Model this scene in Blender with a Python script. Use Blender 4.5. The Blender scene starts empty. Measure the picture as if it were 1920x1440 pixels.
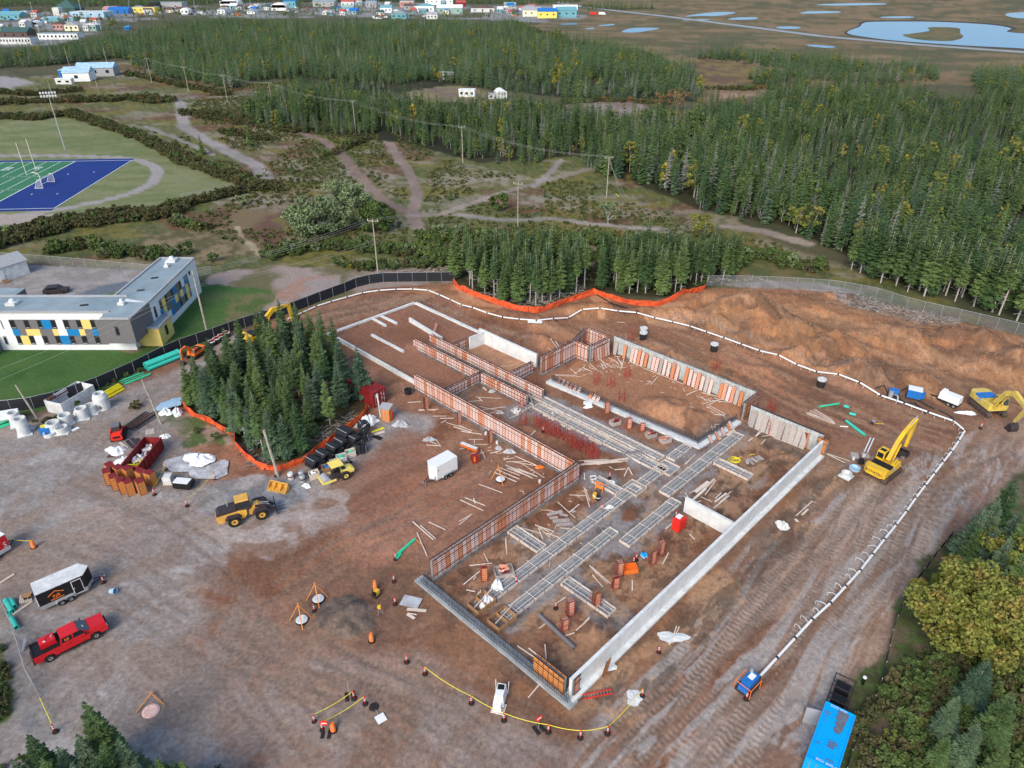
import bpy, bmesh, math, random
import numpy as np
from mathutils import Vector, Matrix
random.seed(7); np.random.seed(7)
R = math.radians
SC = bpy.context.scene
COL = SC.collection

# ------------------------------------------------------------------ camera, sky, sun, exposure
CAM_H, PITCH, FPX = 57.0, R(30.5),1340.0        # drone height, downward tilt, focal length for a 1920 px wide frame
cd = bpy.data.cameras.new('Camera'); cam = bpy.data.objects.new('Camera', cd); COL.objects.link(cam)
cam.location = (0,0, CAM_H); cam.rotation_euler = (R(90) - PITCH, 0,0)
cd.sensor_width = 36.0; cd.lens = FPX / 1920 * 36.0; cd.clip_start = 0.5; cd.clip_end = 60000
SC.camera = cam
SUN_EL, SUN_AZ = R(38), R(205)                   # azimuth clockwise from +Y: sun behind the camera, to its left
w = bpy.data.worlds.new('World'); SC.world = w; w.use_nodes = True
nt = w.node_tree; sky = nt.nodes.new('ShaderNodeTexSky'); sky.sky_type = 'NISHITA'; sky.sun_disc = False
sky.sun_elevation = SUN_EL; sky.sun_rotation = SUN_AZ; sky.dust_density = 1.6; sky.air_density = 1.0; sky.ozone_density = 1.0
bg = nt.nodes['Background']; bg.inputs[1].default_value = 0.108; nt.links.new(sky.outputs[0], bg.inputs[0])
sd = bpy.data.lights.new('Sun','SUN'); sun = bpy.data.objects.new('Sun', sd); COL.objects.link(sun)
sd.energy = 1.4; sd.angle = R(30); sd.color = (1.0,0.90,0.76)
sun.rotation_euler = (R(90) - SUN_EL, 0, math.pi - SUN_AZ)
SC.view_settings.view_transform = 'Standard'; SC.view_settings.look = 'None'
SC.view_settings.exposure = 1.0; SC.view_settings.gamma = 1.0; SC.view_settings.use_curve_mapping = False
SC.cycles.max_bounces = 5; SC.cycles.diffuse_bounces = 3; SC.cycles.transparent_max_bounces = 12
SC.cycles.use_denoising = True

# ------------------------------------------------------------------ survey helpers: a spot seen in the photo -> its place on the ground
cT, sT = math.cos(PITCH), math.sin(PITCH)
def at(px, py, z=0.0):
    dx = (px - 960) / FPX; dy = (720 - py) / FPX
    d = (dx, cT + dy * sT, -sT + dy * cT); t = (z - CAM_H) / d[2]
    return Vector((d[0] * t, d[1] * t, z))
def head(x0, y0, x1, y1, z=0.0):
    a, b = at(x0, y0, z), at(x1, y1, z); return math.atan2(b.y - a.y, b.x - a.x)
def dist(x0, y0, x1, y1, z=0.0): return (at(x0, y0, z) - at(x1, y1, z)).length
def pts(lst): return np.array([at(*p)[:2] for p in lst])

# ------------------------------------------------------------------ noise
def _h(ix, iy, s):
    h = (ix.astype(np.int64) * 374761393 + iy.astype(np.int64) * 668265263 + s * 974634777) & 0xffffffff
    h = ((h ^ (h >> 13)) * 1274126177) & 0xffffffff; h = h ^ (h >> 16)
    return (h & 0xffffff) / float(0xffffff)
def vnoise(x, y, s=0):
    ix, iy = np.floor(x), np.floor(y); fx, fy = x - ix, y - iy
    fx = fx * fx * (3 - 2 * fx); fy = fy * fy * (3 - 2 * fy)
    a, b, c, d = _h(ix, iy, s), _h(ix + 1, iy, s), _h(ix, iy + 1, s), _h(ix + 1, iy + 1, s)
    return (a + (b - a) * fx) * (1 - fy) + (c + (d - c) * fx) * fy
def fbm(x, y, s=0, o=4, g=.5):
    r = 0; a = 1; t = 0
    for i in range(o):
        r = r + a * vnoise(x, y, s + i * 17); t += a; a *= g; x = x * 2.03 + 5.1; y = y * 2.03 + 3.7
    return r / t
def sstep(a, b, x):
    t = np.clip((x - a) / (b - a),0,1); return t * t * (3 - 2 * t)
def seg_dist(X, Y, a, b):
    vx, vy = b[0] - a[0], b[1] - a[1]; L = vx * vx + vy * vy + 1e-9
    t = np.clip(((X - a[0]) * vx + (Y - a[1]) * vy) / L, 0,1)
    return np.hypot(X - a[0] - vx * t, Y - a[1] - vy * t), t * math.sqrt(L)
def line_dist(X, Y, pl, margin):
    """distance from points to a polyline and the length along it (inf outside the margin)"""
    D = np.full(X.shape, 1e6); S = np.zeros(X.shape); run = 0.0
    for a, b in zip(pl[:-1], pl[1:]):
        m = (X > min(a[0], b[0]) - margin) & (X < max(a[0], b[0]) + margin) & (Y > min(a[1], b[1]) - margin) & (Y < max(a[1], b[1]) + margin)
        if m.any():
            d, s = seg_dist(X[m], Y[m], a, b); k = d < D[m]
            Dm, Sm = D[m], S[m]; Dm[k] = d[k]; Sm[k] = s[k] + run; D[m] = Dm; S[m] = Sm
        run += math.hypot(b[0] - a[0], b[1] - a[1])
    return D, S
def inside(X, Y, pl):
    r = np.zeros(X.shape, bool); n = len(pl)
    for i in range(n):
        x0, y0 = pl[i]; x1, y1 = pl[(i + 1) % n]
        c = ((y0 > Y) != (y1 > Y)) & (X < (x1 - x0) * (Y - y0) / ((y1 - y0) if abs(y1 - y0) > 1e-9 else 1e-9) + x0); r ^= c
    return r
def poly_mask(X, Y, pl, soft=.5, wob=0.0, ws=.3, seed=0):
    """soft-edged mask of a polygon, its edge made uneven by noise"""
    M = np.zeros(X.shape); mg = soft + wob + .5
    m = (X > pl[:, 0].min() - mg) & (X < pl[:, 0].max() + mg) & (Y > pl[:, 1].min() - mg) & (Y < pl[:, 1].max() + mg)
    if not m.any(): return M
    x, y = X[m], Y[m]; D, _ = line_dist(x, y, np.vstack([pl, pl[:1]]), mg); D = np.minimum(D, mg)
    sd = np.where(inside(x, y, pl), D, -D)
    if wob: sd = sd + (fbm(x * ws, y * ws, seed, 4) - .5) * 2 * wob
    M[m] = sstep(-soft, soft, sd); return M

# ------------------------------------------------------------------ objects
def tag(o, label, cat, group=None, kind=None):
    o['label'] = label; o['category'] = cat
    if group: o['group'] = group
    if kind: o['kind'] = kind
    return o
def thing(name, label, cat, loc=(0,0,0), rz=0.0, group=None):
    o = bpy.data.objects.new(name, None); COL.objects.link(o); o.empty_display_size = .3
    o.location = loc; o.rotation_euler = (0,0, rz); return tag(o, label, cat, group)
def copy_tree(o, parent=None):
    c = o.copy(); COL.objects.link(c); c.parent = parent
    for ch in o.children: copy_tree(ch, c)
    return c
def link(name, me, parent=None, loc=None, rz=None):
    o = bpy.data.objects.new(name, me); COL.objects.link(o)
    if parent: o.parent = parent
    if loc is not None: o.location = loc
    if rz is not None: o.rotation_euler = (0,0, rz)
    return o
class MB:
    """collects shapes; build() links them as ONE mesh object"""
    def __init__(s): s.v = []; s.f = []; s.m = []; s.mi = 0; s.M = None
    def add(s, vs, fs, mi=None):
        n = len(s.v); M = s.M
        s.v += [tuple(M @ Vector(p)) for p in vs] if M else [tuple(p) for p in vs]
        for f in fs: s.f.append(tuple(i + n for i in f)); s.m.append(s.mi if mi is None else mi)
        return s
    def box(s, c, d, rz=0.0, mi=None, top=None, rx=0.0, ry=0.0):
        """box centred at c with size d; top=(sx,sy,ox,oy) shrinks and shifts its top face"""
        x, y, z = d[0] / 2, d[1] / 2, d[2] / 2; tx, ty, ox, oy = top or (1,1,0,0)
        p = [(-x, -y, -z),(x, -y, -z),(x, y, -z),(-x, y, -z),(-x * tx + ox, -y * ty + oy, z),(x * tx + ox, -y * ty + oy, z),(x * tx + ox, y * ty + oy, z),(-x * tx + ox, y * ty + oy, z)]
        T = Matrix.Translation(c) @ Matrix.Rotation(rz, 4, 'Z') @ Matrix.Rotation(ry, 4, 'Y') @ Matrix.Rotation(rx, 4, 'X')
        return s.add([T @ Vector(q) for q in p],[(3,2,1,0),(4,5,6,7),(0,1,5,4),(1,2,6,5),(2,3,7,6),(3,0,4,7)], mi)
    def beam(s, a, b, wd, ht, mi=None):
        """rectangular bar from a to b"""
        a, b = Vector(a), Vector(b); d = (b - a); L = d.length
        if L < 1e-6: return s
        q = d.to_track_quat('X','Z').to_matrix().to_4x4(); T = Matrix.Translation((a + b) / 2) @ q
        x, y, z = L / 2, wd / 2, ht / 2
        p = [(-x, -y, -z),(x, -y, -z),(x, y, -z),(-x, y, -z),(-x, -y, z),(x, -y, z),(x, y, z),(-x, y, z)]
        return s.add([T @ Vector(k) for k in p],[(3,2,1,0),(4,5,6,7),(0,1,5,4),(1,2,6,5),(2,3,7,6),(3,0,4,7)], mi)
    def cyl(s, a, b, r0, r1=None, n=10, mi=None, caps=True):
        a, b = Vector(a), Vector(b); r1 = r0 if r1 is None else r1; d = b - a
        q = d.to_track_quat('Z','Y').to_matrix(); vs = []
        for p, r in ((a, r0),(b, r1)):
            for i in range(n):
                t = 2 * math.pi * i / n; vs.append(p + q @ Vector((r * math.cos(t), r * math.sin(t),0)))
        fs = [(i, (i + 1) % n, n + (i + 1) % n, n + i) for i in range(n)]
        if caps: fs += [tuple(range(n))[::-1], tuple(range(n, 2 * n))]
        return s.add(vs, fs, mi)
    def lathe(s, prof, n=12, c=(0,0,0), mi=None):
        vs = []; k = len(prof)
        for i in range(n):
            t = 2 * math.pi * i / n
            for r, z in prof: vs.append((c[0] + r * math.cos(t), c[1] + r * math.sin(t), c[2] + z))
        fs = []
        for i in range(n):
            j = (i + 1) % n
            for q in range(k - 1): fs.append((i * k + q, j * k + q, j * k + q + 1, i * k + q + 1))
        return s.add(vs, fs, mi)
    def prism(s, poly, z0, z1, mi=None):
        n = len(poly); a = sum(poly[i][0] * poly[(i + 1) % n][1] - poly[(i + 1) % n][0] * poly[i][1] for i in range(n))
        if a < 0: poly = poly[::-1]
        vs = [(p[0], p[1], z0) for p in poly] + [(p[0], p[1], z1) for p in poly]
        return s.add(vs, [(i, (i + 1) % n, n + (i + 1) % n, n + i) for i in range(n)] + [tuple(range(n))[::-1], tuple(range(n, 2 * n))], mi)
    def side(s, prof, y0, y1, mi=None):
        """profile in the x-z plane pushed out along y"""
        n = len(prof); a = sum(prof[i][0] * prof[(i + 1) % n][1] - prof[(i + 1) % n][0] * prof[i][1] for i in range(n))
        if a < 0: prof = prof[::-1]
        vs = [(p[0], y0, p[1]) for p in prof] + [(p[0], y1, p[1]) for p in prof]
        return s.add(vs, [(i, n + i, n + (i + 1) % n, (i + 1) % n) for i in range(n)][::1] + [tuple(range(n)), tuple(range(n, 2 * n))[::-1]][::1], mi)
    def tube(s, path, r, n=6, mi=None, closed=False):
        path = [Vector(p) for p in path]; k = len(path); vs = []
        for i, p in enumerate(path):
            d = (path[min(i + 1, k - 1)] - path[max(i - 1,0)]); q = d.to_track_quat('Z','Y').to_matrix()
            for j in range(n):
                t = 2 * math.pi * j / n; vs.append(p + q @ Vector((r * math.cos(t), r * math.sin(t),0)))
        fs = [(i * n + j, i * n + (j + 1) % n, (i + 1) * n + (j + 1) % n, (i + 1) * n + j) for i in range(k - 1) for j in range(n)]
        fs += [tuple(range(n))[::-1], tuple(range((k - 1) * n, k * n))]
        return s.add(vs, fs, mi)
    def quad(s, a, b, c, d, mi=None): return s.add([a, b, c, d],[(0,1,2,3)], mi)
    def mesh(s, name, mats, smooth=False):
        me = bpy.data.meshes.new(name); me.from_pydata(s.v, [], s.f)
        mats = mats if isinstance(mats, (list, tuple)) else [mats]
        for m in mats: me.materials.append(M_[m] if isinstance(m, str) else m)
        if len(mats) > 1: me.polygons.foreach_set('material_index', s.m)
        if smooth: me.polygons.foreach_set('use_smooth', [True] * len(s.f))
        me.update(); return me
    def build(s, name, mats, parent=None, loc=None, rz=None, smooth=False):
        return link(name, s.mesh(name, mats, smooth), parent, loc, rz)

# ------------------------------------------------------------------ materials
M_ = {}
def mat(name, c, rough=.7, var=.18, scale=6.0, metal=0.0, c2=None, rnd=0.0, bump=0.0, spec=.3):
    """painted/earthy surface: base colour broken up by two scales of noise; rnd = shift from object to object"""
    m = bpy.data.materials.new(name); m.use_nodes = True; t = m.node_tree; b = t.nodes['Principled BSDF']; L = t.links.new
    b.inputs['Roughness'].default_value = rough; b.inputs['Metallic'].default_value = metal; b.inputs['Specular IOR Level'].default_value = spec
    tc = t.nodes.new('ShaderNodeTexCoord'); n = t.nodes.new('ShaderNodeTexNoise'); n.inputs['Scale'].default_value = scale; n.inputs['Detail'].default_value = 5; n.inputs['Roughness'].default_value = .65
    L(tc.outputs['Object'], n.inputs['Vector'])
    r = t.nodes.new('ShaderNodeMapRange'); r.inputs[1].default_value = .3; r.inputs[2].default_value = .7; r.inputs[3].default_value = 1 - var; r.inputs[4].default_value = 1 + var
    L(n.outputs['Fac'], r.inputs[0])
    src = None
    if c2:
        mx = t.nodes.new('ShaderNodeMix'); mx.data_type = 'RGBA'; mx.inputs[6].default_value = (*c, 1); mx.inputs[7].default_value = (*c2,1)
        if rnd:
            oi = t.nodes.new('ShaderNodeObjectInfo'); L(oi.outputs['Random'], mx.inputs[0])
        else:
            n2 = t.nodes.new('ShaderNodeTexNoise'); n2.inputs['Scale'].default_value = scale * .35; n2.inputs['Detail'].default_value = 4; L(tc.outputs['Object'], n2.inputs['Vector'])
            r2 = t.nodes.new('ShaderNodeMapRange'); r2.inputs[1].default_value = .38; r2.inputs[2].default_value = .62; L(n2.outputs['Fac'], r2.inputs[0]); L(r2.outputs[0], mx.inputs[0])
        src = mx.outputs[2]
    vm = t.nodes.new('ShaderNodeMix'); vm.data_type = 'RGBA'; vm.blend_type = 'MULTIPLY'; vm.inputs[0].default_value = 1.0; vm.inputs[6].default_value = (*c, 1)
    if src: L(src, vm.inputs[6])
    L(r.outputs[0], vm.inputs[7]); L(vm.outputs[2], b.inputs['Base Color'])
    if bump:
        bp = t.nodes.new('ShaderNodeBump'); bp.inputs['Strength'].default_value = bump; bp.inputs['Distance'].default_value = .05; L(n.outputs['Fac'], bp.inputs['Height']); L(bp.outputs[0], b.inputs['Normal'])
    M_[name] = m; return m
mat('concrete', (.56,.59,.60),.85,.13,3.0, c2=(.68,.71,.71), bump=.1)
mat('concrete_dark', (.20,.21,.22),.9,.25,4.0, c2=(.30,.32,.33))
mat('concrete_wet', (.10,.11,.12),.8,.3,4.0, c2=(.2,.22,.23))
mat('wood_pale', (.78,.71,.64),.8,.15,9.0, c2=(.58,.46,.37), rnd=1)
mat('wood_brown', (.36,.20,.10),.85,.2,5.0)
mat('wood_orange', (.62,.25,.07),.7,.2,4.0)
mat('ply_grey', (.33,.29,.27),.85,.25,3.0, c2=(.45,.40,.37), rnd=1)
mat('panel_face', (.72,.38,.28),.75,.22,3.0, c2=(.64,.24,.10), rnd=1)
mat('panel_pale', (.80,.64,.60),.75,.22,3.0, c2=(.74,.46,.39), rnd=1)
mat('form_timber', (.70,.66,.62),.8,.14,6.0, c2=(.56,.47,.40))
mat('concrete_mid', (.28,.31,.33),.85,.2,3.0, c2=(.38,.41,.43))
mat('stone_fill', (.24,.25,.26),.9,.22,5.0, c2=(.31,.32,.33))
mat('steel_red', (.46,.05,.035),.6,.25,5.0, c2=(.28,.05,.04))
mat('steel_dark', (.045,.035,.04),.6,.3,6.0)
mat('steel_brown', (.12,.05,.04),.7,.3,6.0)
mat('rebar', (.06,.07,.085),.7,.3,8.0)
mat('galv', (.42,.44,.46),.5,.12,6.0, metal=.4)
mat('white', (.78,.80,.80),.45,.05,2.0)
mat('white_dirty', (.70,.72,.72),.6,.14,2.5, c2=(.55,.56,.56))
mat('white_tarp', (.78,.82,.85),.5,.08,2.0)
mat('tarp_grey', (.50,.52,.56),.7,.2,2.0, c2=(.36,.36,.38))
mat('black', (.012,.012,.014),.5,.3,5.0)
mat('black_plastic', (.022,.024,.028),.38,.35,4.0, spec=.55)
mat('rubber', (.02,.02,.021),.85,.3,5.0)
mat('track_mud', (.10,.075,.06),.9,.35,5.0)
mat('glass', (.015,.02,.026),.08,.2,2.0, spec=.8)
mat('yellow', (.80,.50,.02),.45,.14,2.0, c2=(.64,.40,.05))
mat('yellow_old', (.66,.50,.10),.5,.18,2.0, c2=(.55,.42,.12))
mat('loader_yellow', (.80,.43,.06),.45,.16,2.0, c2=(.60,.34,.09))
mat('pale_yellow', (.85,.68,.16),.45,.1,2.0)
mat('red_paint', (.62,.012,.018),.28,.06,2.0, spec=.6)
mat('red_plastic', (.72,.03,.02),.5,.1,3.0)
mat('red_dark', (.20,.014,.018),.55,.22,2.0, c2=(.26,.025,.025))
mat('orange', (.85,.20,.03),.5,.15,3.0)
mat('orange_net', (.80,.13,.035),.7,.25,3.0, c2=(.62,.08,.03))
mat('blue', (.02,.16,.50),.45,.12,2.0)
mat('blue_box', (.0,.36,.85),.42,.05,1.5)
mat('blue_tin', (.30,.48,.66),.45,.15,1.5, c2=(.42,.60,.74))
mat('teal', (.05,.55,.44),.45,.1,3.0)
mat('green_pvc', (.04,.58,.32),.45,.1,3.0)
mat('yellow_pipe', (.78,.68,.02),.5,.12,3.0)
mat('grey_paint', (.16,.155,.165),.6,.08,2.0)
mat('grey_light', (.36,.37,.39),.6,.12,2.0)
mat('roof_blue', (.22,.29,.33),.6,.14,.35, c2=(.29,.36,.40))
mat('school_white', (.74,.77,.79),.6,.04,1.0)
mat('school_blue', (.01,.20,.48),.5,.06,1.0)
mat('school_yellow', (.78,.60,.19),.55,.05,1.0)
mat('pole_wood', (.42,.39,.32),.85,.15,3.0, c2=(.30,.27,.22))
mat('wire', (.42,.42,.40),.6,.1,3.0)
mat('stake', (.6,.5,.4),.8,.1,5.0)
mat('bark', (.20,.18,.16),.95,.3,6.0, c2=(.34,.31,.28))
mat('bark_pale', (.42,.40,.37),.9,.25,6.0)
# ------------------------------------------------------------------ ground relief
PILES = [  # px, py, height, half length, half width, turn (deg): spoil heaps of sand
    (1400,600,4.6,11,7.5,-35),(1330,575,2.4,9,6,-20),(1478,632,3.2,6.5,5,-40),(1560,655,2.8,7,5.5,0),(1608,708,2.9,6.5,5.0,-30),
    (1495,672,1.9,4.5,3.5,0),(1700,640,2.2,12,6,-30),(1830,655,3.4,12,7,-35),(1900,690,3.0,9,7,0),(1650,615,1.4,10,5,-20),
    (1540,585,1.2,12,6,-20),(1700,712,1.7,7,4.5,-30),(1235,763,1.5,3.6,3.0,20),(1290,785,1.5,3.4,2.8,0),(1262,775,1.0,3.2,2.4,0),
    (655,1158,1.15,4.8,3.6,10),(1262,668,1.1,3.6,2.4,-30),(1225,645,.8,6,3,-30),(1440,700,.8,8,3,-35),(1120,585,1.6,9,3.6,0),(960,598,1.4,12,2.6,-25),
    (1010,640,1.0,5,3,-30),(1240,590,1.4,11,3,0),(1560,560,1.2,10,3.5,-10),(1000,815,.8,5,2.0,-44),(790,645,.7,4,3,0),(1190,850,.5,3,2,0),
    (1120,1185,.7,3,1.8,45),(700,1010,.3,8,5,0),(1700,860,.5,5,3,45),(420,840,.7,6,5,0)]
PL = [(at(a, b)[0], at(a, b)[1], h * (1.25 if h > 1.3 and b < 740 else 1), l, wd, R(t)) for a, b, h, l, wd, t in PILES]
SITE = pts([(560,585),(700,540),(850,530),(905,562),(1000,588),(1060,572),(1115,552),(1190,572),(1250,574),(1320,540),(1500,543),(1650,570),(1780,600),(1960,645),(1990,790),(1925,860),(1840,960),(1760,1015),(1690,1110),(1650,1250),(1570,1440),(1500,1560),(200,1560),(80,1380),(20,1300),(-90,1150),(-90,800),(60,782),(200,735),(330,675),(450,622)])
def terr(X, Y):
    X = np.asarray(X, float); Y = np.asarray(Y, float)
    wx = (fbm(X * .25, Y * .25,3,3) - .5) * 3.2; wy = (fbm(X * .25, Y * .25,9,3) - .5) * 3.2
    Z = np.zeros(X.shape)
    for x, y, h, l, wd, t in PL:
        dx, dy = X + wx - x, Y + wy - y; c, s = math.cos(t), math.sin(t)
        d = np.sqrt(((dx * c + dy * s) / l) ** 2 + ((-dx * s + dy * c) / wd) ** 2 + .012)
        Z = np.maximum(Z, h * np.clip(1.08 - d, 0,1)) if h > 1.2 else Z + h * sstep(1.0,0.0, d)
    Z = Z + np.clip(Z, 0,1.6) * ((fbm(X * .9, Y * .9,21,4) - .5) * .5 - np.abs(fbm(X * .28, Y * .28,25,3) - .5) * 1.5 + .12)
    return Z
def tz(x, y): return float(terr(np.array([x]), np.array([y]))[0])
def on(px, py, dz=0.0):
    p = at(px, py); return Vector((p.x, p.y, tz(p.x, p.y) + dz))

# ------------------------------------------------------------------ building frame: u runs up-right along the long wall, v runs up-left
BA = R(45.5); BO = at(1071,1318); bc, bs = math.cos(BA), math.sin(BA)
def uv(u, v, z=0.0): return Vector((BO.x + u * bc - v * bs, BO.y + u * bs + v * bc, z))
def uvp(px, py):
    q = at(px, py) - BO; return (q.x * bc + q.y * bs, -q.x * bs + q.y * bc)

# footing forms (u0,v0,u1,v1,width): timber ladders lying in crushed stone
FORMS = [(3.2,13.9,29.2,13.9,1.3),(29.0,13.8,35.2,13.8,1.3),(2.6,11.0,20.6,11.0,1.3),(19.6,8.8,30.2,8.8,1.4),(30.2,10.6,48.6,10.6,1.5),(40.8,9.6,40.8,4.6,1.4),
         (36.2,38.2,36.2,15.0,1.3),(34.2,36.0,34.2,13.0,1.5),(36.9,14.2,41.2,14.2,1.2),(12.4,19.6,12.4,14.9,1.5),(10.6,9.9,10.6,3.6,1.4),(26.6,18.6,26.6,14.8,1.4),(30.6,37.0,34.0,37.0,1.4)]
FORM_UV = FORMS

# ------------------------------------------------------------------ the ground sheet: finer where it is nearer, out to the horizon
rows = [16.0]
while rows[-1] < 1600:
    d = rows[-1] * cT + CAM_H * sT; rows.append(rows[-1] + max(.17,1.55 * d * d / (715 * 57)))
rows += [1700,1900,2300,3000,4500,8000,15000,40000]
az = np.concatenate([np.arange(-86,-52,3.0), np.arange(-52,52.01,.145), np.arange(55,87,3.0)])
RR, AA = np.meshgrid(np.array(rows), np.radians(az), indexing='ij')
GX, GY = (RR * np.sin(AA)).ravel(),(RR * np.cos(AA)).ravel()
GZ = terr(GX, GY)
siteM = poly_mask(GX, GY, SITE, .6,1.2,.35,5)
GZ += siteM * ((fbm(GX * .22, GY * .22,31,3) - .5) * .22 + (fbm(GX * 1.7, GY * 1.7,33,3) - .5) * .09)
C = np.zeros((len(GX),3))
def layer(m, c, c2=None, n=None):
    """lay a soil or plant cover over the ground: colour c, or a mix of c and c2 by noise n"""
    global C
    k = np.nonzero(m > .004)[0]; c = np.array(c); mk_ = m[k][:, None]
    cc = c[None, :] if c2 is None else c[None, :] * (1 - n[k])[:, None] + np.array(c2)[None, :] * n[k][:, None]
    C[k] = C[k] * (1 - mk_) + cc * mk_
nA = fbm(GX * .035, GY * .035,41,4); nB = fbm(GX * .13, GY * .13,43,4); nC = fbm(GX * .5, GY * .5,47,4); nD = fbm(GX * 1.6, GY * 1.6,53,3); nF = fbm(GX * 4.5, GY * 4.5,57,2)
def rg(n, a, b): return sstep(a, b, n)
layer(np.ones(len(GX)),(.060,.065,.032),(.095,.085,.045), rg(nA, .4,.6))
def zone(px, soft, wob, ws, c, c2=None, n=None, seed=1, amt=1.0):
    m = poly_mask(GX, GY, pts(px), soft * .55, wob * 1.25, ws, seed) * amt; layer(m, c, c2, n); return m
# bog on the far right, brown and tan
m = zone([(940,62),(1010,72),(1100,82),(1200,95),(1270,120),(1310,150),(1320,195),(1420,165),(1760,160),(1960,160),(2200,-40),(1900,-58),(1000,-50),(980,20),(1090,20)],6,8,.03,(.20,.14,.075),(.115,.095,.045), rg(nA, .38,.62))
layer(m * rg(fbm(GX * .02, GY * .06,77,4),.52,.6) * .7,(.075,.085,.04))
layer(m * rg(fbm(GX * .012, GY * .05,78,4),.55,.62) * .6,(.26,.17,.09))
# heath and scrub between the field and the works
m = zone([(-60,150),(110,140),(250,112),(420,150),(640,165),(720,190),(900,200),(1250,195),(1300,230),(1380,420),(1500,470),(1700,545),(1960,640),(1960,700),(1300,548),(850,530),(560,590),(420,520),(0,490),(-200,500),(-200,160)],3,3,.1,(.085,.100,.036),(.125,.122,.050), rg(nB, .4,.6))
layer(m * rg(nA, .48,.58),(.10,.115,.035)); layer(m * rg(fbm(GX * .05, GY * .05,81,4),.54,.60) * .8,(.15,.065,.045)); layer(m * rg(fbm(GX * .07, GY * .1,83,4),.55,.60) * .75,(.16,.14,.03))
layer(m * rg(fbm(GX * .06, GY * .14,85,5),.57,.63) * .6,(.27,.235,.19)); layer(m * rg(nC, .52,.62) * .55,(.05,.065,.022)); layer(m * rg(nD, .56,.64) * .4,(.20,.17,.09))
for px in ([(610,300),(700,310),(760,350),(720,380),(640,350)],[(820,320),(900,315),(1010,335),(930,350),(800,350)],[(420,350),(520,365),(560,380),(400,395),(390,370)],[(960,360),(1080,370),(1110,395),(960,390)],[(690,490),(800,485),(850,505),(760,515)],[(470,270),(560,300),(640,325),(500,310)]):
    zone(px, 1.5,4,.2,(.29,.26,.22),(.15,.125,.065), rg(nC, .35,.6),7,.6)
zone([(470,470),(360,410),(430,385),(520,400),(540,470),(480,490)],2,3,.2,(.17,.125,.07),(.125,.07,.048), rg(nB, .4,.62),9)
zone([(250,440),(400,425),(480,470),(420,490),(300,490)],2,3,.2,(.22,.17,.10),(.10,.09,.04), rg(nC, .4,.62),9)
zone([(1330,480),(1440,478),(1520,500),(1560,535),(1400,538),(1330,525)],1.5,2,.2,(.085,.10,.035),(.15,.12,.05), rg(nC, .4,.6),10)
zone([(1320,532),(1440,526),(1540,532),(1620,550),(1560,552),(1400,540)],.8,.8,.3,(.33,.29,.26),(.24,.20,.17), rg(nC, .4,.6),10)
# town streets and yards
zone([(-200,22),(60,20),(330,12),(480,6),(700,4),(900,8),(1090,14),(1100,34),(1000,42),(960,40),(880,36),(700,34),(480,34),(330,32),(200,44),(180,68),(100,84),(-200,95)],6,8,.02,(.25,.25,.25),(.10,.10,.06), rg(fbm(GX * .02, GY * .02,144,4),.46,.56),50)
# clearings and sandy tracks
zone([(715,192),(800,156),(880,165),(950,178),(930,192),(860,200),(780,205)],2,2,.1,(.22,.18,.09),(.17,.13,.10), rg(nB, .4,.6),12)
zone([(715,185),(760,182),(780,200),(745,206)],1,1,.1,(.24,.19,.18), None, None, 12)
zone([(880,192),(1020,192),(1040,200),(900,204)],1,1,.1,(.27,.26,.25), None, None, 12)
zone([(1060,186),(1110,186),(1200,192),(1215,205),(1110,235),(1065,220)],2,2,.1,(.27,.21,.20),(.20,.14,.11), rg(nB, .4,.6),13)
zone([(1190,118),(1300,108),(1440,122),(1500,140),(1440,155),(1310,158),(1210,140)],3,3,.08,(.19,.14,.05),(.13,.08,.05), rg(nB, .4,.6),14)
zone([(1330,165),(1400,165),(1490,172),(1480,180),(1340,185)],2,2,.1,(.30,.20,.14),(.20,.14,.08), rg(nB, .4,.6),15)
zone([(560,142),(640,140),(650,152),(560,155)],2,2,.1,(.30,.26,.24), None, None, 15)
zone([(-60,140),(30,145),(65,155),(20,165),(-60,165)],2,2,.1,(.30,.28,.28), None, None, 15)
TRACKS = [([(305,180),(338,192),(345,238),(380,260),(440,290),(478,308),(500,335)],2.8,(.34,.31,.30)),([(540,242),(600,260),(640,288),(680,338),(722,376),(770,402)],1.8,(.27,.19,.16)),
    ([(712,235),(740,285),(765,320),(783,360),(773,402),(790,440),(802,472)],2.0,(.29,.22,.19)),([(765,405),(830,400),(900,376),(980,350),(1060,330),(1140,306)],1.6,(.34,.28,.24)),
    ([(1052,300),(1030,325),(1000,350)],1.2,(.34,.31,.29)),([(860,403),(940,413),(1040,410),(1110,420),(1230,430)],1.6,(.33,.29,.26)),([(1362,424),(1430,434),(1512,456)],2.4,(.36,.29,.24)),
    ([(275,238),(320,255),(360,272),(400,290)],1.3,(.32,.30,.28)),([(445,425),(452,442),(470,458),(488,478)],.7,(.36,.30,.2)),([(1188,128),(1240,113),(1320,109),(1400,117),(1460,128),(1510,140)],3.0,(.30,.21,.18)),
    ([(305,180),(420,182),(470,178)],2.0,(.25,.21,.19)),([(960,440),(1110,500),(1112,550)],.9,(.30,.29,.28)),([(700,165),(760,152),(800,155)],1.4,(.30,.22,.18)),([(1300,340),(1290,355)],1.0,(.3,.25,.2)),
    ([(640,160),(660,190),(640,250)],.0,(.3,.3,.3))]
for px, wd, c in TRACKS:
    if wd <= 0: continue
    D, S = line_dist(GX, GY, pts(px), wd * 3 + 2); D = D + (nC - .5) * 1.8
    layer(sstep(wd * 1.1, wd * .6, D) * .9, c, tuple(k * .72 for k in c), rg(nB, .35,.65))
    layer(np.exp(-((D - wd * .1) / (wd * .25)) ** 2) * .35, tuple(k * .7 for k in c))
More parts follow.
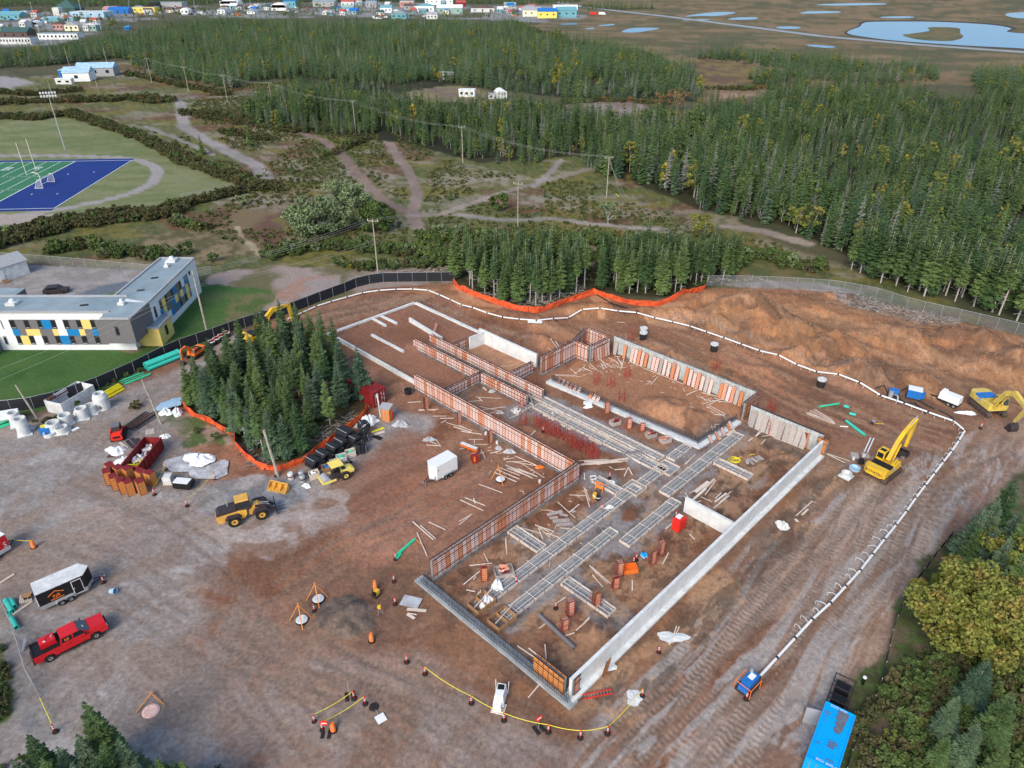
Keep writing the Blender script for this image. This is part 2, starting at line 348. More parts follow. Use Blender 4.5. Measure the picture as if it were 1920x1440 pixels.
# playing-field grass with its running track
m = zone([(-200,225),(60,222),(130,222),(200,243),(260,264),(340,302),(410,332),(442,346),(436,360),(330,382),(150,398),(120,412),(90,424),(0,445),(-200,450)],.8,.8,.2,(.135,.165,.065),(.19,.20,.10), rg(fbm(GX * .06, GY * .2,91,4),.38,.62),16)
ang = math.radians(-28); layer(m * (.5 + .5 * np.sign(np.sin((GX * math.sin(ang) + GY * math.cos(ang)) * 1.1))) * .16,(.25,.27,.14))
layer(m * rg(nC, .55,.68) * .3,(.12,.16,.05))
D, S = line_dist(GX, GY, pts([(-150,293),(0,292),(110,292),(220,295),(262,301),(290,312),(297,324),(285,344),(250,361),(200,375),(120,391),(0,408),(-150,425)]),6); layer(sstep(2.0,1.5, D),(.30,.28,.27))
zone([(-60,403),(60,401),(118,402),(92,420),(-60,424)],.3,.2,.3,(.35,.30,.27),(.28,.27,.27), rg(GX * .02 + 1.6,.4,.6),17)
# school yard and lawn
zone([(-120,505),(30,505),(55,496),(300,508),(260,530),(190,560),(-120,560)],.6,.6,.3,(.31,.29,.28),(.24,.22,.21), rg(nC, .35,.65),18)
zone([(120,562),(170,542),(215,530),(265,526),(250,540),(190,560)],.3,.2,.3,(.13,.155,.185), None, None, 18)
zone([(165,562),(205,548),(235,545),(228,562)],.3,.2,.3,(.06,.12,.03), None, None, 18)
zone([(380,540),(400,512),(520,498),(660,505),(840,505),(850,530),(700,545),(560,585),(470,600),(400,575)],1,1.5,.25,(.30,.24,.21),(.13,.12,.06), rg(nB, .38,.6),19)
zone([(560,520),(640,515),(640,545),(580,560),(500,560)],1,1.5,.25,(.33,.20,.15),(.30,.25,.23), rg(nB, .4,.6),20)
m = zone([(-120,640),(200,640),(320,610),(370,530),(430,535),(505,545),(520,558),(480,590),(430,622),(330,665),(200,728),(80,768),(-120,790)],.5,.8,.3,(.036,.100,.022),(.058,.125,.032), rg(nB, .35,.65),21)
layer(m * rg(fbm(GX * .09, GY * .2,95,4),.5,.64) * .6,(.10,.13,.05)); layer(m * rg(nA, .5,.56) * .25,(.07,.14,.03))
zone([(215,656),(250,651),(270,655),(245,664)],.6,.4,.4,(.20,.15,.10), None, None, 22)
zone([(430,560),(520,545),(525,560),(450,610),(420,600)],1.2,1.5,.2,(.16,.14,.07),(.08,.12,.03), rg(nC, .4,.6),22,.8)
# ------------------------------------------------------------------ the works
layer(siteM, (.150,.077,.047),(.200,.115,.075), rg(nB, .34,.66))
layer(siteM * rg(nC, .5,.66) * .5,(.105,.052,.032)); layer(siteM * rg(fbm(GX * .3, GY * .1,99,4),.5,.62) * .35,(.26,.17,.12))
def szone(*a, **k): return zone(*a, **k)
# orange sand: spoil heaps and embankment
m = szone([(850,535),(960,585),(1010,590),(1115,556),(1190,575),(1320,545),(1500,546),(1700,583),(1990,650),(1990,740),(1830,715),(1700,745),(1560,715),(1440,670),(1300,622),(1100,600),(900,592),(840,560),(760,545)],1.2,2.0,.2,(.29,.163,.088),(.20,.112,.068), rg(nB, .38,.6), seed=23)
layer(m * rg(fbm(GX * .09, GY * .25,103,4),.5,.6) * .7,(.13,.075,.045)); layer(m * rg(fbm(GX * .35, GY * .2,105,4),.54,.62) * .6,(.40,.26,.16)); layer(m * rg(nA, .5,.6) * .4,(.31,.155,.07))
hm = sstep(.25,1.5, GZ) * m; layer(hm * rg(fbm(GX * .5, GY * .5,106,3),.3,.55) * .6,(.30,.152,.070)); layer(hm * rg(fbm(GX * .8, GY * .3,107,4),.52,.62) * .5,(.20,.10,.05))
szone([(1000,612),(1100,600),(1300,622),(1440,672),(1520,712),(1500,760),(1420,735),(1180,645),(1120,625),(1020,655)],1,1.5,.25,(.28,.155,.09),(.20,.11,.065), rg(nB, .38,.6), seed=24)
layer(szone([(1200,650),(1290,660),(1420,715),(1480,750),(1400,725)],1,2,.3,(.30,.15,.07),(.13,.08,.05), rg(nC, .4,.58), seed=25) * 0,(0,0,0))
# haul road on the far right, dark and rutted
szone([(1540,690),(1640,690),(1760,730),(1850,770),(1960,790),(1960,860),(1800,860),(1700,790),(1620,740)],1.5,1.5,.2,(.13,.075,.048),(.20,.125,.08), rg(nB, .38,.62), seed=26)
szone([(1960,790),(1850,790),(1800,850),(1700,980),(1560,1160),(1400,1320),(1300,1440),(1560,1450),(1660,1200),(1720,1080),(1800,990),(1930,880)],1,1.2,.25,(.235,.175,.135),(.165,.11,.08), rg(fbm((GX * bc + GY * bs) * .06,(-GX * bs + GY * bc) * .4,111,4),.38,.62), seed=27)
szone([(1700,985),(1790,880),(1840,850),(1900,870),(1830,950),(1760,1010),(1600,1230),(1540,1300),(1530,1220)],.8,1.5,.3,(.27,.235,.21),(.2,.145,.11), rg(nB, .35,.62), seed=27, amt=.75)
szone([(1600,900),(1680,915),(1560,1040),(1350,1260),(1230,1400),(1180,1440),(1100,1440),(1240,1340),(1300,1240),(1440,1080)],1,1.5,.25,(.245,.185,.145),(.165,.105,.075), rg(fbm((GX * bc + GY * bs) * .07,(-GX * bs + GY * bc) * .5,113,4),.36,.62), seed=28)
szone([(1280,1390),(1350,1340),(1345,1450),(1260,1470)],.5,1.0,.4,(.31,.34,.36),(.25,.25,.26), rg(nC, .4,.6), seed=29)
szone([(1840,800),(1810,850),(1795,880),(1780,850),(1812,810)],.6,.8,.4,(.25,.23,.22), None, None, seed=29)
# trampled grey gravel on the left
gravM = m = szone([(-120,800),(60,780),(200,745),(340,682),(445,622),(475,640),(370,715),(345,770),(340,830),(350,900),(480,905),(570,875),(690,805),(700,770),(740,765),(800,790),(770,840),(690,880),(600,935),(520,975),(440,1010),(380,1080),(330,1200),(400,1380),(480,1560),(-200,1560)],2.5,3.0,.14,(.255,.242,.236),(.212,.188,.172), rg(nB, .34,.64), seed=30)
layer(m * rg(fbm(GX * .12, GY * .3,121,4),.52,.64) * .55,(.33,.315,.31)); layer(m * rg(nC, .54,.68) * .45,(.17,.15,.14)); layer(m * rg(fbm(GX * .05, GY * .08,123,4),.52,.62) * .5,(.235,.165,.125))
szone([(240,1010),(420,985),(560,930),(620,925),(640,975),(560,1010),(450,1040),(300,1060)],2,3.5,.22,(.36,.34,.335),(.22,.17,.145), rg(fbm(GX * .3, GY * .45,125,4),.42,.6), seed=31, amt=.8)
szone([(370,930),(400,900),(520,890),(570,905),(560,935),(520,965),(400,975),(370,955)],.8,1.5,.3,(.16,.165,.17),(.25,.26,.27), rg(nC, .42,.62), seed=32)
szone([(-60,1150),(40,1140),(120,1380),(60,1400),(20,1310),(-60,1200)],.8,.8,.3,(.15,.15,.155),(.2,.19,.18), rg(nC, .4,.6), seed=33)
szone([(-80,1200),(8,1215),(28,1300),(20,1345),(-80,1400)],.4,.4,.5,(.04,.075,.02),(.07,.10,.03), rg(nD, .4,.6), seed=34)
szone([(250,1200),(600,1180),(800,1240),(1000,1380),(900,1450),(500,1450),(330,1330)],4,4,.12,(.215,.165,.135),(.17,.115,.085), rg(nB, .35,.65), seed=35, amt=.8)
szone([(640,900),(760,820),(860,880),(1000,910),(900,1000),(800,1040),(700,1060),(620,990),(560,1000)],3,3,.15,(.195,.10,.065),(.235,.135,.095), rg(nB, .34,.64), seed=36, amt=.85)
szone([(545,1110),(600,1060),(760,1060),(770,1180),(690,1225),(560,1200)],2,2,.2,(.16,.10,.072),(.12,.08,.06), rg(nC, .36,.62), seed=37, amt=.8)
szone([(600,1130),(660,1115),(700,1140),(702,1180),(640,1200),(590,1180)],.4,.6,.6,(.12,.085,.066),(.16,.115,.09), rg(nD, .4,.6), seed=38)
# fenced clump of spruce: needle litter, moss, bare patches
szone([(342,765),(370,700),(430,650),(500,625),(580,635),(650,690),(695,745),(690,775),(625,828),(560,868),(500,872),(460,850),(440,825),(420,808)],.5,.8,.4,(.05,.045,.025),(.085,.08,.04), rg(nC, .4,.6), seed=39)
szone([(290,770),(345,768),(395,797),(440,826),(445,845),(400,840),(360,835),(320,810)],.6,1,.4,(.21,.175,.14),(.06,.10,.035), rg(nC, .46,.56), seed=40)
szone([(440,830),(470,850),(510,872),(480,872),(455,852)],.3,.5,.6,(.22,.20,.18),(.10,.09,.06), rg(nD, .4,.6), seed=41)
# inside the foundations
szone([(632,632),(780,570),(1000,680),(905,715),(825,735),(690,665)],.3,.3,.4,(.205,.115,.078),(.175,.095,.062), rg(nB, .36,.64), seed=42)
szone([(720,620),(765,608),(820,640),(790,650),(745,645)],.8,1.2,.4,(.14,.075,.045), None, None, seed=43, amt=.7)
szone([(865,660),(910,640),(1000,690),(955,712),(905,700)],.3,.4,.5,(.30,.185,.115),(.24,.15,.10), rg(nC, .4,.6), seed=44)
szone([(1035,715),(1085,675),(1150,672),(1385,755),(1395,790),(1315,828),(1200,790)],.4,.5,.5,(.285,.165,.098),(.23,.13,.078), rg(nB, .36,.62), seed=45)
for x0, y0, x1, y1 in ((700,650,900,740),): pass
U = (GX - BO.x) * bc + (GY - BO.y) * bs; V = -(GX - BO.x) * bs + (GY - BO.y) * bc
inb = ((U > .4) & (U < 50) & (V > .5) & (V < 20)).astype(float); layer(inb * rg(nB, .42,.6) * .7,(.155,.09,.055)); layer(inb * rg(fbm(GX * .35, GY * .35,127,4),.54,.62) * .7,(.27,.175,.115)); layer(inb * rg(fbm(GX * .6, GY * .6,128,4),.56,.62) * .6,(.07,.042,.03))
g = np.full(len(GX),1e6)
for u0, v0, u1, v1, wd in FORMS:
    D, _ = line_dist(U, V, np.array([(u0, v0),(u1, v1)]),6); g = np.minimum(g, D - wd / 2)
layer(sstep(1.7,.6, g + (nC - .5) * 2.2) * .94,(.185,.195,.205),(.135,.145,.155), rg(nC, .36,.62))
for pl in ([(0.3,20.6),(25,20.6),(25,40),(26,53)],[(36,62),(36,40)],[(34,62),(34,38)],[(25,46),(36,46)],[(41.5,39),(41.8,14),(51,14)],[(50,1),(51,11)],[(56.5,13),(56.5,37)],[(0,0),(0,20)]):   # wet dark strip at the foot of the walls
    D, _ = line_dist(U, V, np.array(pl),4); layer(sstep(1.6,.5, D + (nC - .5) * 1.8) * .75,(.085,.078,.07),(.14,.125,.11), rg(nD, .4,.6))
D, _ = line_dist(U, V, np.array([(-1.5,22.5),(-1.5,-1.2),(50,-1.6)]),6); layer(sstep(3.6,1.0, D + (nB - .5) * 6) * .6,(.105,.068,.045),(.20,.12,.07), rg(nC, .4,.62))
layer(szone([(1360,860),(1440,880),(1400,940),(1330,990),(1290,1000)],1,2,.4,(.25,.17,.115),(.08,.055,.04), rg(fbm(U * .5, V * 1.3,131,4),.44,.6), seed=46) * 0,(0,0,0))
# stumps and brush pushed to the chain-link fence
szone([(1530,548),(1610,555),(1690,575),(1800,600),(1780,612),(1690,600),(1600,580)],.5,.8,.4,(.27,.255,.25),(.10,.085,.075), rg(nD, .4,.6), seed=47)
# forest floor, colour darkened to stand in for shade between the trees
for px_ in ([(1190,345),(1262,372),(1312,395),(1480,425),(1600,488),(1740,533),(1960,590),(2060,600),(2060,190),(1800,190),(1560,172),(1400,200),(1300,225),(1165,300)],[(452,218),(560,172),(640,170),(745,208),(960,212),(1165,245),(1175,340),(1080,292),(900,306),(760,268),(560,248)],[(-80,135),(230,108),(330,150),(520,148),(700,180),(860,158),(1060,185),(1300,190),(1250,112),(1010,74),(860,47),(470,44),(250,62),(-80,112)],[(850,525),(940,568),(1005,577),(1100,546),(1250,560),(1385,522),(1380,498),(870,498)]): zone(px_, 2,1,.2,(.022,.026,.012),(.040,.038,.018), rg(nB, .4,.6),61)
# scraped, driven-over soil: streaks along the way the machines run
C *= (1 + (siteM * (1 - gravM))[:, None] * np.array([.36,.20,.13])[None, :] + gravM[:, None] * np.array([.17,.14,.13])[None, :])
def streak(px, hd, fa, fc, seed, lo, hi, c, amt=.6, wp=5):
    m_ = poly_mask(GX, GY, pts(px),1.2,2.5,.2, seed) * siteM; ch, sh = math.cos(hd), math.sin(hd); k = np.nonzero(m_ > .01)[0]; X, Y = GX[k], GY[k]; wv = (fbm(X * .06, Y * .06, seed + 5,2) - .5) * wp
    n_ = fbm((X * ch + Y * sh) * fa + wv * .3,(-X * sh + Y * ch + wv) * fc, seed, 5,.6); m2 = m_.copy(); m2[k] *= rg(n_, lo, hi) * amt; layer(m2, c); return m_, (GX * ch + GY * sh),(-GX * sh + GY * ch)
YARD = [(-100,800),(340,690),(340,900),(480,960),(420,1080),(560,1230),(760,1240),(1000,1370),(1200,1440),(1100,1500),(100,1500),(-100,1200)]; RED = [(470,1000),(640,900),(800,800),(1050,880),(800,1060),(790,1100),(860,1200),(560,1220),(430,1090)]; hy = head(200,1100,600,1320); hd_ = head(560,1040,900,880)
for hd, sd_ in ((hy, 201),(hd_, 211)):
    streak(YARD, hd, .07,.22, sd_, .53,.60,(.31,.29,.28),.30,22); streak(YARD, hd, .07,.4, sd_ + 1,.55,.60,(.18,.145,.12),.26,22); streak(YARD, hd, .12,1.1, sd_ + 2,.57,.62,(.17,.14,.12),.22,16); streak(YARD, hd, .05,.2, sd_ + 3,.56,.63,(.27,.195,.15),.4,22)
streak(RED, hd_, .05,.3,221,.54,.62,(.29,.17,.12),.45,10); streak(RED, hd_, .06,.5,223,.56,.61,(.16,.09,.06),.45,10); streak(RED, hd_, .08,1.0,225,.58,.62,(.14,.085,.06),.3,10)
zone([(470,985),(560,945),(640,920),(660,950),(600,990),(500,1040),(430,1040)],1,3,.3,(.39,.35,.325),(.24,.16,.12), rg(fbm(GX * .35, GY * .5,227,4),.45,.58),63,.6)
RT = [(1530,860),(1620,840),(1700,850),(1800,830),(1900,830),(1950,870),(1760,1010),(1650,1200),(1560,1440),(1080,1450),(1120,1320),(1300,1160)]
for k, (fa_, fc_, lo, hi, c, am) in enumerate(((.03,.5,.52,.56,(.40,.33,.28),.55),(.05,.8,.53,.57,(.16,.11,.085),.6),(.03,.35,.55,.6,(.26,.16,.11),.6),(.10,1.6,.55,.59,(.13,.09,.07),.4),(.04,.5,.56,.6,(.38,.37,.36),.6))):
    m_, S_, T_ = streak(RT, BA + R(1.5), fa_, fc_, 231 + k * 7, lo, hi, c, am)
tr = rg(fbm(S_ * .12, T_ * .35,271,3),.5,.58) * m_ * (.5 + .5 * np.sign(np.sin(T_ * 2.6 + 1))); tb = .5 + .5 * np.sin(S_ * (2 * math.pi / .6) + .6 * np.sin(T_ * 7)); layer(tr * tb * .5,(.44,.37,.31)); layer(tr * (1 - tb) * .4,(.15,.105,.08)); GZ += tr * (tb - .5) * .05
for k, hd in enumerate((head(600,600,760,560), head(1300,640,1500,720))):
    T0 = [[(560,595),(690,552),(800,550),(900,600),(1020,640),(960,640),(780,566),(630,630)],[(1000,612),(1180,602),(1310,628),(1550,715),(1800,805),(1780,860),(1540,800),(1420,735),(1150,640)]][k]
    streak(T0, hd, .05,.6,281 + k, .53,.57,(.17,.095,.06),.65); streak(T0, hd, .05,.6,285 + k, .54,.58,(.36,.215,.135),.6); streak(T0, hd, .15,1.4,288 + k, .55,.6,(.13,.08,.055),.45)
SP = [(1320,548),(1500,546),(1700,583),(1960,650),(1960,780),(1700,750),(1480,680),(1310,625)]
for k, (fa_, fc_, lo, hi, c, am) in enumerate(((.10,.35,.50,.54,(.15,.085,.052),.8),(.08,.5,.54,.58,(.44,.255,.145),.5),(.3,.9,.55,.6,(.16,.09,.055),.5),(.2,.3,.56,.6,(.37,.19,.09),.5))): streak(SP, head(1400,600,1700,700), fa_, fc_, 301 + k * 5, lo, hi, c, am)
OW = [(1100,1300),(1080,1340),(1240,1190),(1400,1030),(1560,870),(1600,890),(1480,1050),(1330,1200),(1180,1340)]
streak(OW, BA, .15,.3,331,.48,.53,(.40,.24,.14),.8); streak(OW, BA, .2,.6,333,.54,.58,(.10,.065,.045),.7); streak(OW, BA, .3,.9,335,.56,.6,(.13,.12,.10),.5)
IN = [(830,1085),(1085,905),(1270,880),(1400,800),(1500,850),(1080,1290)]
streak(IN, BA, .3,.5,341,.52,.56,(.36,.22,.13),.6); streak(IN, BA, .5,.8,343,.55,.59,(.09,.06,.042),.6)
zone([(600,1132),(660,1117),(700,1142),(702,1180),(640,1200),(592,1180)],.4,.5,.6,(.115,.088,.072),(.17,.125,.10), rg(nD, .4,.6),64)
# rough grass at lower right
m = szone([(1580,1290),(1640,1230),(1690,1150),(1720,1060),(1800,1000),(1900,900),(2100,760),(2200,1500),(1540,1500),(1570,1400)],.8,1.5,.3,(.065,.075,.03),(.13,.105,.07), rg(nC, .42,.62), seed=48)
layer(m * rg(nD, .5,.62) * .6,(.07,.12,.03))
# wheel ruts
RUTS = RUTS0 = [([(1900,850),(1800,905),(1690,1040),(1560,1190),(1440,1330),(1380,1440)],1.0,1),([(1905,815),(1790,880),(1660,1040),(1520,1200),(1400,1310),(1290,1440)],1.0,1),([(1680,910),(1560,1040),(1420,1180),(1290,1310),(1150,1440)],1.15,1),([(1640,905),(1500,1060),(1380,1180),(1260,1310),(1100,1430)],1.15,1),
        ([(1560,710),(1660,720),(1740,750),(1800,790),(1900,830)],1.0,0),([(1620,640),(1730,690),(1800,740),(1850,790)],1.0,0),([(100,1010),(250,1060),(420,1180),(600,1320),(760,1440)],.9,0),([(180,1100),(420,1230),(640,1290),(900,1440)],.9,0),([(950,880),(800,960),(640,1020),(480,1130),(440,1280),(560,1440)],.9,0),
        ([(590,600),(690,570),(770,560),(870,600),(980,640)],1.0,1),([(600,612),(700,580),(765,572),(860,610)],.9,0),([(60,800),(250,720),(400,650)],.9,0),([(120,900),(210,800),(330,715),(440,645)],.9,0),([(1110,1440),(900,1330),(700,1270),(520,1160),(440,1060),(300,960),(150,900)],.9,0),([(840,900),(720,960),(560,1040),(300,1120),(80,1300)],.9,0),
        ([(1270,600),(1400,640),(1560,690),(1660,720)],1.1,1),([(700,1230),(900,1290),(1080,1390),(1160,1450)],.9,0),([(600,1220),(840,1330),(1000,1440)],.9,0)]
for px, half, deep in RUTS:
    P0 = pts(px); D, S = line_dist(GX, GY, P0, half + 1.5)
    for off in (-half, half):
        q = np.abs(D * 1.0 - half) if True else D
    q = np.abs(D - half) + (nC - .5) * .25; tread = .5 + .5 * np.sin(S * (2 * math.pi / .55))
    mk = np.exp(-(q / .3) ** 2) * siteM * rg(nB + .12,.36,.52); GZ -= mk * (.09 if deep else .04) * (.55 + .45 * tread)
    layer(mk * (.5 if deep else .38),(.14,.095,.07)); layer(mk * tread * (.42 if deep else .15),(.43,.35,.29))
C *= (1 + (nF - .5) * .34 * np.clip(siteM + .3,0,1))[:, None]
C *= (1 + (nD - .5) * .22)[:, None]
nr, nc = RR.shape
idx = np.arange(nr * nc).reshape(nr, nc)
quads = np.stack([idx[:-1, :-1], idx[:-1,1:], idx[1:, 1:], idx[1:, :-1]],-1).reshape(-1,4)
me = bpy.data.meshes.new('ground'); me.vertices.add(nr * nc); me.vertices.foreach_set('co', np.stack([GX, GY, GZ],-1).ravel())
me.loops.add(len(quads) * 4); me.loops.foreach_set('vertex_index', quads[:, ::-1].ravel().astype(np.int32))
me.polygons.add(len(quads)); me.polygons.foreach_set('loop_start', np.arange(0, len(quads) * 4,4, dtype=np.int32)); me.polygons.foreach_set('loop_total', np.full(len(quads),4, dtype=np.int32))
me.update(calc_edges=True); me.polygons.foreach_set('use_smooth', np.ones(len(quads), bool))
ca = me.color_attributes.new('soil','FLOAT_COLOR','POINT'); ca.data.foreach_set('color', np.concatenate([np.clip(C, .004,1), np.ones((len(C),1))],1).ravel())
gm = bpy.data.materials.new('soil_and_plants'); gm.use_nodes = True; t = gm.node_tree; b = t.nodes['Principled BSDF']; L = t.links.new
va = t.nodes.new('ShaderNodeVertexColor'); va.layer_name = 'soil'; tc = t.nodes.new('ShaderNodeTexCoord')
n1 = t.nodes.new('ShaderNodeTexNoise'); n1.inputs['Scale'].default_value = 2.2; n1.inputs['Detail'].default_value = 8; n1.inputs['Roughness'].default_value = .75; L(tc.outputs['Object'], n1.inputs['Vector'])
mr = t.nodes.new('ShaderNodeMapRange'); mr.inputs[1].default_value = .28; mr.inputs[2].default_value = .72; mr.inputs[3].default_value = .62; mr.inputs[4].default_value = 1.38; L(n1.outputs['Fac'], mr.inputs[0])
mx = t.nodes.new('ShaderNodeMix'); mx.data_type = 'RGBA'; mx.blend_type = 'MULTIPLY'; mx.inputs[0].default_value = 1; L(va.outputs['Color'], mx.inputs[6]); L(mr.outputs[0], mx.inputs[7]); L(mx.outputs[2], b.inputs['Base Color'])
b.inputs['Roughness'].default_value = .92; b.inputs['Specular IOR Level'].default_value = .2
bp = t.nodes.new('ShaderNodeBump'); bp.inputs['Strength'].default_value = .55; bp.inputs['Distance'].default_value = .12; L(n1.outputs['Fac'], bp.inputs['Height']); L(bp.outputs[0], b.inputs['Normal'])
me.materials.append(gm); ground = link('ground', me); ground['kind'] = 'structure'

# ------------------------------------------------------------------ sheets on the ground: ponds, highway, turf
wm = bpy.data.materials.new('pond_water'); wm.use_nodes = True; b = wm.node_tree.nodes['Principled BSDF']
b.inputs['Base Color'].default_value = (.055,.21,.40,1); b.inputs['Roughness'].default_value = .2; b.inputs['Specular IOR Level'].default_value = .1; b.inputs['IOR'].default_value = 1.12  # blue of the mirrored sky put into the base colour, gloss cut back
n1 = wm.node_tree.nodes.new('ShaderNodeTexNoise'); n1.inputs['Scale'].default_value = .4; bp = wm.node_tree.nodes.new('ShaderNodeBump'); bp.inputs['Strength'].default_value = .04
wm.node_tree.links.new(n1.outputs['Fac'], bp.inputs['Height']); wm.node_tree.links.new(bp.outputs[0], b.inputs['Normal']); M_['water'] = wm
def smooth_ring(P, n=5):
    out = []; k = len(P)
    for i in range(k):
        a, b, c, d = (Vector(P[(i + j) % k]) for j in (-1,0,1,2))
        for q in range(n):
            t = q / n; out.append(.5 * ((2 * b) + (-a + c) * t + (2 * a - 5 * b + 4 * c - d) * t * t + (-a + 3 * b - 3 * c + d) * t ** 3))
    return out
def sheet(name, px, z, m, kind='structure', smooth=False, world=False):
    P = [Vector(p) for p in px] if world else [at(*p) for p in px]
    if smooth: P = smooth_ring([p.to_2d() for p in P])
    s = MB(); s.add([(p.x, p.y, z) for p in P],[tuple(range(len(P)))]); me = s.mesh(name, m)
    if me.polygons[0].normal.z < 0: me.flip_normals()
    o = link(name, me); o['kind'] = kind; return o
mat('bog_island', (.16,.12,.05),.95,.35,.08, c2=(.09,.10,.04)); mat('bog_edge', (.05,.04,.028),.9,.3,.1)
POND = [(1588,62),(1612,50),(1618,44),(1640,41),(1750,41),(1850,46),(1895,53),(1890,60),(1960,68),(1960,92),(1900,90),(1800,85),(1700,78),(1640,72)]
sheet('pond_bank', [(1583,63),(1608,49),(1614,42),(1640,38.6),(1750,38.6),(1855,43.5),(1905,52),(1896,60),(1970,66),(1970,95),(1900,92.5),(1800,87.5),(1700,80.5),(1640,74)],.05, 'bog_edge', smooth=True)
sheet('pond', POND, .10, 'water', smooth=True)
sheet('bog_island', [(1692,66),(1712,63),(1742,58),(1740,52),(1760,51),(1797,53),(1800,62),(1806,69),(1790,76),(1760,77),(1720,74)],.16, 'bog_island', smooth=True)
for i, px in enumerate(([(1166,60),(1178,54),(1200,52),(1236,53),(1215,58),(1190,61)],[(1097,54),(1112,52),(1114,54),(1100,55)],[(1124,47.5),(1150,45),(1150,47.5),(1128,49)],[(1285,31),(1310,26),(1350,22.5),(1380,24),(1345,30),(1315,30)],[(1367,35),(1390,32.5),(1420,33),(1412,36.5),(1372,37)],
        [(1455,51),(1480,49.5),(1500,51),(1495,54),(1465,54)],[(1500,25),(1520,21),(1572,21.5),(1570,24),(1530,25.5)],[(1530,8.5),(1600,6),(1658,6.5),(1650,9),(1570,10.5)],[(1650,32),(1690,30.5),(1715,32),(1700,34),(1665,34)],[(1885,28),(1900,24),(1980,22),(1980,36),(1925,35),(1900,33)],[(1514,84),(1540,85),(1570,88),(1550,90),(1520,87)],[(1282,37),(1320,36),(1330,37.5),(1290,38.5)],[(1050,45),(1075,43.5),(1082,45.5),(1060,46.5)])):
    sheet('bog_pool', px, .08, 'water', smooth=True)
mat('asphalt_far', (.30,.31,.32),.85,.1,.05)
def ribbon(name, px, half, z, m):
    P = [at(*p) for p in px]; s = MB(); vs = []
    for i, p in enumerate(P):
        d = (P[min(i + 1, len(P) - 1)] - P[max(i - 1,0)]).normalized(); nrm = Vector((-d.y, d.x, 0)); vs += [(p + nrm * half).to_tuple()[:2] + (z,),(p - nrm * half).to_tuple()[:2] + (z,)]
    s.add(vs, [(2 * i + 1,2 * i + 3,2 * i + 2,2 * i) for i in range(len(P) - 1)]); o = s.build(name, m); o['kind'] = 'structure'; return o
ribbon('highway_verge', [(1040,4),(1110,15),(1250,31),(1400,50),(1540,68),(1720,84),(1960,101)],13,.06, mat('verge', (.10,.105,.06),.95,.3,.1))
ribbon('highway', [(1040,4),(1110,15),(1250,31),(1400,50),(1540,68),(1720,84),(1960,101)],7.0,.12, 'asphalt_far')
# ------------------------------------------------------------------ plants
def leaf_mat(name, c, c2, c3=None, var=.3, rough=.75):
    """foliage: each plant takes its own tone between c and c2; small clumps differ in c3"""
    m = bpy.data.materials.new(name); m.use_nodes = True; t = m.node_tree; b = t.nodes['Principled BSDF']; L = t.links.new
    oi = t.nodes.new('ShaderNodeObjectInfo'); mx = t.nodes.new('ShaderNodeMix'); mx.data_type = 'RGBA'; mx.inputs[6].default_value = (*c, 1); mx.inputs[7].default_value = (*c2,1); L(oi.outputs['Random'], mx.inputs[0])
    tc = t.nodes.new('ShaderNodeTexCoord'); n = t.nodes.new('ShaderNodeTexNoise'); n.inputs['Scale'].default_value = 1.3; n.inputs['Detail'].default_value = 3; L(tc.outputs['Object'], n.inputs['Vector'])
    r = t.nodes.new('ShaderNodeMapRange'); r.inputs[1].default_value = .3; r.inputs[2].default_value = .7; r.inputs[3].default_value = 1 - var; r.inputs[4].default_value = 1 + var; L(n.outputs['Fac'], r.inputs[0])
    src = mx.outputs[2]
    if c3:
        m3 = t.nodes.new('ShaderNodeMix'); m3.data_type = 'RGBA'; n3 = t.nodes.new('ShaderNodeTexNoise'); n3.inputs['Scale'].default_value = .55; L(tc.outputs['Object'], n3.inputs['Vector'])
        r3 = t.nodes.new('ShaderNodeMapRange'); r3.inputs[1].default_value = .5; r3.inputs[2].default_value = .66; L(n3.outputs['Fac'], r3.inputs[0]); L(r3.outputs[0], m3.inputs[0]); L(src, m3.inputs[6]); m3.inputs[7].default_value = (*c3,1); src = m3.outputs[2]
    vm = t.nodes.new('ShaderNodeMix'); vm.data_type = 'RGBA'; vm.blend_type = 'MULTIPLY'; vm.inputs[0].default_value = 1; L(src, vm.inputs[6]); L(r.outputs[0], vm.inputs[7]); L(vm.outputs[2], b.inputs['Base Color'])
    b.inputs['Roughness'].default_value = rough; b.inputs['Specular IOR Level'].default_value = .25; M_[name] = m; return m
leaf_mat('needles', (.037,.080,.029),(.112,.168,.050), var=.4)
leaf_mat('needles_blue', (.050,.094,.054),(.100,.150,.078), var=.4)
leaf_mat('needles_dead', (.15,.17,.14),(.26,.26,.22), var=.3)
leaf_mat('leaf_willow', (.075,.085,.034),(.115,.105,.045), var=.3)
leaf_mat('leaf_green', (.075,.12,.032),(.10,.15,.045), var=.3)
leaf_mat('leaf_pale', (.15,.205,.10),(.18,.235,.115), var=.25)
leaf_mat('leaf_birch', (.15,.19,.036),(.18,.20,.042),(.25,.19,.05), var=.35)
leaf_mat('leaf_yellow', (.33,.27,.035),(.26,.25,.04), var=.3)
leaf_mat('leaf_rust', (.22,.13,.05),(.28,.15,.06), var=.3)
leaf_mat('heath_leaf', (.075,.10,.032),(.125,.125,.045), var=.35)
def frond(V, F, p, az, l, pitch, wd):
    """one flat spray of needles: a ridge with drooping sides"""
    c, s = math.cos(az), math.sin(az); n = len(V); dz = math.tan(pitch)
    def q(a, b, z): V.append((p[0] + a * c - b * s, p[1] + a * s + b * c, p[2] + z))
    q(0,0,0); q(l * .55, wd, l * .55 * dz - wd * .35); q(l * .55,-wd, l * .55 * dz - wd * .35); q(l * .55,0, l * .55 * dz + .03); q(l, 0, l * dz * 1.05 + l * .06)
    F += [(n, n + 2, n + 3),(n, n + 3, n + 1),(n + 1, n + 3, n + 4),(n + 3, n + 2, n + 4)]
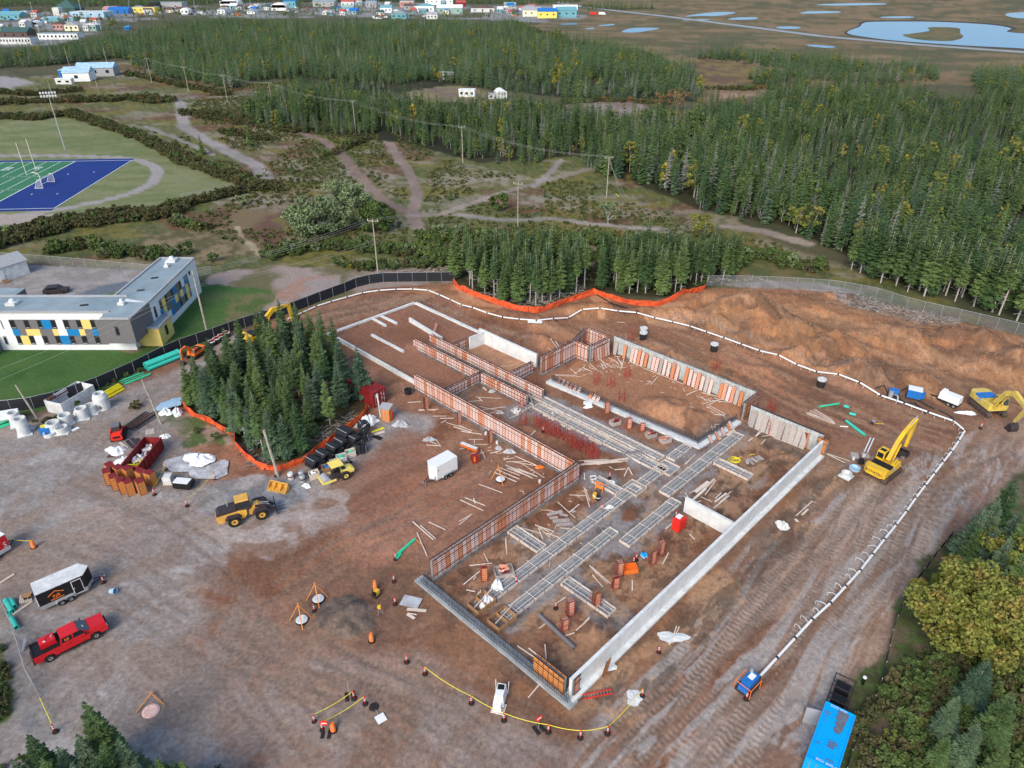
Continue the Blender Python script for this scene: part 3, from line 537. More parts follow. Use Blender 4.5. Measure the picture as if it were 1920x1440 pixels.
def spruce_crown(h, rad, base, seed, step, nb, side):
    rnd = random.Random(seed); V, F = [],[]; z = base
    bul = rnd.uniform(.65,.95)
    while z < h * .985:
        t = (z - base) / (h - base); L = rad * (1 - t) ** bul * (min(1,.55 + t * 3.0)) + .06; k = max(4, int(nb * (.55 + .45 * (1 - t)))); a0 = rnd.uniform(0,6.3)
        for i in range(k):
            if rnd.random() < .10: continue
            az = a0 + 6.283 * i / k + rnd.uniform(-.25,.25); l = L * rnd.uniform(.62,1.2); pt = R(-26 + 50 * t + rnd.uniform(-9,9)); zz = z + rnd.uniform(-.5,.5) * step
            frond(V, F, (0,0, zz), az, l, pt, l * .24 + .05)
            if side and l > .35:
                for sg in (-1,1):
                    for fr in ((.35,.55),(.62,.42))[:side]:
                        q = (math.cos(az) * l * fr[0], math.sin(az) * l * fr[0], zz + l * fr[0] * math.tan(pt)); frond(V, F, q, az + sg * rnd.uniform(.6,.95), l * fr[1], pt - .12, l * .11 + .03)
        z += step * rnd.uniform(.8,1.2)
    frond(V, F, (0,0, h * .95),0,.09,1.35,.04); frond(V, F, (0,0, h * .95),2,.09,1.35,.04); frond(V, F, (0,0, h * .95),4,.09,1.35,.04)
    return V, F
def to_mesh(name, V, F, mats, mi=None):
    me = bpy.data.meshes.new(name); me.from_pydata(V, [], F)
    for m in (mats if isinstance(mats, (list, tuple)) else [mats]): me.materials.append(M_[m])
    if mi: me.polygons.foreach_set('material_index', mi)
    me.update(); return me
def trunk_mb(h, r, twigs, base, seed):
    rnd = random.Random(seed); s = MB(); lean = (rnd.uniform(-.15,.15), rnd.uniform(-.15,.15))
    s.cyl((0,0,-.2),(lean[0], lean[1], h * .55), r, r * .55,6, caps=False); s.cyl((lean[0], lean[1], h * .55),(0,0, h * .97), r * .55,.02,5, caps=False)
    for i in range(twigs):   # dead lower branches
        z = rnd.uniform(.12 * h, max(base, .15 * h) + .5); a = rnd.uniform(0,6.3); l = rnd.uniform(.4,1.3); s.cyl((0,0, z),(math.cos(a) * l, math.sin(a) * l, z - rnd.uniform(-.1,.35)),.025,.006,3, caps=False)
    return s
SPR = []   # near spruces: (crown mesh, trunk mesh, height)
for i in range(10):
    h = (9.2,10,8.6,10.5,9,7.5,10,9.5,8.2,6.5)[i]; base = (.8,1.2,.6,3.8,.9,.5,4.6,2.6,1.0,.4)[i]; rad = (2.05,1.9,1.95,1.4,2.2,1.8,1.3,1.6,1.7,1.6)[i]
    V, F = spruce_crown(h, rad, base, 100 + i, .30,10,2 if i < 8 else 1)
    SPR.append((to_mesh('spruce_crown', V, F, 'needles_blue' if i in (2,4,8) else 'needles'), trunk_mb(h, .13,26 if base > 2 else 5, base, i).mesh('spruce_trunk','bark_pale' if base > 2 else 'bark'), h))
def place_spruce(x, y, z, v, sc, rz, label, group, name='spruce_tree'):
    o = thing(name, label, 'tree', (x, y, z), rz, group); c, t, h = SPR[v]
    s = (sc * random.uniform(.88,1.1), sc * random.uniform(.88,1.1), sc)
    for n, me in (('trunk', t),('crown', c)):
        k = link(n, me, o); k.scale = s
    return o
def scatter(poly, gap, seed=0, jit=.42, px=True):
    P = pts(poly) if px else np.array(poly); rnd = np.random.RandomState(seed)
    x0, y0 = P.min(0); x1, y1 = P.max(0); nx, ny = int((x1 - x0) / gap) + 2, int((y1 - y0) / gap) + 2
    gx, gy = np.meshgrid(np.arange(nx), np.arange(ny)); X = (x0 + (gx + (gy % 2) * .5 + rnd.uniform(-jit, jit, gx.shape)) * gap).ravel(); Y = (y0 + (gy + rnd.uniform(-jit, jit, gx.shape)) * gap).ravel()
    k = inside(X, Y, P); return np.stack([X[k], Y[k]],-1)
LOOK = ['full','tall full','blue-green','bare-stemmed','broad blue-green','short','slim bare-stemmed','half-bare','small blue-green','stunted']
_W = 'first second third fourth fifth sixth seventh eighth ninth tenth eleventh twelfth thirteenth fourteenth fifteenth sixteenth seventeenth eighteenth nineteenth twentieth'.split()
def ordn(k): return _W[k - 1] if k <= 20 else ['twenty','thirty','forty','fifty','sixty','seventy','eighty'][k // 10 - 2] + (('-' + _W[k % 10 - 1]) if k % 10 else 'th')
def line_up(trees, where, row, group):
    """label each tree by its row from the front and its place in that row from the left"""
    d0 = min(t_[1] for t_ in trees); rows_ = {}
    for t_ in trees: rows_.setdefault(int((t_[1] - d0) / row),[]).append(t_)
    for r_, k in enumerate(sorted(rows_)):
        for j, t_ in enumerate(sorted(rows_[k])): t_[2]['label'] = '%s spruce %s, %s row, %s from left' % (LOOK[t_[3]], where, ordn(r_ + 1), ordn(j + 1)); t_[2]['group'] = group
# trees close enough to tell apart
def clump(poly, gap, label, group, vs, sc=(.8,1.1), seed=0, more=()):
    T = []
    for x, y in [tuple(q) for q in scatter(poly, gap, seed)] + [tuple(at(*q)[:2]) for q in more]: v = random.choice(vs); T.append((x, y, place_spruce(x, y, tz(x, y) - .05, v, random.uniform(*sc), random.uniform(0,6.3), label, group), v))
    line_up(T, label, gap, group); return len(T)
NG = clump([(356,758),(392,722),(448,676),(505,648),(575,645),(645,690),(688,738),(684,768),(618,816),(558,855),(500,858),(470,838),(447,806),(400,784)],2.95, 'in the orange-fenced clump','spruces in the fenced clump', (0,1,2,3,4,5,6,7,8),(.74,1.02),3,((362,762),(380,752),(398,776),(418,786),(436,797),(452,812),(462,828),(478,842),(496,855),(515,858),(540,856)))
NF = clump([(853,524),(880,545),(940,568),(1005,577),(1060,560),(1100,546),(1100,500),(1000,497),(870,500)],2.35, 'behind the orange fence left of the footpath','spruces behind the orange fence left of the footpath', (3,6,7,1,6),(.8,1.1),5)
NF2 = clump([(1125,545),(1190,560),(1250,562),(1315,535),(1385,524),(1385,498),(1250,495),(1120,500)],2.35, 'behind the orange fence right of the footpath','spruces behind the orange fence right of the footpath', (3,6,7,1,0,7),(.75,1.08),6)
NR = clump([(1590,512),(1660,536),(1740,560),(1830,585),(1930,612),(1935,596),(1840,560),(1740,535),(1660,512),(1600,490)],2.6, 'outside the chain-link fence','spruces along the chain-link fence', (3,6,7,1,7),(.95,1.3),8)
NB = 0; TL, TR_ = [],[]
for px, py, hz in [(160,1325,8.5),(55,1385,7),(105,1395,7.4),(140,1372,7.6),(218,1380,7.2),(190,1400,7),(285,1402,6.5),(315,1408,6.3),(20,1420,6.6),(250,1425,6.4),(80,1430,7),(375,1425,5.8),(340,1432,5.6),(130,1425,7),(175,1432,6.6),(230,1442,6),(30,1450,6),(400,1436,5.2),(300,1445,5.6)]:
    p = at(px, py, hz); v = random.choice((0,1,2,4,5)); TL.append((p.x, p.y, place_spruce(p.x, p.y, 0, v, hz / 9.2, random.uniform(0,6.3),'x', None), v)); NB += 1
for px, py, hz in [(1905,900,9),(1880,925,9),(1850,945,8.5),(1918,945,9.5),(1875,975,8.5),(1900,1000,9),(1840,985,7),(1925,1040,9),(1890,1060,8),(1915,1120,8),(1940,960,10),(1960,1080,9),(1860,1230,7),(1800,1300,6),(1840,1350,6.5),(1900,1300,7),(1890,1400,6),(1780,1380,5)]:
    p = at(px, py, hz); v = random.choice((0,1,2,4,8)); TR_.append((p.x, p.y, place_spruce(p.x, p.y, 0, v, hz / 9.2, random.uniform(0,6.3),'x', None), v)); NB += 1
line_up(TL, 'in the lower left corner', 3, 'spruces in the lower left corner'); line_up(TR_, 'along the lower right edge', 4, 'spruces along the lower right edge')
print('near spruces', NG, NF, NF2, NR, NB)

# broadleaf crowns: leaf clumps through an uneven volume
def leafy(n_cl, per, rad, hgt, z0, leaf, seed, flat=.8):
    rs = np.random.RandomState(seed); V = []; cl = []
    for i in range(n_cl):
        d = rs.normal(size=3); d /= np.linalg.norm(d); r = rs.uniform(.35,1.0) ** .6; c = np.array([d[0] * rad * r, d[1] * rad * r, z0 + hgt * .5 + d[2] * hgt * .5 * r]); cl.append(c)
    cl = np.array(cl); cs = rs.uniform(.16,.30, n_cl) * rad
    k = rs.randint(0, n_cl, n_cl * per); off = rs.normal(size=(n_cl * per, 3)); off /= (np.linalg.norm(off, axis=1, keepdims=True) + 1e-6); off *= rs.uniform(.3,1,(n_cl * per, 1)) ** .5
    P = cl[k] + off * cs[k][:, None] * np.array([1,1, flat])
    P[:, 2] = np.maximum(P[:, 2],.05)
    a = rs.normal(size=P.shape); a[:, 2] *= .6; a /= np.linalg.norm(a, axis=1, keepdims=True); b = np.cross(a, rs.normal(size=P.shape)); b /= np.linalg.norm(b, axis=1, keepdims=True)
    s = leaf * rs.uniform(.6,1.3,(len(P),1)); a *= s; b *= s * .75
    V = np.stack([P - a * .5, P + b * .5, P + a * .5, P - b * .5],1).reshape(-1,3); F = np.arange(len(V)).reshape(-1,4)
    return V.tolist(), F.tolist(), cl
def limbs(cl, z0, r, seed, n=9):
    rnd = random.Random(seed); s = MB(); top = float(np.mean(cl[:, 2])); s.cyl((0,0,-.2),(.1,0, max(z0,.4)), r, r * .7,6, caps=False)
    for i in range(min(n, len(cl))):
        c = cl[i * len(cl) // n]; m = Vector((c[0] * .35, c[1] * .35, max(z0,.4) + (c[2] - z0) * .5)); s.tube([(.1,0, max(z0,.4)), m, Vector(c)], r * .3,4)
    return s
def broadleaf(name, label, cat, loc, rad, hgt, z0, mt, n_cl=26, per=60, leaf=.32, seed=1, group=None, bark='bark', sc=1.0):
    o = thing(name, label, cat, loc, random.uniform(0,6), group); V, F, cl = leafy(n_cl, per, rad, hgt, z0, leaf, seed)
    link('crown', to_mesh('crown', V, F, mt), o); limbs(cl, z0,.05 + rad * .035, seed).build('trunk', bark, o); return o
BUSH = {}
def bush_meshes(kind, mt, n, rad, hgt, n_cl, per, leaf):
    BUSH[kind] = []
    for i in range(n):
        V, F, cl = leafy(n_cl, per, rad, hgt, .0, leaf, 300 + i * 7 + len(kind)); tm = limbs(cl, .2,.05, i, 6); nV = len(V)
        BUSH[kind].append((to_mesh('crown', V, F, mt), tm.mesh('stem','bark'), to_mesh(kind, V + [list(p) for p in tm.v], F + [[q + nV for q in f] for f in tm.f],[mt, 'bark'],[0] * len(F) + [1] * len(tm.f))))
bush_meshes('willow','leaf_willow', 4,1.5,2.2,20,40,.42); bush_meshes('alder','leaf_green', 4,1.5,2.4,20,42,.42); bush_meshes('pale','leaf_pale', 3,1.6,3.0,20,42,.42); bush_meshes('yellowing','leaf_birch', 2,1.4,2.6,14,30,.3); bush_meshes('rusty','leaf_rust', 2,1.4,2.4,14,24,.3)
def bush(px, py, kind, sc, label, group=None, name='shrub'):
    p = on(px, py); o = thing(name, label, 'shrub', p, random.uniform(0,6), group); c, s, _ = random.choice(BUSH[kind])
    for n, me in (('crown', c),('stem', s)): k = link(n, me, o); k.scale = (sc, sc, sc * random.uniform(.9,1.15))
# single broadleaf trees
pb = at(1790,1215); broadleaf('birch_tree','big yellow-green birch overhanging the black fence beside the haul road','tree', (pb.x, pb.y, 0),5.4,6.2,2.4, 'leaf_birch', 64,330,.36,11, bark='bark_pale')
pb = at(1875,1110); broadleaf('birch_tree','yellowing birch with bare branches behind the big birch at right','tree', (pb.x, pb.y, 0),3.6,5.2,2.0, 'leaf_birch', 34,260,.34,12, bark='bark_pale')
pb = at(1492,437); broadleaf('birch_tree','lone yellow-green birch with white trunk at the forest edge by the sandy track','tree', (pb.x, pb.y, 0),2.9,5.6,2.2, 'leaf_birch', 18,70,.42,13, bark='bark_pale')
pb = at(1862,556); broadleaf('birch_tree','bright yellow birch among the spruces near the chain-link fence corner','tree', (pb.x, pb.y, 0),2.6,5.0,2.5, 'leaf_yellow', 18,70,.42,14, bark='bark_pale')
pb = at(1310,445); broadleaf('maple_tree','round olive and orange tree behind the spruce strip','tree', (pb.x, pb.y, 0),3.8,5.0,.8, 'leaf_birch', 22,70,.45,15)
pb = at(671,200); broadleaf('birch_tree','slim yellow tree beside the power line in the middle distance','tree', (pb.x, pb.y, 0),2.2,6.5,1.5, 'leaf_yellow', 14,40,.6,16)
pb = at(1268,208); broadleaf('birch_tree','large rust-brown thin-leaved tree at the sandy clearing','tree', (pb.x, pb.y, 0),5.0,8.5,1.5, 'leaf_rust', 24,40,.5,17)
pb = at(1236,205); broadleaf('birch_tree','smaller rust-brown tree left of the large brown tree at the clearing','tree', (pb.x, pb.y, 0),3.0,6.0,1.2, 'leaf_rust', 16,36,.5,18)
pb = at(1140,420); broadleaf('poplar_tree','pale green young tree with white stems beside the track','tree', (pb.x, pb.y, 0),2.6,5.0,1.0, 'leaf_pale', 16,60,.4,19, bark='bark_pale')
pb = at(590,440); broadleaf('willow_tree','left dome of the pale grey-green willow thicket on the heath','tree', (pb.x, pb.y, 0),6.4,9.0,.2, 'leaf_pale', 56,150,.6,20)
pb = at(655,425); broadleaf('willow_tree','taller middle dome of the pale grey-green willow thicket on the heath','tree', (pb.x, pb.y, 0),6.8,11.0,.2, 'leaf_pale', 60,150,.6,21)
pb = at(705,432); broadleaf('willow_tree','right greener dome of the pale willow thicket beside the sandy track','tree', (pb.x, pb.y, 0),4.6,7.5,.2, 'leaf_green', 40,140,.55,22)
for px, py, sc, lb in [(380,290,1.3, 'lone dark conifer bush beside the grey sandy track above the field'),(470,275,1.5, 'lone green bush between two sandy tracks'),(548,325,.8, 'small green conifer on the heath right of the field'),(640,385,.9, 'small bush on the heath beside the left track'),(845,375,.8, 'small conifer on the heath above the shrub belt'),(1022,370,.8, 'small conifer on the heath beside the diagonal track')]:
    p = at(px, py); place_spruce(p.x, p.y, 0,5 if 'bush' in lb else 9, sc * .72,1.0, lb, None)
for i, (px, py, k, sc, lb) in enumerate([(935,395, 'alder', 1.9, 'broad green shrub left of the middle power pole'),(350,478, 'alder', 1.2, 'round dark shrub on the grassy slope beyond the school fence'),(400,490, 'alder', .9, 'small dark shrub on the slope nearest the school wing'),(455,385, 'pale', 1.0, 'pale round shrub on the red heath patch'),(500,330, 'yellowing', .9, 'yellow-green shrub where the sandy track meets the hedge'),(1470,415, 'alder', .9, 'low shrub in front of the lone yellow birch'),(520,360, 'willow', 1.3, 'round willow at the tip of the playing-field hedge'),(255,765, 'willow', .6, 'weedy bush beside the black fence and yellow pipes'),(95,798, 'willow', .75, 'weedy bush behind the concrete manhole rings'),(140,765, 'alder', .55, 'small green bush in front of the white panel box'),(370,812, 'alder', .35, 'weed clump on the bare patch by the orange fence'),(405,825, 'alder', .4, 'larger weed clump on the bare patch by the orange fence')]):
    bush(px, py, k, sc, lb)

# masses of plants: one object each
def gn_scatter(name, label, cat, points, vid, scl, variants):
    """instances of the variants on a cloud of points; no one could count these plants"""
    col = bpy.data.collections.new(name + '_kinds')
    for i, me in enumerate(variants): col.objects.link(bpy.data.objects.new('%s_%02d' % (name, i), me))
    me = bpy.data.meshes.new(name); n = len(points); me.vertices.add(n); me.vertices.foreach_set('co', np.asarray(points, dtype=np.float32).ravel())
    for an, ty, dat in (('vid','INT', np.asarray(vid, dtype=np.int32)),('scl','FLOAT', np.asarray(scl, dtype=np.float32)),('rot','FLOAT', np.random.uniform(0,6.28, n).astype(np.float32))):
        me.attributes.new(an, ty, 'POINT').data.foreach_set('value', dat)
    o = link(name, me); tag(o, label, cat, kind='stuff')
    g = bpy.data.node_groups.new(name, 'GeometryNodeTree'); g.interface.new_socket('Geometry', in_out='INPUT', socket_type='NodeSocketGeometry'); g.interface.new_socket('Geometry', in_out='OUTPUT', socket_type='NodeSocketGeometry')
    N = g.nodes.new; L = g.links.new; gi, go = N('NodeGroupInput'), N('NodeGroupOutput'); ip = N('GeometryNodeInstanceOnPoints'); ci = N('GeometryNodeCollectionInfo')
    ci.inputs['Collection'].default_value = col; ci.inputs['Separate Children'].default_value = True; ci.inputs['Reset Children'].default_value = True; ip.inputs['Pick Instance'].default_value = True
    def na(an, ty):
        q = N('GeometryNodeInputNamedAttribute'); q.data_type = ty; q.inputs['Name'].default_value = an; return q.outputs['Attribute']
    cx = N('ShaderNodeCombineXYZ'); L(na('rot','FLOAT'), cx.inputs[2]); er = N('FunctionNodeEulerToRotation'); L(cx.outputs[0], er.inputs[0])
    mp = N('GeometryNodeMeshToPoints'); L(gi.outputs[0], mp.inputs[0]); L(mp.outputs[0], ip.inputs['Points']); L(ci.outputs[0], ip.inputs['Instance']); L(na('vid','INT'), ip.inputs['Instance Index']); L(er.outputs[0], ip.inputs['Rotation']); L(na('scl','FLOAT'), ip.inputs['Scale']); L(ip.outputs[0], go.inputs[0])
    md = o.modifiers.new('plants','NODES'); md.node_group = g; return o
def tree_lod(i, h, rad, base, step, nb, side, nm, tw=0):
    V, F = spruce_crown(h, rad, base, 500 + i, step, nb, side); tm = MB(); tm.cyl((0,0,-.2),(0,0, base + h * .25),.11,.06,5, caps=False); n = len(V)
    return to_mesh('spruce', V + tm.v, F + [tuple(q + n for q in f) for f in tm.f],[nm, 'bark'],[0] * len(F) + [1] * len(tm.f))
def snag(i, h):
    V, F = spruce_crown(h, 1.05, h * .12,700 + i, .42,7,0); tm = trunk_mb(h, .07,10, h * .5, i); n = len(V)
    return to_mesh('snag', V + tm.v, F + [tuple(q + n for q in f) for f in tm.f],['needles_dead','bark'],[0] * len(F) + [1] * len(tm.f))
def leaf_tree(i, mt, rad=1.6, h=6.0):
    V, F, cl = leafy(18,40, rad, h * .75, h * .25,.55,800 + i); tm = limbs(cl, h * .25,.1, i, 5); n = len(V)
    return to_mesh('leaf_tree', V + [list(p) for p in tm.v], F + [[q + n for q in f] for f in tm.f],[mt, 'bark_pale'],[0] * len(F) + [1] * len(tm.f))
MID = [tree_lod(0,8.5,1.45,.8,.42,8,1, 'needles'), tree_lod(1,9.5,1.3,1.5,.42,8,1, 'needles'), tree_lod(2,7.5,1.4,.5,.42,8,1, 'needles_blue'), tree_lod(3,10,1.25,3.2,.42,8,1, 'needles', 12), tree_lod(4,8,1.65,.6,.42,8,1, 'needles'), tree_lod(5,6.5,1.35,.4,.42,8,1, 'needles_blue'), snag(0,8), snag(1,9), leaf_tree(0, 'leaf_birch', 2.2,7), leaf_tree(1, 'leaf_yellow', 1.4,6), leaf_tree(2, 'leaf_green', 2.0,7)]
FAR = [tree_lod(20 + i, (8,9,7,8.5)[i],(1.8,1.65,1.7,1.5)[i],.5,.7,7,0,('needles','needles','needles_blue','needles')[i]) for i in range(4)] + [snag(5,8), leaf_tree(5, 'leaf_birch', 1.9,6), leaf_tree(6, 'leaf_yellow', 1.5,6)]
PW = [.20,.20,.13,.14,.08,.07,.045,.03,.025,.004,.04]; PWF = [.29,.26,.17,.17,.055,.02,.005]
def forest(name, label, polys, gap, variants, pw, sc, seed, cut=()):
    P = np.concatenate([scatter(p, gap, seed + i) for i, p in enumerate(polys)])
    for c in cut: P = P[~inside(P[:, 0], P[:, 1], pts(c))]
    # denser and taller in places, thin in others
    k = fbm(P[:, 0] * .04, P[:, 1] * .04, seed + 60,3); keep = np.random.uniform(0,1, len(P)) < np.clip((k - .30) * 5,.42,1); P = P[keep]; k = k[keep]
    s = np.random.uniform(sc[0], sc[1], len(P)) * (.5 + 1.0 * k) * np.random.choice([1,1,1,.7,1.2], len(P)); v = np.random.choice(len(variants), len(P), p=np.array(pw) / sum(pw))
    gn_scatter(name, label, 'forest', np.column_stack([P, np.zeros(len(P))]), v, s, variants); print(name, len(P))
C_RIGHT = [(1190,345),(1235,352),(1262,372),(1290,352),(1312,395),(1390,415),(1480,425),(1510,450),(1560,470),(1600,488),(1660,510),(1740,533),(1840,558),(1960,590),(2060,600),(2060,190),(1920,195),(1800,190),(1700,182),(1560,172),(1470,178),(1400,200),(1330,205),(1300,225),(1240,238),(1200,235),(1170,240),(1165,300)]
C_LOBE = [(452,218),(500,188),(560,172),(640,170),(700,195),(745,208),(860,212),(960,212),(1060,225),(1165,245),(1175,340),(1110,325),(1080,292),(1000,312),(900,306),(840,285),(760,268),(712,232),(705,255),(640,255),(560,248),(480,240)]
forest('spruce_forest','dense dark spruce forest covering the right half beyond the works', [C_RIGHT, C_LOBE],2.55, MID, PW, (.75,1.15),11)
C_FAR = [(-80,135),(110,122),(230,108),(262,140),(330,150),(430,168),(520,148),(600,146),(650,160),(700,180),(720,165),(790,152),(860,158),(960,176),(1060,185),(1160,192),(1240,186),(1300,190),(1322,182),(1300,145),(1250,112),(1200,94),(1100,82),(1010,74),(960,50),(860,47),(600,50),(470,44),(330,52),(250,62),(170,82),(100,98),(-80,112)]
C_STRIP = [(1305,106),(1410,106),(1500,114),(1590,120),(1690,122),(1750,132),(1762,152),(1640,160),(1500,160),(1420,162),(1400,146),(1490,134),(1400,120),(1310,112)]
forest('spruce_forest','wide band of spruce forest between the town and the heath', [C_FAR, C_STRIP, [(1820,140),(1990,130),(1990,200),(1830,182)]],3.3, FAR, PWF, (.8,1.25),31)
forest('spruce_forest','far strip of dark forest behind the town at the top edge', [[(-400,14),(330,12),(420,6),(700,3),(1000,9),(1090,6),(1090,-6),(700,-14),(-400,-14)],[(1090,12),(1220,15),(1235,17),(1100,20)]],6.5, FAR, PWF, (1.0,1.5),41)
forest('town_trees','scattered trees between the roofs of the far town', [[(-60,70),(200,60),(330,34),(700,36),(960,42),(1000,20),(480,8),(-60,26)]],15, FAR, [.2,.2,.2,.1,.02,.2,.08],(.7,1.1),71)
def band(px, half, gap, seed):
    P = scatter([(min(p[0] for p in px) - 60, min(p[1] for p in px) - 12),(max(p[0] for p in px) + 60, min(p[1] for p in px) - 12),(max(p[0] for p in px) + 60, max(p[1] for p in px) + 20),(min(p[0] for p in px) - 60, max(p[1] for p in px) + 20)], gap, seed)
    D, _ = line_dist(P[:, 0], P[:, 1], pts(px), half + 1); return P[D + (fbm(P[:, 0] * .2, P[:, 1] * .2, seed, 2) - .5) * half < half * .8]
def scrub(name, label, sets, kinds, sc, seed):
    P = np.concatenate(sets); va = [b[2] for k, w_ in kinds for b in BUSH[k]]; pw = np.array([w_ / len(BUSH[k]) for k, w_ in kinds for b in BUSH[k]]); z = terr(P[:, 0], P[:, 1])
    gn_scatter(name, label, 'shrubs', np.column_stack([P, z]), np.random.choice(len(va), len(P), p=pw / pw.sum()), np.random.uniform(sc[0], sc[1], len(P)), va); print(name, len(P))
scrub('willow_hedge','brown-green willow hedge around the playing field', [band([(-60,218),(60,224),(130,215),(200,237),(262,258),(335,296),(405,326),(470,346),(500,352)],3.2,1.5,1), band([(318,392),(400,374),(470,358),(510,354)],1.8,1.3,2), band([(-60,470),(60,440),(130,420),(200,412),(270,408),(315,400)],5.5,1.6,3)],[('willow', 1.0),('alder', .12)],(.75,1.15),1)
scrub('willow_scrub','brown willow scrub on the heath behind the playing field', [band([(-60,195),(60,192),(150,190),(260,186),(310,190)],7,2.3,4), band([(365,215),(430,225),(500,238),(560,246)],6,2.2,5), band([(-40,172),(60,178),(140,172)],6,2.4,6), band([(420,250),(500,262)],3,2,7), band([(240,140),(300,152),(420,178)],4,2.4,8), band([(600,300),(690,262)],1.5,2,9), band([(1060,195),(1130,190),(1260,195)],3,2.4,10), band([(730,205),(820,200),(1050,205)],2.5,2.4,11), band([(960,42),(1000,60),(1050,70)],8,4,12), band([(1330,168),(1480,168)],4,2.6,13)],[('willow', 1.0),('alder', .15),('rusty', .06)],(.7,1.15),2)
scrub('green_scrub','green shrub belt between the heath and the works', [band([(820,448),(900,448),(1000,455),(1100,450),(1200,458),(1270,470)],5.0,1.7,14), band([(820,488),(870,492),(960,480),(1100,482),(1280,486),(1380,492)],3.5,1.6,15), band([(110,470),(170,462),(230,478),(310,482)],3.2,1.5,16), band([(520,478),(600,462),(700,470),(790,480)],3.2,1.7,17), band([(1395,480),(1450,488),(1530,505)],3.2,1.7,18), band([(640,500),(690,505),(820,500)],1.2,1.5,19), band([(800,450),(820,485)],3,1.7,20), band([(380,430),(330,420)],2,1.6,21), band([(1280,465),(1330,470),(1380,478)],3,1.8,22)],[('alder', 1.0),('willow', .35),('yellowing', .12),('pale', .1)],(.65,1.05),3)
scrub('undergrowth','tangled green undergrowth in the lower right corner', [scatter([(1690,1265),(1760,1200),(1870,1180),(1990,1100),(2100,1500),(1640,1500),(1660,1380)],.95,5), scatter([(1600,1340),(1660,1270),(1690,1290),(1640,1440),(1590,1460)],1.3,6)],[('alder', 1.0),('willow', .8),('yellowing', .15)],(.35,.8),4)
scrub('weeds','weeds and saplings along the edges of the yard', [scatter([(-80,1195),(6,1215),(26,1300),(18,1345),(-80,1400)],.8,7), scatter([(-60,1400),(80,1425),(250,1440),(420,1445),(420,1520),(-60,1520)],1.2,8), band([(205,722),(260,700),(310,676)],.5,1.1,9), band([(60,790),(110,790)],.8,.9,10), scatter([(360,765),(440,806),(480,850),(560,850),(660,785),(640,700),(480,660)],2.0,11), scatter([(860,528),(1000,570),(1110,540),(1250,555),(1370,520),(1100,505)],2.2,12)],[('alder', 1.0),('willow', .5),('yellowing', .1)],(.16,.42),5)
hp = scatter([(270,240),(420,165),(560,150),(720,240),(880,320),(1170,350),(1300,420),(1500,470),(1340,480),(1100,430),(860,440),(520,480),(330,420),(500,350)],1.9,51)
hk = fbm(hp[:, 0] * .06, hp[:, 1] * .06,66,3); hp = hp[hk > .44]
for px, wd, c in TRACKS:
    if wd > 0: D, _ = line_dist(hp[:, 0], hp[:, 1], pts(px),5); hp = hp[D > wd * 1.4]
HM = []
for i in range(3):
    V, F, cl = leafy(7,18,.7,.5,0,.3,900 + i); HM.append(to_mesh('heath_clump', V, F, 'heath_leaf'))
gn_scatter('heath_plants','low heath plants and moss tufts between the sandy tracks','heath', np.column_stack([hp, np.zeros(len(hp))]), np.random.randint(0,3, len(hp)), np.random.uniform(.5,1.5, len(hp)), HM); print('heath', len(hp))
# ------------------------------------------------------------------ foundations
def striped(name, c, c2, period):
    """bare concrete with the pale vertical seams the form panels left"""
    m = mat(name, c, .85,.10,2.2, c2=c2, bump=.08); t = m.node_tree; L = t.links.new; b = t.nodes['Principled BSDF']; src = b.inputs['Base Color'].links[0].from_socket
    tc = t.nodes.new('ShaderNodeTexCoord'); sx = t.nodes.new('ShaderNodeSeparateXYZ'); L(tc.outputs['Object'], sx.inputs[0]); md = t.nodes.new('ShaderNodeMath'); md.operation = 'MODULO'; md.inputs[1].default_value = period; ad = t.nodes.new('ShaderNodeMath'); ad.inputs[1].default_value = 600; L(sx.outputs[0], ad.inputs[0]); L(ad.outputs[0], md.inputs[0])
    lt = t.nodes.new('ShaderNodeMath'); lt.operation = 'LESS_THAN'; lt.inputs[1].default_value = .07; L(md.outputs[0], lt.inputs[0]); f = t.nodes.new('ShaderNodeMath'); f.operation = 'MULTIPLY'; f.inputs[1].default_value = .55; L(lt.outputs[0], f.inputs[0])
    mx = t.nodes.new('ShaderNodeMix'); mx.data_type = 'RGBA'; L(f.outputs[0], mx.inputs[0]); L(src, mx.inputs[6]); mx.inputs[7].default_value = (.74,.68,.60,1); L(mx.outputs[2], b.inputs['Base Color'])
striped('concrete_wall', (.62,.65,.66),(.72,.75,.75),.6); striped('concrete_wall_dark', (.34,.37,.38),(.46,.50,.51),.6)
def frame_at(u0, v0, u1, v1):
    a, b = uv(u0, v0), uv(u1, v1); d = b - a; return a, d.length, math.atan2(d.y, d.x)
def conc_wall(label, u0, v0, u1, v1, h, th=.3, foot=.9, mt='concrete_wall', topmt='concrete', fh=.28, name='foundation_wall'):
    a, L, rz = frame_at(u0, v0, u1, v1); o = thing(name, label, 'wall', a, rz); s = MB(); n = max(1, int(L / 6))
    for i in range(n):
        x0, x1 = L * i / n, L * (i + 1) / n - .012; s.box(((x0 + x1) / 2,0, h / 2 - .1),(x1 - x0, th, h + .2))
    s.build('wall_face', mt, o); MB().box((L / 2,0, h + .012),(L, th + .03,.024)).build('wall_top', topmt, o)
    if foot: MB().box((L / 2,0, fh / 2 - .1),(L + foot * .4, foot, fh + .2)).build('footing','concrete', o)
    return o
PANEL = {}
def panel_mesh(h, mt, wd=.58):
    k = (h, mt, wd)
    if k not in PANEL:
        s = MB(); s.box((0,0, h / 2),(wd, .035, h), mi=0); n = max(2, int(h / .3))
        for i in range(n + 1): s.box((0,0,.02 + (h - .04) * i / n),(wd + .02,.085,.032), mi=1)
        for x in (-wd / 2 + .006, wd / 2 - .006): s.box((x, 0, h / 2),(.012,.06, h), mi=1)
        PANEL[k] = s.mesh('form_panel', [mt, 'steel_brown'])
    return PANEL[k]
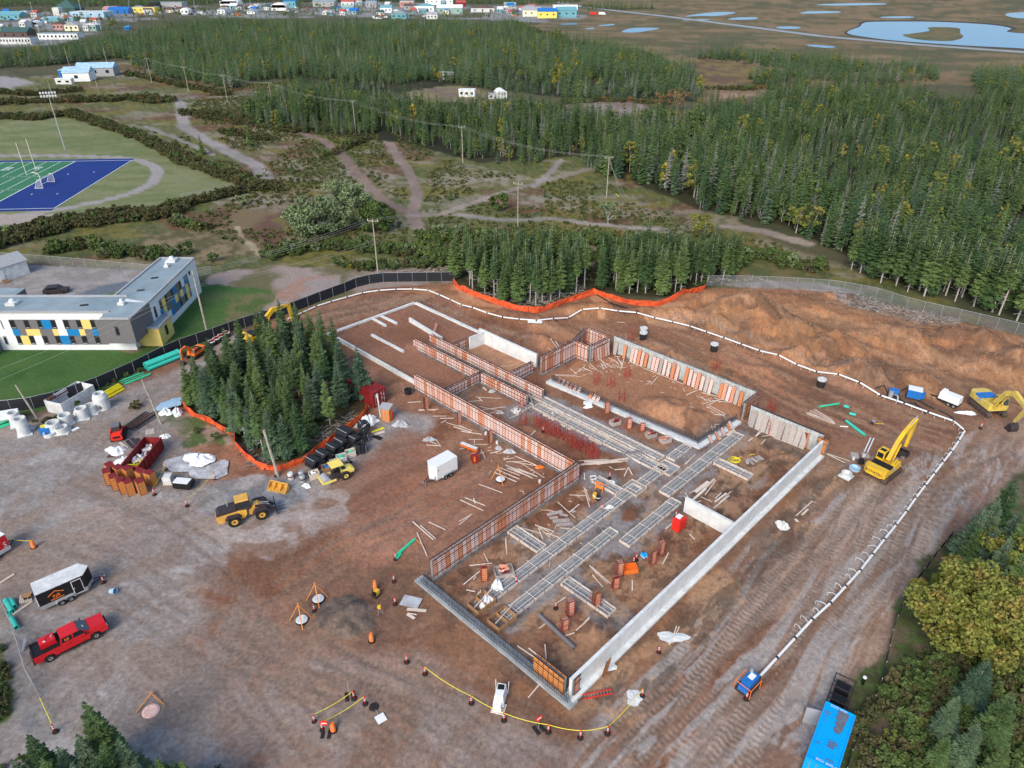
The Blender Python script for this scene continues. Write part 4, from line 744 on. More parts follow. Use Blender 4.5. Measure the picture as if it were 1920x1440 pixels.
def formwork(label, u0, v0, u1, v1, h, sides=(1,-1), th=.3, mts=('panel_pale','panel_face'), foot=.9, gaps=0.0, name='formwork_wall', footmt='concrete_wet'):
    a, L, rz = frame_at(u0, v0, u1, v1); o = thing(name, label, 'formwork', a, rz)
    MB().box((L / 2,0, h / 2 - .12),(L, th, h + .04)).build('poured_wall','concrete_dark', o)
    if foot: MB().box((L / 2,0,.02),(L + .3, foot, .3)).build('footing', footmt, o)
    n = int(L / .6)
    for sd in sides:
        for i in range(n):
            if random.random() < gaps: continue
            p = link('panel', panel_mesh(h, random.choices(mts, (.74,.26))[0]), o, ((i + .5) * L / n, sd * (th / 2 + .06),.12),0)
        for z in (.55, h - .45): MB().box((L / 2, sd * (th / 2 + .145), z),(L, .05,.06)).build('waler','steel_dark', o)
        MB().box((L / 2, sd * (th / 2 + .06), h + .145),(L, .1,.03)).build('top_rail','steel_dark', o)
    return o
conc_wall('long bare concrete wall on the right side of the foundations', .3,.45,51.6,.45,2.5, foot=1.3)
conc_wall('short concrete cross wall joining the long right wall', 29.4,7.2,29.3,.66,2.1, foot=0)
conc_wall('concrete wall between the spruce clump and the backfilled bay', 25.6,53.0,25.6,77.6,.75, foot=0)
conc_wall('low concrete wall along the far left end of the backfilled bay', 25.5,78.5,45.0,78.2,.3,.5, foot=0)
conc_wall('low concrete wall along the upper edge of the backfilled bay', 45.2,78.0,45.0,59.0,.3,.5, foot=0)
conc_wall('tall concrete wall of the sand-floored room', 43.0,57.6,43.0,44.0,2.45, foot=0)
conc_wall('short end wall of the sand-floored room', 42.8,56.4,39.7,56.6,2.2, foot=0)
for l, c in (('low concrete beam in the backfilled bay, longest and nearest', (31,63.7,31,72.8)),('low concrete beam in the backfilled bay, left of two short ones', (35,73.9,35.1,78.1)),('low concrete beam in the backfilled bay, right of two short ones', (37,73.3,36.9,78.0))): conc_wall(l, *c, .3,.4, foot=0)
conc_wall('low concrete beam beside the red and white ladder', 39.4,72.6,38.3,62.2,.75,.35, foot=0)
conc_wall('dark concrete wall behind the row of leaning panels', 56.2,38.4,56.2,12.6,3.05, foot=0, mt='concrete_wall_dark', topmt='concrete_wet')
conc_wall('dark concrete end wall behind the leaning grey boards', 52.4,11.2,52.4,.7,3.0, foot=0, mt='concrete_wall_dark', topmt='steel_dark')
formwork('formwork wall of pink panels facing the red dirt yard, front left', 1.0,20.4,25.2,20.4,2.45)
formwork('long formwork wall running up from the inner corner towards the spruce clump', 24.9,20.9,24.9,52.8,2.5)
formwork('near corridor formwork wall, left half', 33.4,63.7,33.4,47.7,1.6); formwork('near corridor formwork wall, right half', 33.4,46.9,33.4,37.0,1.65)
formwork('far corridor formwork wall beside the sand-floored room', 36.4,63.0,36.4,36.6,1.6)
formwork('cross formwork wall between the long wall and the corridor', 25.4,47.3,33.1,47.3,1.55)
formwork('short formwork wall left of the sand-floored room', 36.8,57.4,39.9,57.4,1.6); formwork('short formwork wall below the sand-floored room', 36.8,43.5,41.4,43.5,1.8)
formwork('tall formwork wall rising to the stair tower', 41.7,41.9,49.9,41.9,3.1)
t9 = [('stair tower formwork, side facing the sand room', (50.2,42.0,50.3,39.2)),('stair tower formwork, side facing the works', (50.5,39.0,55.2,38.8)),('stair tower formwork, side facing the forest', (55.4,39.1,55.4,43.6)),('stair tower formwork, upper left side', (50.2,42.4,55.2,43.8))]
for l, c in t9: formwork(l, *c, 2.85, foot=0)
formwork('formwork stub between the two walls with leaning panels', 52.5,12.3,55.9,12.3,2.7, foot=0, mts=('panel_face','wood_orange'))
formwork('orange timber formwork at the near corner of the foundations', .15,4.6,.15,.9,2.3, mts=('wood_orange','panel_face'), foot=0); formwork('narrow formwork strip beside the near corner', 1.4,.45,.4,.45,2.35, mts=('panel_pale','panel_face'), foot=0, th=.42)
formwork('rusty formwork at the far end of the long right wall', 51.9,-.2,52.1,1.2,2.5, mts=('wood_orange','panel_face'), foot=0)
link('shuttering_board', panel_mesh(2.45, 'wood_orange', .7), None, uv(4.3,-.35,.15), BA); bpy.context.view_layer.update()
tag(COL.objects[-1], 'single orange form panel standing against the long right wall','form panel'); COL.objects[-1].rotation_euler.x = R(8)
def rebar_footing(label, pl, wd, rows_, h, gap=.3, fh=.3, cm='concrete'):
    a = uv(*pl[0]); o = thing('strip_footing', label, 'footing', (0,0,0))
    for i, (p, q) in enumerate(zip(pl[:-1], pl[1:])):
        A, B = uv(*p), uv(*q); d = (B - A); L = d.length; rz = math.atan2(d.y, d.x)
        MB().box((L / 2,0, fh / 2 - .1),(L + wd * .9 * (i == 0), wd - i * .004, fh + .2 - i * .005)).build('concrete_strip', cm, o, A, rz)
        s = MB()
        for off in rows_:
            n = int(L / gap)
            for k in range(n): s.cyl((k * gap, off, fh - .05),(k * gap + random.uniform(-.04,.04), off + random.uniform(-.03,.03), fh + h * random.uniform(.85,1.1)),.028, n=3, caps=False)
            for z in (.25,.6,.95):
                if z < h: s.cyl((0, off, fh + z),(L, off, fh + z),.024, n=3, caps=False)
        r = s.build('rebar','rebar', o, A, rz); r['kind'] = 'stuff'
    o.location = (0,0,0); return o
rebar_footing('concrete strip footing with upright rebar along the front edge', [(-.1,.1),(-.1,20.9)],1.1,(-.05,.3),.95,.22,.22, 'concrete_mid')
rebar_footing('pale concrete footing with a curtain of rebar below the sand-floored hall', [(40.9,39.0),(42.2,13.2),(51.5,12.4)],1.2,(.1,.32),1.1)
# timber footing forms lying in crushed stone
def footing_form(label, u0, v0, u1, v1, wd, brown=0):
    a, L, rz = frame_at(u0, v0, u1, v1); o = thing('footing_form', label, 'footing form', a, rz, 'timber footing forms'); h = .34
    for sd in (-1,1): MB().box((L / 2, sd * wd / 2, h / 2),(L, .085, h)).build('side_board','form_timber', o)
    for x in (.03, L - .03): MB().box((x, 0, h / 2),(.08, wd - .09, h)).build('end_board','form_timber', o)
    MB().box((L / 2,0,.08),(L - .1, wd - .1,.14)).build('stone_bed','stone_fill', o)
    n = max(1, int(L / 2.5))
    for sd in (-1,1): MB().box((L / 2, sd * wd * .2, h - .01),(L - .2,.05,.05)).build('inner_rail','form_timber', o)
    for i in range(n): MB().box((L * (i + .5) / n + random.uniform(-.1,.1),0, h + .03),(.07, wd + .3,.05), random.uniform(-.06,.06)).build('crosspiece','form_timber', o)
    s = MB()
    for k in range(3): s.cyl((.1,-wd * .3 + k * wd * .3,.19),(L - .1,-wd * .3 + k * wd * .3,.19),.014, n=3, caps=False)
    for x in np.arange(.3, L, .9): s.cyl((x, -wd * .42,.17),(x, wd * .42,.17),.012, n=3, caps=False)
    q = s.build('rebar','rebar', o); q['kind'] = 'stuff'
    for sd in (-1,1):
        for x in np.arange(.4, L, 1.6): MB().box((x, sd * (wd / 2 + .05),.2),(.05,.04,.5)).build('stake','steel_dark', o)
    return o
FL = ['long left ladder-like footing form down the middle','short footing form continuing the left ladder towards the corridor','long middle footing form ending at the front pit','footing form ending beside the short concrete cross wall','footing form running up to the leaning grey boards','short side footing form pointing at the long right wall','footing form beside the rebar footing, running from the corridor','wide footing form below the red shoring frames','short footing form meeting the rebar footing corner','short footing form on the left by the pink formwork wall','short footing form reaching towards the front right','short footing form near the orange compactor','short stub of footing form under the corridor end']
for l, f in zip(FL, FORMS): footing_form(l, *f)
for k, (u, v, sz) in enumerate([(34.2,32.5,2.2),(34.2,24.0,2.2),(28.6,14.0,2.3),(35.0,13.4,2.4),(34.0,29.0,2.1)]):
    a = uv(u, v); o = thing('pad_form', ['square pad form on the wide footing form, first from the corridor','square pad form on the wide footing form, last before the junction','square pad form on the left ladder form','square pad form at the junction of the footing forms','square pad form on the wide footing form, middle one'][k], 'footing form', a, BA)
    for dx, dy, rr in ((0, sz / 2,0),(0,-sz / 2,0),(sz / 2,0,90),(-sz / 2,0,90)): MB().box((dx, dy, .155),(sz, .05,.31), R(rr)).build('side_board','wood_pale', o)
    MB().box((0,0,.06),(sz - .1, sz - .1,.1)).build('stone_bed','concrete_dark', o)
for k, (v0, lab) in enumerate(((13.9, 'brown plywood pit form at the foot of the left ladder form'),(10.9, 'brown plywood pit form at the foot of the middle ladder form'))):
    o = thing('pit_form', lab, 'footing form', uv(.8, v0), BA)
    for sd in (-1,1):
        for j in range(2):
            MB().box((.7 + j * 1.25, sd * .85,.42 - j * .03),(1.2,.05,.62), sd * .04).build('side_board','wood_brown', o)
    for x in (.1,1.35,2.55): MB().box((x, 0,.45),(.05,1.7,.5)).build('divider','wood_brown', o)
    MB().beam((.2,-.2,.8),(3.2,.35,.7),.08,.05).build('brace','wood_pale', o)
# leaning form panels: each can be lifted away
def lean(u, v, h, dirn, mt, label, group, wd=.58, tilt=13):
    """dirn: world heading the panel's back leans towards"""
    k = (h, 'plain', wd)
    if k not in PANEL: PANEL[k] = MB().box((0,0, h / 2),(wd, .04, h)).box((0,.05, h * .2),(wd, .06,.08)).box((0,.05, h * .8),(wd, .06,.08)).mesh('board','ply_grey')
    o = link('shuttering_board', PANEL[k] if mt == 'ply_grey' else panel_mesh(h, mt, wd), None, uv(u, v, .03), dirn)
    M = Matrix.Translation(uv(u, v, .03)) @ Matrix.Rotation(dirn - R(90),4, 'Z') @ Matrix.Rotation(R(-tilt),4, 'X'); o.matrix_world = M
    tag(o, label, 'form panel', group); return o
v = 37.6
while v > 14.0:
    if random.random() < .80:
        lean(55.35, v, random.choice((2.4,2.4,2.7)), BA, random.choices(('panel_pale','panel_face','ply_grey'),(.52,.3,.18))[0], 'pink form panel leaning in the row against the long dark concrete wall','panels leaning on the dark wall', tilt=random.uniform(9,15)); v -= random.uniform(.62,.8)
    else: v -= random.uniform(.7,1.2)
v = 10.4
while v > 1.6:
    if random.random() < .85: lean(51.5, v, 2.6, BA, random.choices(('ply_grey','panel_face'),(.85,.15))[0], 'grey weathered board leaning in the row at the far right end wall','boards leaning on the end wall', wd=.75, tilt=random.uniform(10,18))
    v -= random.uniform(.75,1.0)
for i, v in enumerate((37.8,37.0,36.2,35.4,34.6,33.8,31.5,30.8,30.1)): lean(41.0, v, 1.3, BA, 'panel_pale' if i % 3 else 'panel_face','pale form panel lying back against the rebar footing','panels on the rebar footing', tilt=38)
for i, (u, v) in enumerate(((44.2,12.2),(45.6,12.0),(47.0,11.9),(48.6,11.9),(49.2,12.0))): lean(u, v, 1.25, BA + R(90),'panel_face' if i % 2 else 'panel_pale','short form panel leaning on the footing near the junction','panels near the junction', tilt=35)
for i in range(6): lean(51.2 + i * .68,38.2,2.3, BA + R(90),'panel_pale' if i % 3 else 'panel_face','form panel leaning against the stair tower','panels leaning on the stair tower', tilt=10)
# red steel shoring frames and upright stacks of panels
FRM = {}
def shoring_frame(px, py, rz, kind, label, group, h=1.9):
    p = on(px, py); o = thing('shoring_frame', label, 'shoring frame', p, rz, group); wd = .8
    if ('a', kind, h) not in FRM:
        for nm, mk in (('a', 0),('b', 1)):
            s = MB()
            for x in (-wd / 2, wd / 2): s.cyl((x, 0,0),(x * .9,0, h * .86),.042, n=5)
            if kind == 'arch': s.tube([(-wd / 2 * .9,0, h * .86),(-wd * .25,0, h * .97),(0,0, h),(wd * .25,0, h * .97),(wd / 2 * .9,0, h * .86)],.032,5)
            else: s.cyl((-wd / 2,0, h * .86),(wd / 2,0, h * .86),.042, n=5)
            for z in (.15,.8,1.3): s.cyl((-wd / 2,0, z),(wd / 2,0, z),.025, n=4)
            s.cyl((-wd / 2,0,.15),(wd / 2,0,1.3),.02, n=4); FRM[(nm, kind, h)] = s.mesh('frame_side','steel_red')
        s = MB()
        for x in (-wd / 2, wd / 2): s.cyl((x, 0,.2),(x, .8,1.2),.018, n=4); s.cyl((x, 0,1.2),(x, .8,.2),.018, n=4)
        FRM[('c', kind, h)] = s.mesh('cross_brace','steel_red')
    link('frame_side', FRM[('a', kind, h)], o); link('frame_side', FRM[('b', kind, h)], o, (0,.8,0)); link('cross_brace', FRM[('c', kind, h)], o); return o
for i in range(15):
    t = i / 14; shoring_frame(1010 + 112 * t + random.uniform(-3,3),806 + 52 * t + random.uniform(-5,5), BA + random.uniform(-.25,.25),'flat','red steel shoring frame in the packed row','row of red shoring frames', 2.3)
for px, py, lb in [(1120,722, 'red arched frame standing in the sand-floored hall, nearest the corridor side'),(1148,727, 'red arched frame in the sand-floored hall, second from the corridor side'),(1177,710, 'red arched frame in the sand-floored hall, nearest the leaning panels'),(1170,752, 'red arched frame in the sand-floored hall, nearest the sand heap'),(1345,695, 'red frame outside the row of leaning panels'),(1186,640, 'red frame beside the two black manholes'),(1447,770, 'red arched frame outside the end wall'),(1448,812, 'red arched frame among the leaning grey boards'),(980,765, 'red frame near the white buried tank lid'),(985,800, 'bright red frames by the corridor end')]:
    shoring_frame(px, py, random.uniform(0,3),'arch', lb, None, 2.2)
def panel_stack(px, py, rz, n, h, label, mt='panel_pale', frame=True, tilt=0):
    p = on(px, py); o = thing('panel_stack', label, 'panel stack', p, rz)
    for i in range(n): k = link('panel', panel_mesh(h, mt if i % 3 else 'panel_face'), o, (0,(i - n / 2) * .13,.1)); k.rotation_euler = (R(tilt),0,0)
    if frame:
        s = MB()
        for x in (-.36,.36):
            for y in (-n * .07 - .08, n * .07 + .08): s.cyl((x, y, 0),(x * .9, y * .8, h + .35),.03, n=4)
            s.cyl((x, -n * .07 - .08, h * .5),(x, n * .07 + .08, h * .5),.034, n=4); s.cyl((x, -n * .07 - .08,.12),(x, n * .07 + .08,.12),.025, n=4)
        for z in (.3, h * .6, h + .2): s.cyl((-.35,-n * .07 - .08, z),(.35,-n * .07 - .08, z),.025, n=4)
        s.build('rack','steel_red', o)
for a in [(1068,1152,.4,5,2.0, 'upright rack of pink panels left of the short footing form, upper one'),(1058,1180,.4,4,1.5, 'red rack in front of the upright pink panels'),(1116,1135,.5,6,1.9, 'open rack of dark boards at the end of the short footing form','wood_brown'),(1160,1078,.3,5,1.9, 'upright rack of pink panels by the two cones'),(1153,1102,.3,4,1.5, 'dark red rack just below the panels by the two cones','red_dark'),(1222,1058,.6,3,1.9, 'narrow dark rack between the blue jugs and the red tank','wood_brown'),(1238,1040,.6,3,1.9, 'red rack nearest the bright red box'),(908,1088,.2,4,1.9, 'dark red rack beside the box of scrap','red_dark'),(1137,775,.3,3,1.8, 'rack of panels standing on the rebar footing, left one'),(1178,803,.2,5,1.7, 'two pale panel bundles bound together by the rebar footing'),(1203,808,.2,3,1.3, 'dark red rack by the rebar footing'),(1508,838,.3,5,2.3, 'orange stack of panels standing in the far right corner','wood_orange', False),(799,768,.8,4,2.2, 'bundle of pink panels propped where the concrete wall meets the formwork','panel_face', False),(861,795,.8,2,2.1, 'pink panel propped upright against the long formwork wall','panel_face', False),(919,830,.8,3,2.0, 'pair of panels propped against the long formwork wall farther right','panel_face', False),(992,672,.9,2,1.6, 'pale panels propped behind the sand-floored room','panel_pale', False)]: panel_stack(*a)
def flat_stack(px, py, rz, n, label, mt='panel_pale', L=1.4, W=1.0, box='ply_grey'):
    p = on(px, py); o = thing('panel_crate', label, 'crate', p, rz); s = MB()
    for x, y, a, b in ((0,-W / 2, L, .06),(0, W / 2, L, .06),(-L / 2,0,.06, W),(L / 2,0,.06, W)): s.box((x, y, .3),(a, b, .6))
    s.box((0,0,.06),(L - .06, W - .06,.06)); s.build('box', box, o)
    for i in range(n): MB().box((random.uniform(-.3,.3), random.uniform(-.2,.2),.42 + i * .08),(random.uniform(.5,.9), random.uniform(.2,.35),.08), random.uniform(-.4,.4), rx=random.uniform(-.2,.2)).build('offcut', random.choice(('panel_face','panel_pale','red_dark')), o)
flat_stack(945,1076,.25,9, 'wooden box heaped with form scraps by the left ladder form', L=2.0, W=1.5); flat_stack(1153,795,.5,4, 'small grey crate of fittings by the rebar footing, left'); flat_stack(1220,818,.4,5, 'small grey crate of pink fittings by the rebar footing, middle'); flat_stack(1247,828,.4,6, 'crate stacked with pink panels by the rebar footing, right'); flat_stack(1180,1070,.2,0, 'low orange lattice crate on the ground by the two cones', L=1.6, W=1.0, box='orange')
# ------------------------------------------------------------------ loose timber: every board its own object
BM = {}
def boards(ox, oy, sc, segs, label, group, mt='wood_pale', wd=.11, th=.045):
    for sg in segs:
        x0, y0, x1, y1 = sg[:4]; w_ = sg[4] if len(sg) > 4 else wd
        a, b = on(ox + x0 / sc, oy + y0 / sc), on(ox + x1 / sc, oy + y1 / sc); d = b - a; L = d.length
        if L < .15: continue
        k = (round(L * 2) / 2 or .5, w_, mt)
        if k not in BM: BM[k] = MB().box((0,0, th / 2),(k[0], w_, th)).mesh('board', mt)
        m = (a + b) / 2; o = link('timber_board', BM[k], None, (m.x, m.y, max(a.z, b.z) + .05 + random.uniform(0,.03)), math.atan2(d.y, d.x)); o.rotation_euler.y = -math.atan2(d.z, d.to_2d().length); tag(o, label, 'timber', group)
Z7, Z5, Z6, Z8, Z3, Z2, Z1 = (860,760,5.333),(760,980,5.333),(1060,960,5.333),(1180,760,5.333),(1180,540,5.333),(860,540,5.333),(540,540,5.333)
boards(*Z7,[(60,925,270,1010),(15,950,250,1060),(150,935,165,985),(0,1170,145,1085),(0,1205,120,1105),(205,795,435,880),(220,800,360,850),(360,675,575,768),(390,650,600,740),(415,630,610,705),(470,600,740,735),(470,570,700,565),(480,630,720,720),(510,565,790,610),(610,575,860,730),(560,510,780,605),(440,545,560,530),(600,640,780,715),(470,605,700,690),(30,265,230,295),(0,200,130,260),(95,345,250,345),(155,340,160,390),(140,395,290,395),(310,485,420,460),(225,450,265,535)], 'pale board in the scatter on red dirt left of the formwork walls','boards scattered on the red dirt')
boards(*Z5,[(80,10,275,175),(150,35,305,170),(240,0,400,75),(120,120,215,335)], 'pale board on red dirt beside the green pipe','boards beside the green pipe')
boards(*Z5,[(100,175,170,235)], 'orange-brown stick at the end of the green pipe', None, 'wood_orange')
boards(*Z5,[(20,910,115,925),(20,920,95,965,.3),(30,870,200,885,.35)], 'white board beside the dull green sheet at the front footing','boards beside the green sheet')
boards(*Z7,[(205,15,420,65),(240,50,470,20),(260,95,400,70),(300,110,330,80),(505,135,620,90),(715,335,770,300),(1200,560,1500,545)], 'pale board inside the bay below the corridor','boards in the bay below the corridor')
boards(*Z2,[(165,1095,440,1110),(195,1095,240,1140),(60,1145,215,1130),(245,1000,275,1025,.3),(690,1030,735,1150)], 'pale board on wet ground in the bay below the corridor','boards on wet ground below the corridor')
boards(*Z7,[(990,970,1165,1130),(1110,900,1265,908),(1250,820,1310,1025),(1265,830,1310,965),(1105,1075,1205,995),(875,1050,1010,1080),(630,1230,820,1285),(760,1200,960,1270),(795,1215,905,1270),(800,1230,840,1345),(810,1230,910,1325),(880,1285,1075,1350),(1010,1230,1140,1240),(560,1250,595,1210),(470,1345,475,1430),(925,1430,960,1395),(1255,680,1260,750)], 'pale board in the front left bay','boards in the front left bay')
boards(*Z7,[(890,1100,1030,1065,.5),(900,1135,1000,1120,.4),(935,1165,1110,1150,.6),(965,1205,1145,1185,.5),(1000,1090,1100,1110,.4),(1120,1075,1170,1055,.4)], 'grey plywood piece in the heap in the front left bay','plywood heap in the front left bay','ply_grey')
boards(*Z7,[(1210,605,1700,560),(1230,600,1690,545,.3),(1300,600,1640,570),(1250,570,1560,560,.3),(1380,600,1600,560),(1555,650,1670,640),(1655,715,1695,625),(1695,625,1740,705)], 'pale timber in the long stack behind the inner formwork corner','timber stack behind the formwork corner')
boards(*Z5,[(1005,170,1015,310),(785,310,830,400),(640,435,870,410),(580,625,745,490),(600,675,710,695),(695,805,735,695),(720,790,755,675),(735,800,770,725),(680,580,710,540),(1235,415,1265,435),(1470,255,1490,225),(1710,310,1845,220)], 'pale board lying around the box of form scraps','boards around the scrap box')
boards(*Z5,[(1500,820,1610,745),(1700,1100,1845,985),(1720,1080,1845,950),(1605,1135,1685,1110),(1345,1055,1410,1010),(1840,430,1920,520),(1870,520,1920,590)], 'pale board in the front right bay by the dark sheet strip','boards in the front right bay')
boards(*Z6,[(1005,170,1105,90),(240,540,430,725),(270,560,450,720),(265,630,380,760),(975,520,1028,420),(670,680,668,800),(1240,225,1295,280)], 'pale stick on the sand between the racks and the long right wall','sticks near the racks')
boards(*Z6,[(1090,1210,1110,1150),(1110,1215,1135,1160),(1040,1325,1075,1270)], 'short stick at the concrete spill outside the long right wall','sticks at the concrete spill')
boards(*Z8,[(545,600,665,490),(570,590,650,500),(560,885,640,1005),(545,910,640,1010),(600,885,690,835),(760,895,860,760),(640,945,760,840,.3),(660,870,790,770,.5),(700,890,850,740,.3),(840,1035,1000,905),(855,970,970,885,.25),(860,935,915,885),(900,980,1010,870),(725,925,820,970),(650,980,715,960),(365,1240,480,1140)], 'pale board in the heap above the short concrete cross wall','boards above the concrete cross wall')
boards(*Z8,[(1670,1105,1825,965),(1715,1100,1780,1045),(1730,1105,1790,1045),(1650,1135,1690,1175,.3)], 'pale board on dark soil outside the long right wall','boards outside the long right wall')
boards(*Z8,[(1450,330,1690,420),(1265,315,1350,240),(1265,310,1300,265),(1330,315,1490,295),(1315,395,1360,345),(1190,360,1235,330),(970,305,1050,250,.35),(950,210,1010,270,.4),(990,180,1040,240,.4),(860,280,910,345,.4)], 'board in the far right bay below the leaning grey boards','boards in the far right bay')
boards(*Z8,[(1175,540,1185,595,.4),(1190,535,1240,595,.4),(1215,530,1285,575,.4),(1250,510,1310,560,.4),(1280,505,1340,550,.4)], 'white-grey plank in the fanned row beside the coiled yellow hose','planks beside the yellow hose','ply_grey')
boards(*Z3,[(215,970,285,890),(570,1075,680,1025),(635,1020,695,1000),(720,1050,890,1090),(705,1090,780,1135),(780,1190,950,1290),(800,1180,960,1265),(860,1110,1040,1140),(800,1170,890,1120),(745,1160,850,1130),(800,1020,795,1075),(830,1130,1030,1150),(540,1010,550,1035),(850,1270,950,1275)], 'pale board on sand at the right end of the hall','boards at the right end of the hall')
boards(*Z3,[(130,800,330,880),(330,880,540,965),(0,740,130,795)], 'thin batten along the foot of the leaning panels','battens below the leaning panels')
boards(1500,540,4.571,[(60,1085,290,1170),(75,1070,300,1165),(90,1055,295,1155),(110,1045,285,1145),(125,1040,270,1130),(55,1075,160,1110)], 'long pale plank in the fanned pile outside the end wall','fanned planks outside the end wall')
boards(1500,760,4.571,[(220,415,425,480),(230,420,380,495)], 'plank lying behind the yellow excavator','planks behind the excavator')
boards(*Z2,[(915,555,990,625),(965,555,1010,605),(890,605,940,640),(1060,540,1085,570)], 'brace board behind the tall formwork wall','boards behind the tall formwork wall')
boards(*Z2,[(1120,815,1180,865),(1310,760,1400,840),(1300,775,1320,805),(1420,720,1480,800),(1440,740,1520,790),(1500,700,1580,740),(1620,740,1640,800),(1590,700,1630,780),(1650,720,1620,820),(1240,800,1330,840),(1200,830,1260,790),(1160,860,1230,820),(980,880,1215,890),(960,870,1180,880),(1430,760,1450,820),(1480,760,1530,800),(1540,720,1600,760),(1560,690,1610,690),(1240,830,1290,815)], 'pale board on the sand by the stair tower','boards at the stair tower end of the hall')
boards(*Z2,[(410,795,560,775)], 'pair of boards in the sand-floored room', None); boards(*Z2,[(1580,345,1665,350)], 'white board beside the header pipe above the stair tower', None)
boards(*Z1,[(1195,1150,1330,1140),(1310,1220,1480,1225),(1310,1230,1500,1215),(1455,1285,1580,1285),(1515,1308,1660,1308),(1530,1355,1585,1325),(1585,1350,1840,1430),(1650,1390,1840,1450)], 'board on the ground along the outside of the long formwork wall','boards along the long formwork wall')
s = MB()
for cx, cy, rx, ry, n in ((1130,690,42,14,34),(1165,682,25,12,24),(1330,752,35,16,24),(1340,808,18,14,18),(1230,715,60,20,14),(1020,905,90,40,22),(1060,1010,60,50,16),(925,850,40,20,14)):
    for i in range(n):
        p = on(cx + random.gauss(0,.5) * rx, cy + random.gauss(0,.5) * ry); s.box((p.x, p.y, p.z + .06),(random.uniform(.2,.8),.09,.05), random.uniform(0,3.1))
tag(s.build('wood_offcuts','wood_pale'),'small wood offcuts strewn through the foundation bays','offcuts', kind='stuff')
# ------------------------------------------------------------------ playing field
fa, fb = at(248,300.5), at(103,390.5); e1 = (fa - fb).normalized(); e2 = Vector((-e1.y, e1.x, 0)); e2 = e2 if e2.x < 0 else -e2; FW = (fa - fb).length
def fp(a, b, z=0.0): p = fb + e1 * a + e2 * b; return (p.x, p.y, z)    # a across the field, b from the back line
print('field width', FW, 'end zone', (at(172,302) - fa).length)
mat('turf_green', (.035,.17,.085),.9,.08,.1, c2=(.045,.19,.095)); mat('turf_blue', (.006,.032,.19),.85,.1,.1); mat('line_white', (.66,.70,.70),.8,.05,1)
EZ = 18.3
sheet('turf_border', [fp(-2,0), fp(FW + 2.5,0), fp(FW + 2.5,140), fp(-2,140)],.030, 'turf_blue', world=True)
sheet('end_zone', [fp(0,.3), fp(FW, .3), fp(FW, EZ), fp(0, EZ)],.036, 'turf_blue', world=True)
sheet('turf', [fp(0, EZ), fp(FW, EZ), fp(FW, 140), fp(0,140)],.040, 'turf_green', world=True)
s = MB()
def strip(a0, b0, a1, b1, wd=.13, z=.046):
    d = Vector((a1 - a0, b1 - b0)); n = Vector((-d.y, d.x)).normalized() * wd / 2
    q = [fp(a0 + n.x, b0 + n.y, z), fp(a1 + n.x, b1 + n.y, z), fp(a1 - n.x, b1 - n.y, z), fp(a0 - n.x, b0 - n.y, z)]; s.add(q, [(0,1,2,3)]); s.add(q, [(3,2,1,0)]) if False else None
strip(0,.2, FW, .2,.25); strip(0,0,0,140,.3); strip(FW, 0, FW, 140,.3)
for k in range(0,27): strip(0, EZ + k * 4.57, FW, EZ + k * 4.57,.22 if k else .35)
for k in range(1,110):
    for a in (FW * .36, FW * .64): strip(a - .5, EZ + k * .914, a + .5, EZ + k * .914,.14)
def dig(a, b, rows_):
    for r, row in enumerate(rows_):
        for c, ch in enumerate(row):
            if ch == '#': strip(a + c * .55 * 1.0, b + r * .45, a + c * .55 + .5, b + r * .45,.4)
for a, fl in ((FW - 11,1),):
    for b0, dg in ((EZ + 9.1,('###.###','..#.#.#','..#.#.#','..#.#.#','..#.###')),(EZ + 18.2,('###.###','..#.#.#','###.#.#','#...#.#','###.###'))): dig(a, b0 - 2, dg)
for a, b in ((14,6),(14,13),(FW - 16,6),(FW - 18,13)): strip(a, b, a + .9, b, .3)
o = s.build('turf_markings','line_white'); o['kind'] = 'structure'
gp = fp(FW * .5, EZ); o = thing('goal_post','tall pale yellow football goal post on the goal line','goal post', gp, math.atan2(e1.y, e1.x))
mat('post_cream', (.78,.74,.55),.5,.05,2); s = MB(); s.tube([(0,-1.9,0),(0,-1.9,2.1),(0,-1.5,2.8),(0,-.4,3.05),(0,0,3.05)],.11,6); s.build('gooseneck','post_cream', o)
MB().cyl((-2.82,0,3.05),(2.82,0,3.05),.08, n=6).build('crossbar','post_cream', o)
for x in (-2.82,2.82): MB().cyl((x, 0,3.0),(x, 0,12.2),.075, n=6).build('upright','post_cream', o)
sp = at(92,347); o = thing('soccer_goal','white soccer goal with net standing in the blue end zone','soccer goal', (sp.x, sp.y, .04), math.atan2(e1.y, e1.x)); s = MB()
for x in (-3.66,3.66): s.cyl((x, 0,0),(x, 0,2.44),.08, n=5); s.cyl((x, 0,2.44),(x, 1.0,2.44),.06, n=5); s.cyl((x, 1.0,2.44),(x, 2.3,0),.06, n=5); s.cyl((x, 0,0),(x, 2.3,0),.06, n=5)
s.cyl((-3.66,0,2.44),(3.66,0,2.44),.08, n=5); s.cyl((-3.66,2.3,0),(3.66,2.3,0),.06, n=5); s.build('frame','white', o)
def mesh_mat(name, c, op):
    m = bpy.data.materials.new(name); m.use_nodes = True; t = m.node_tree; b = t.nodes['Principled BSDF']; b.inputs['Base Color'].default_value = (*c, 1); b.inputs['Roughness'].default_value = .7; b.inputs['Alpha'].default_value = op; M_[name] = m
mesh_mat('net', (.7,.72,.72),.22); mesh_mat('chainlink', (.30,.33,.35),.13)
s = MB(); s.quad((-3.6,1.0,2.4),(3.6,1.0,2.4),(3.6,2.28,0),(-3.6,2.28,0)); s.quad((-3.6,0,2.42),(3.6,0,2.42),(3.6,1.0,2.42),(-3.6,1.0,2.42))
for x in (-3.63,3.63): s.quad((x, 0,0),(x, 2.28,0),(x, 1.0,2.4),(x, 0,2.4))
s.build('net','net', o)
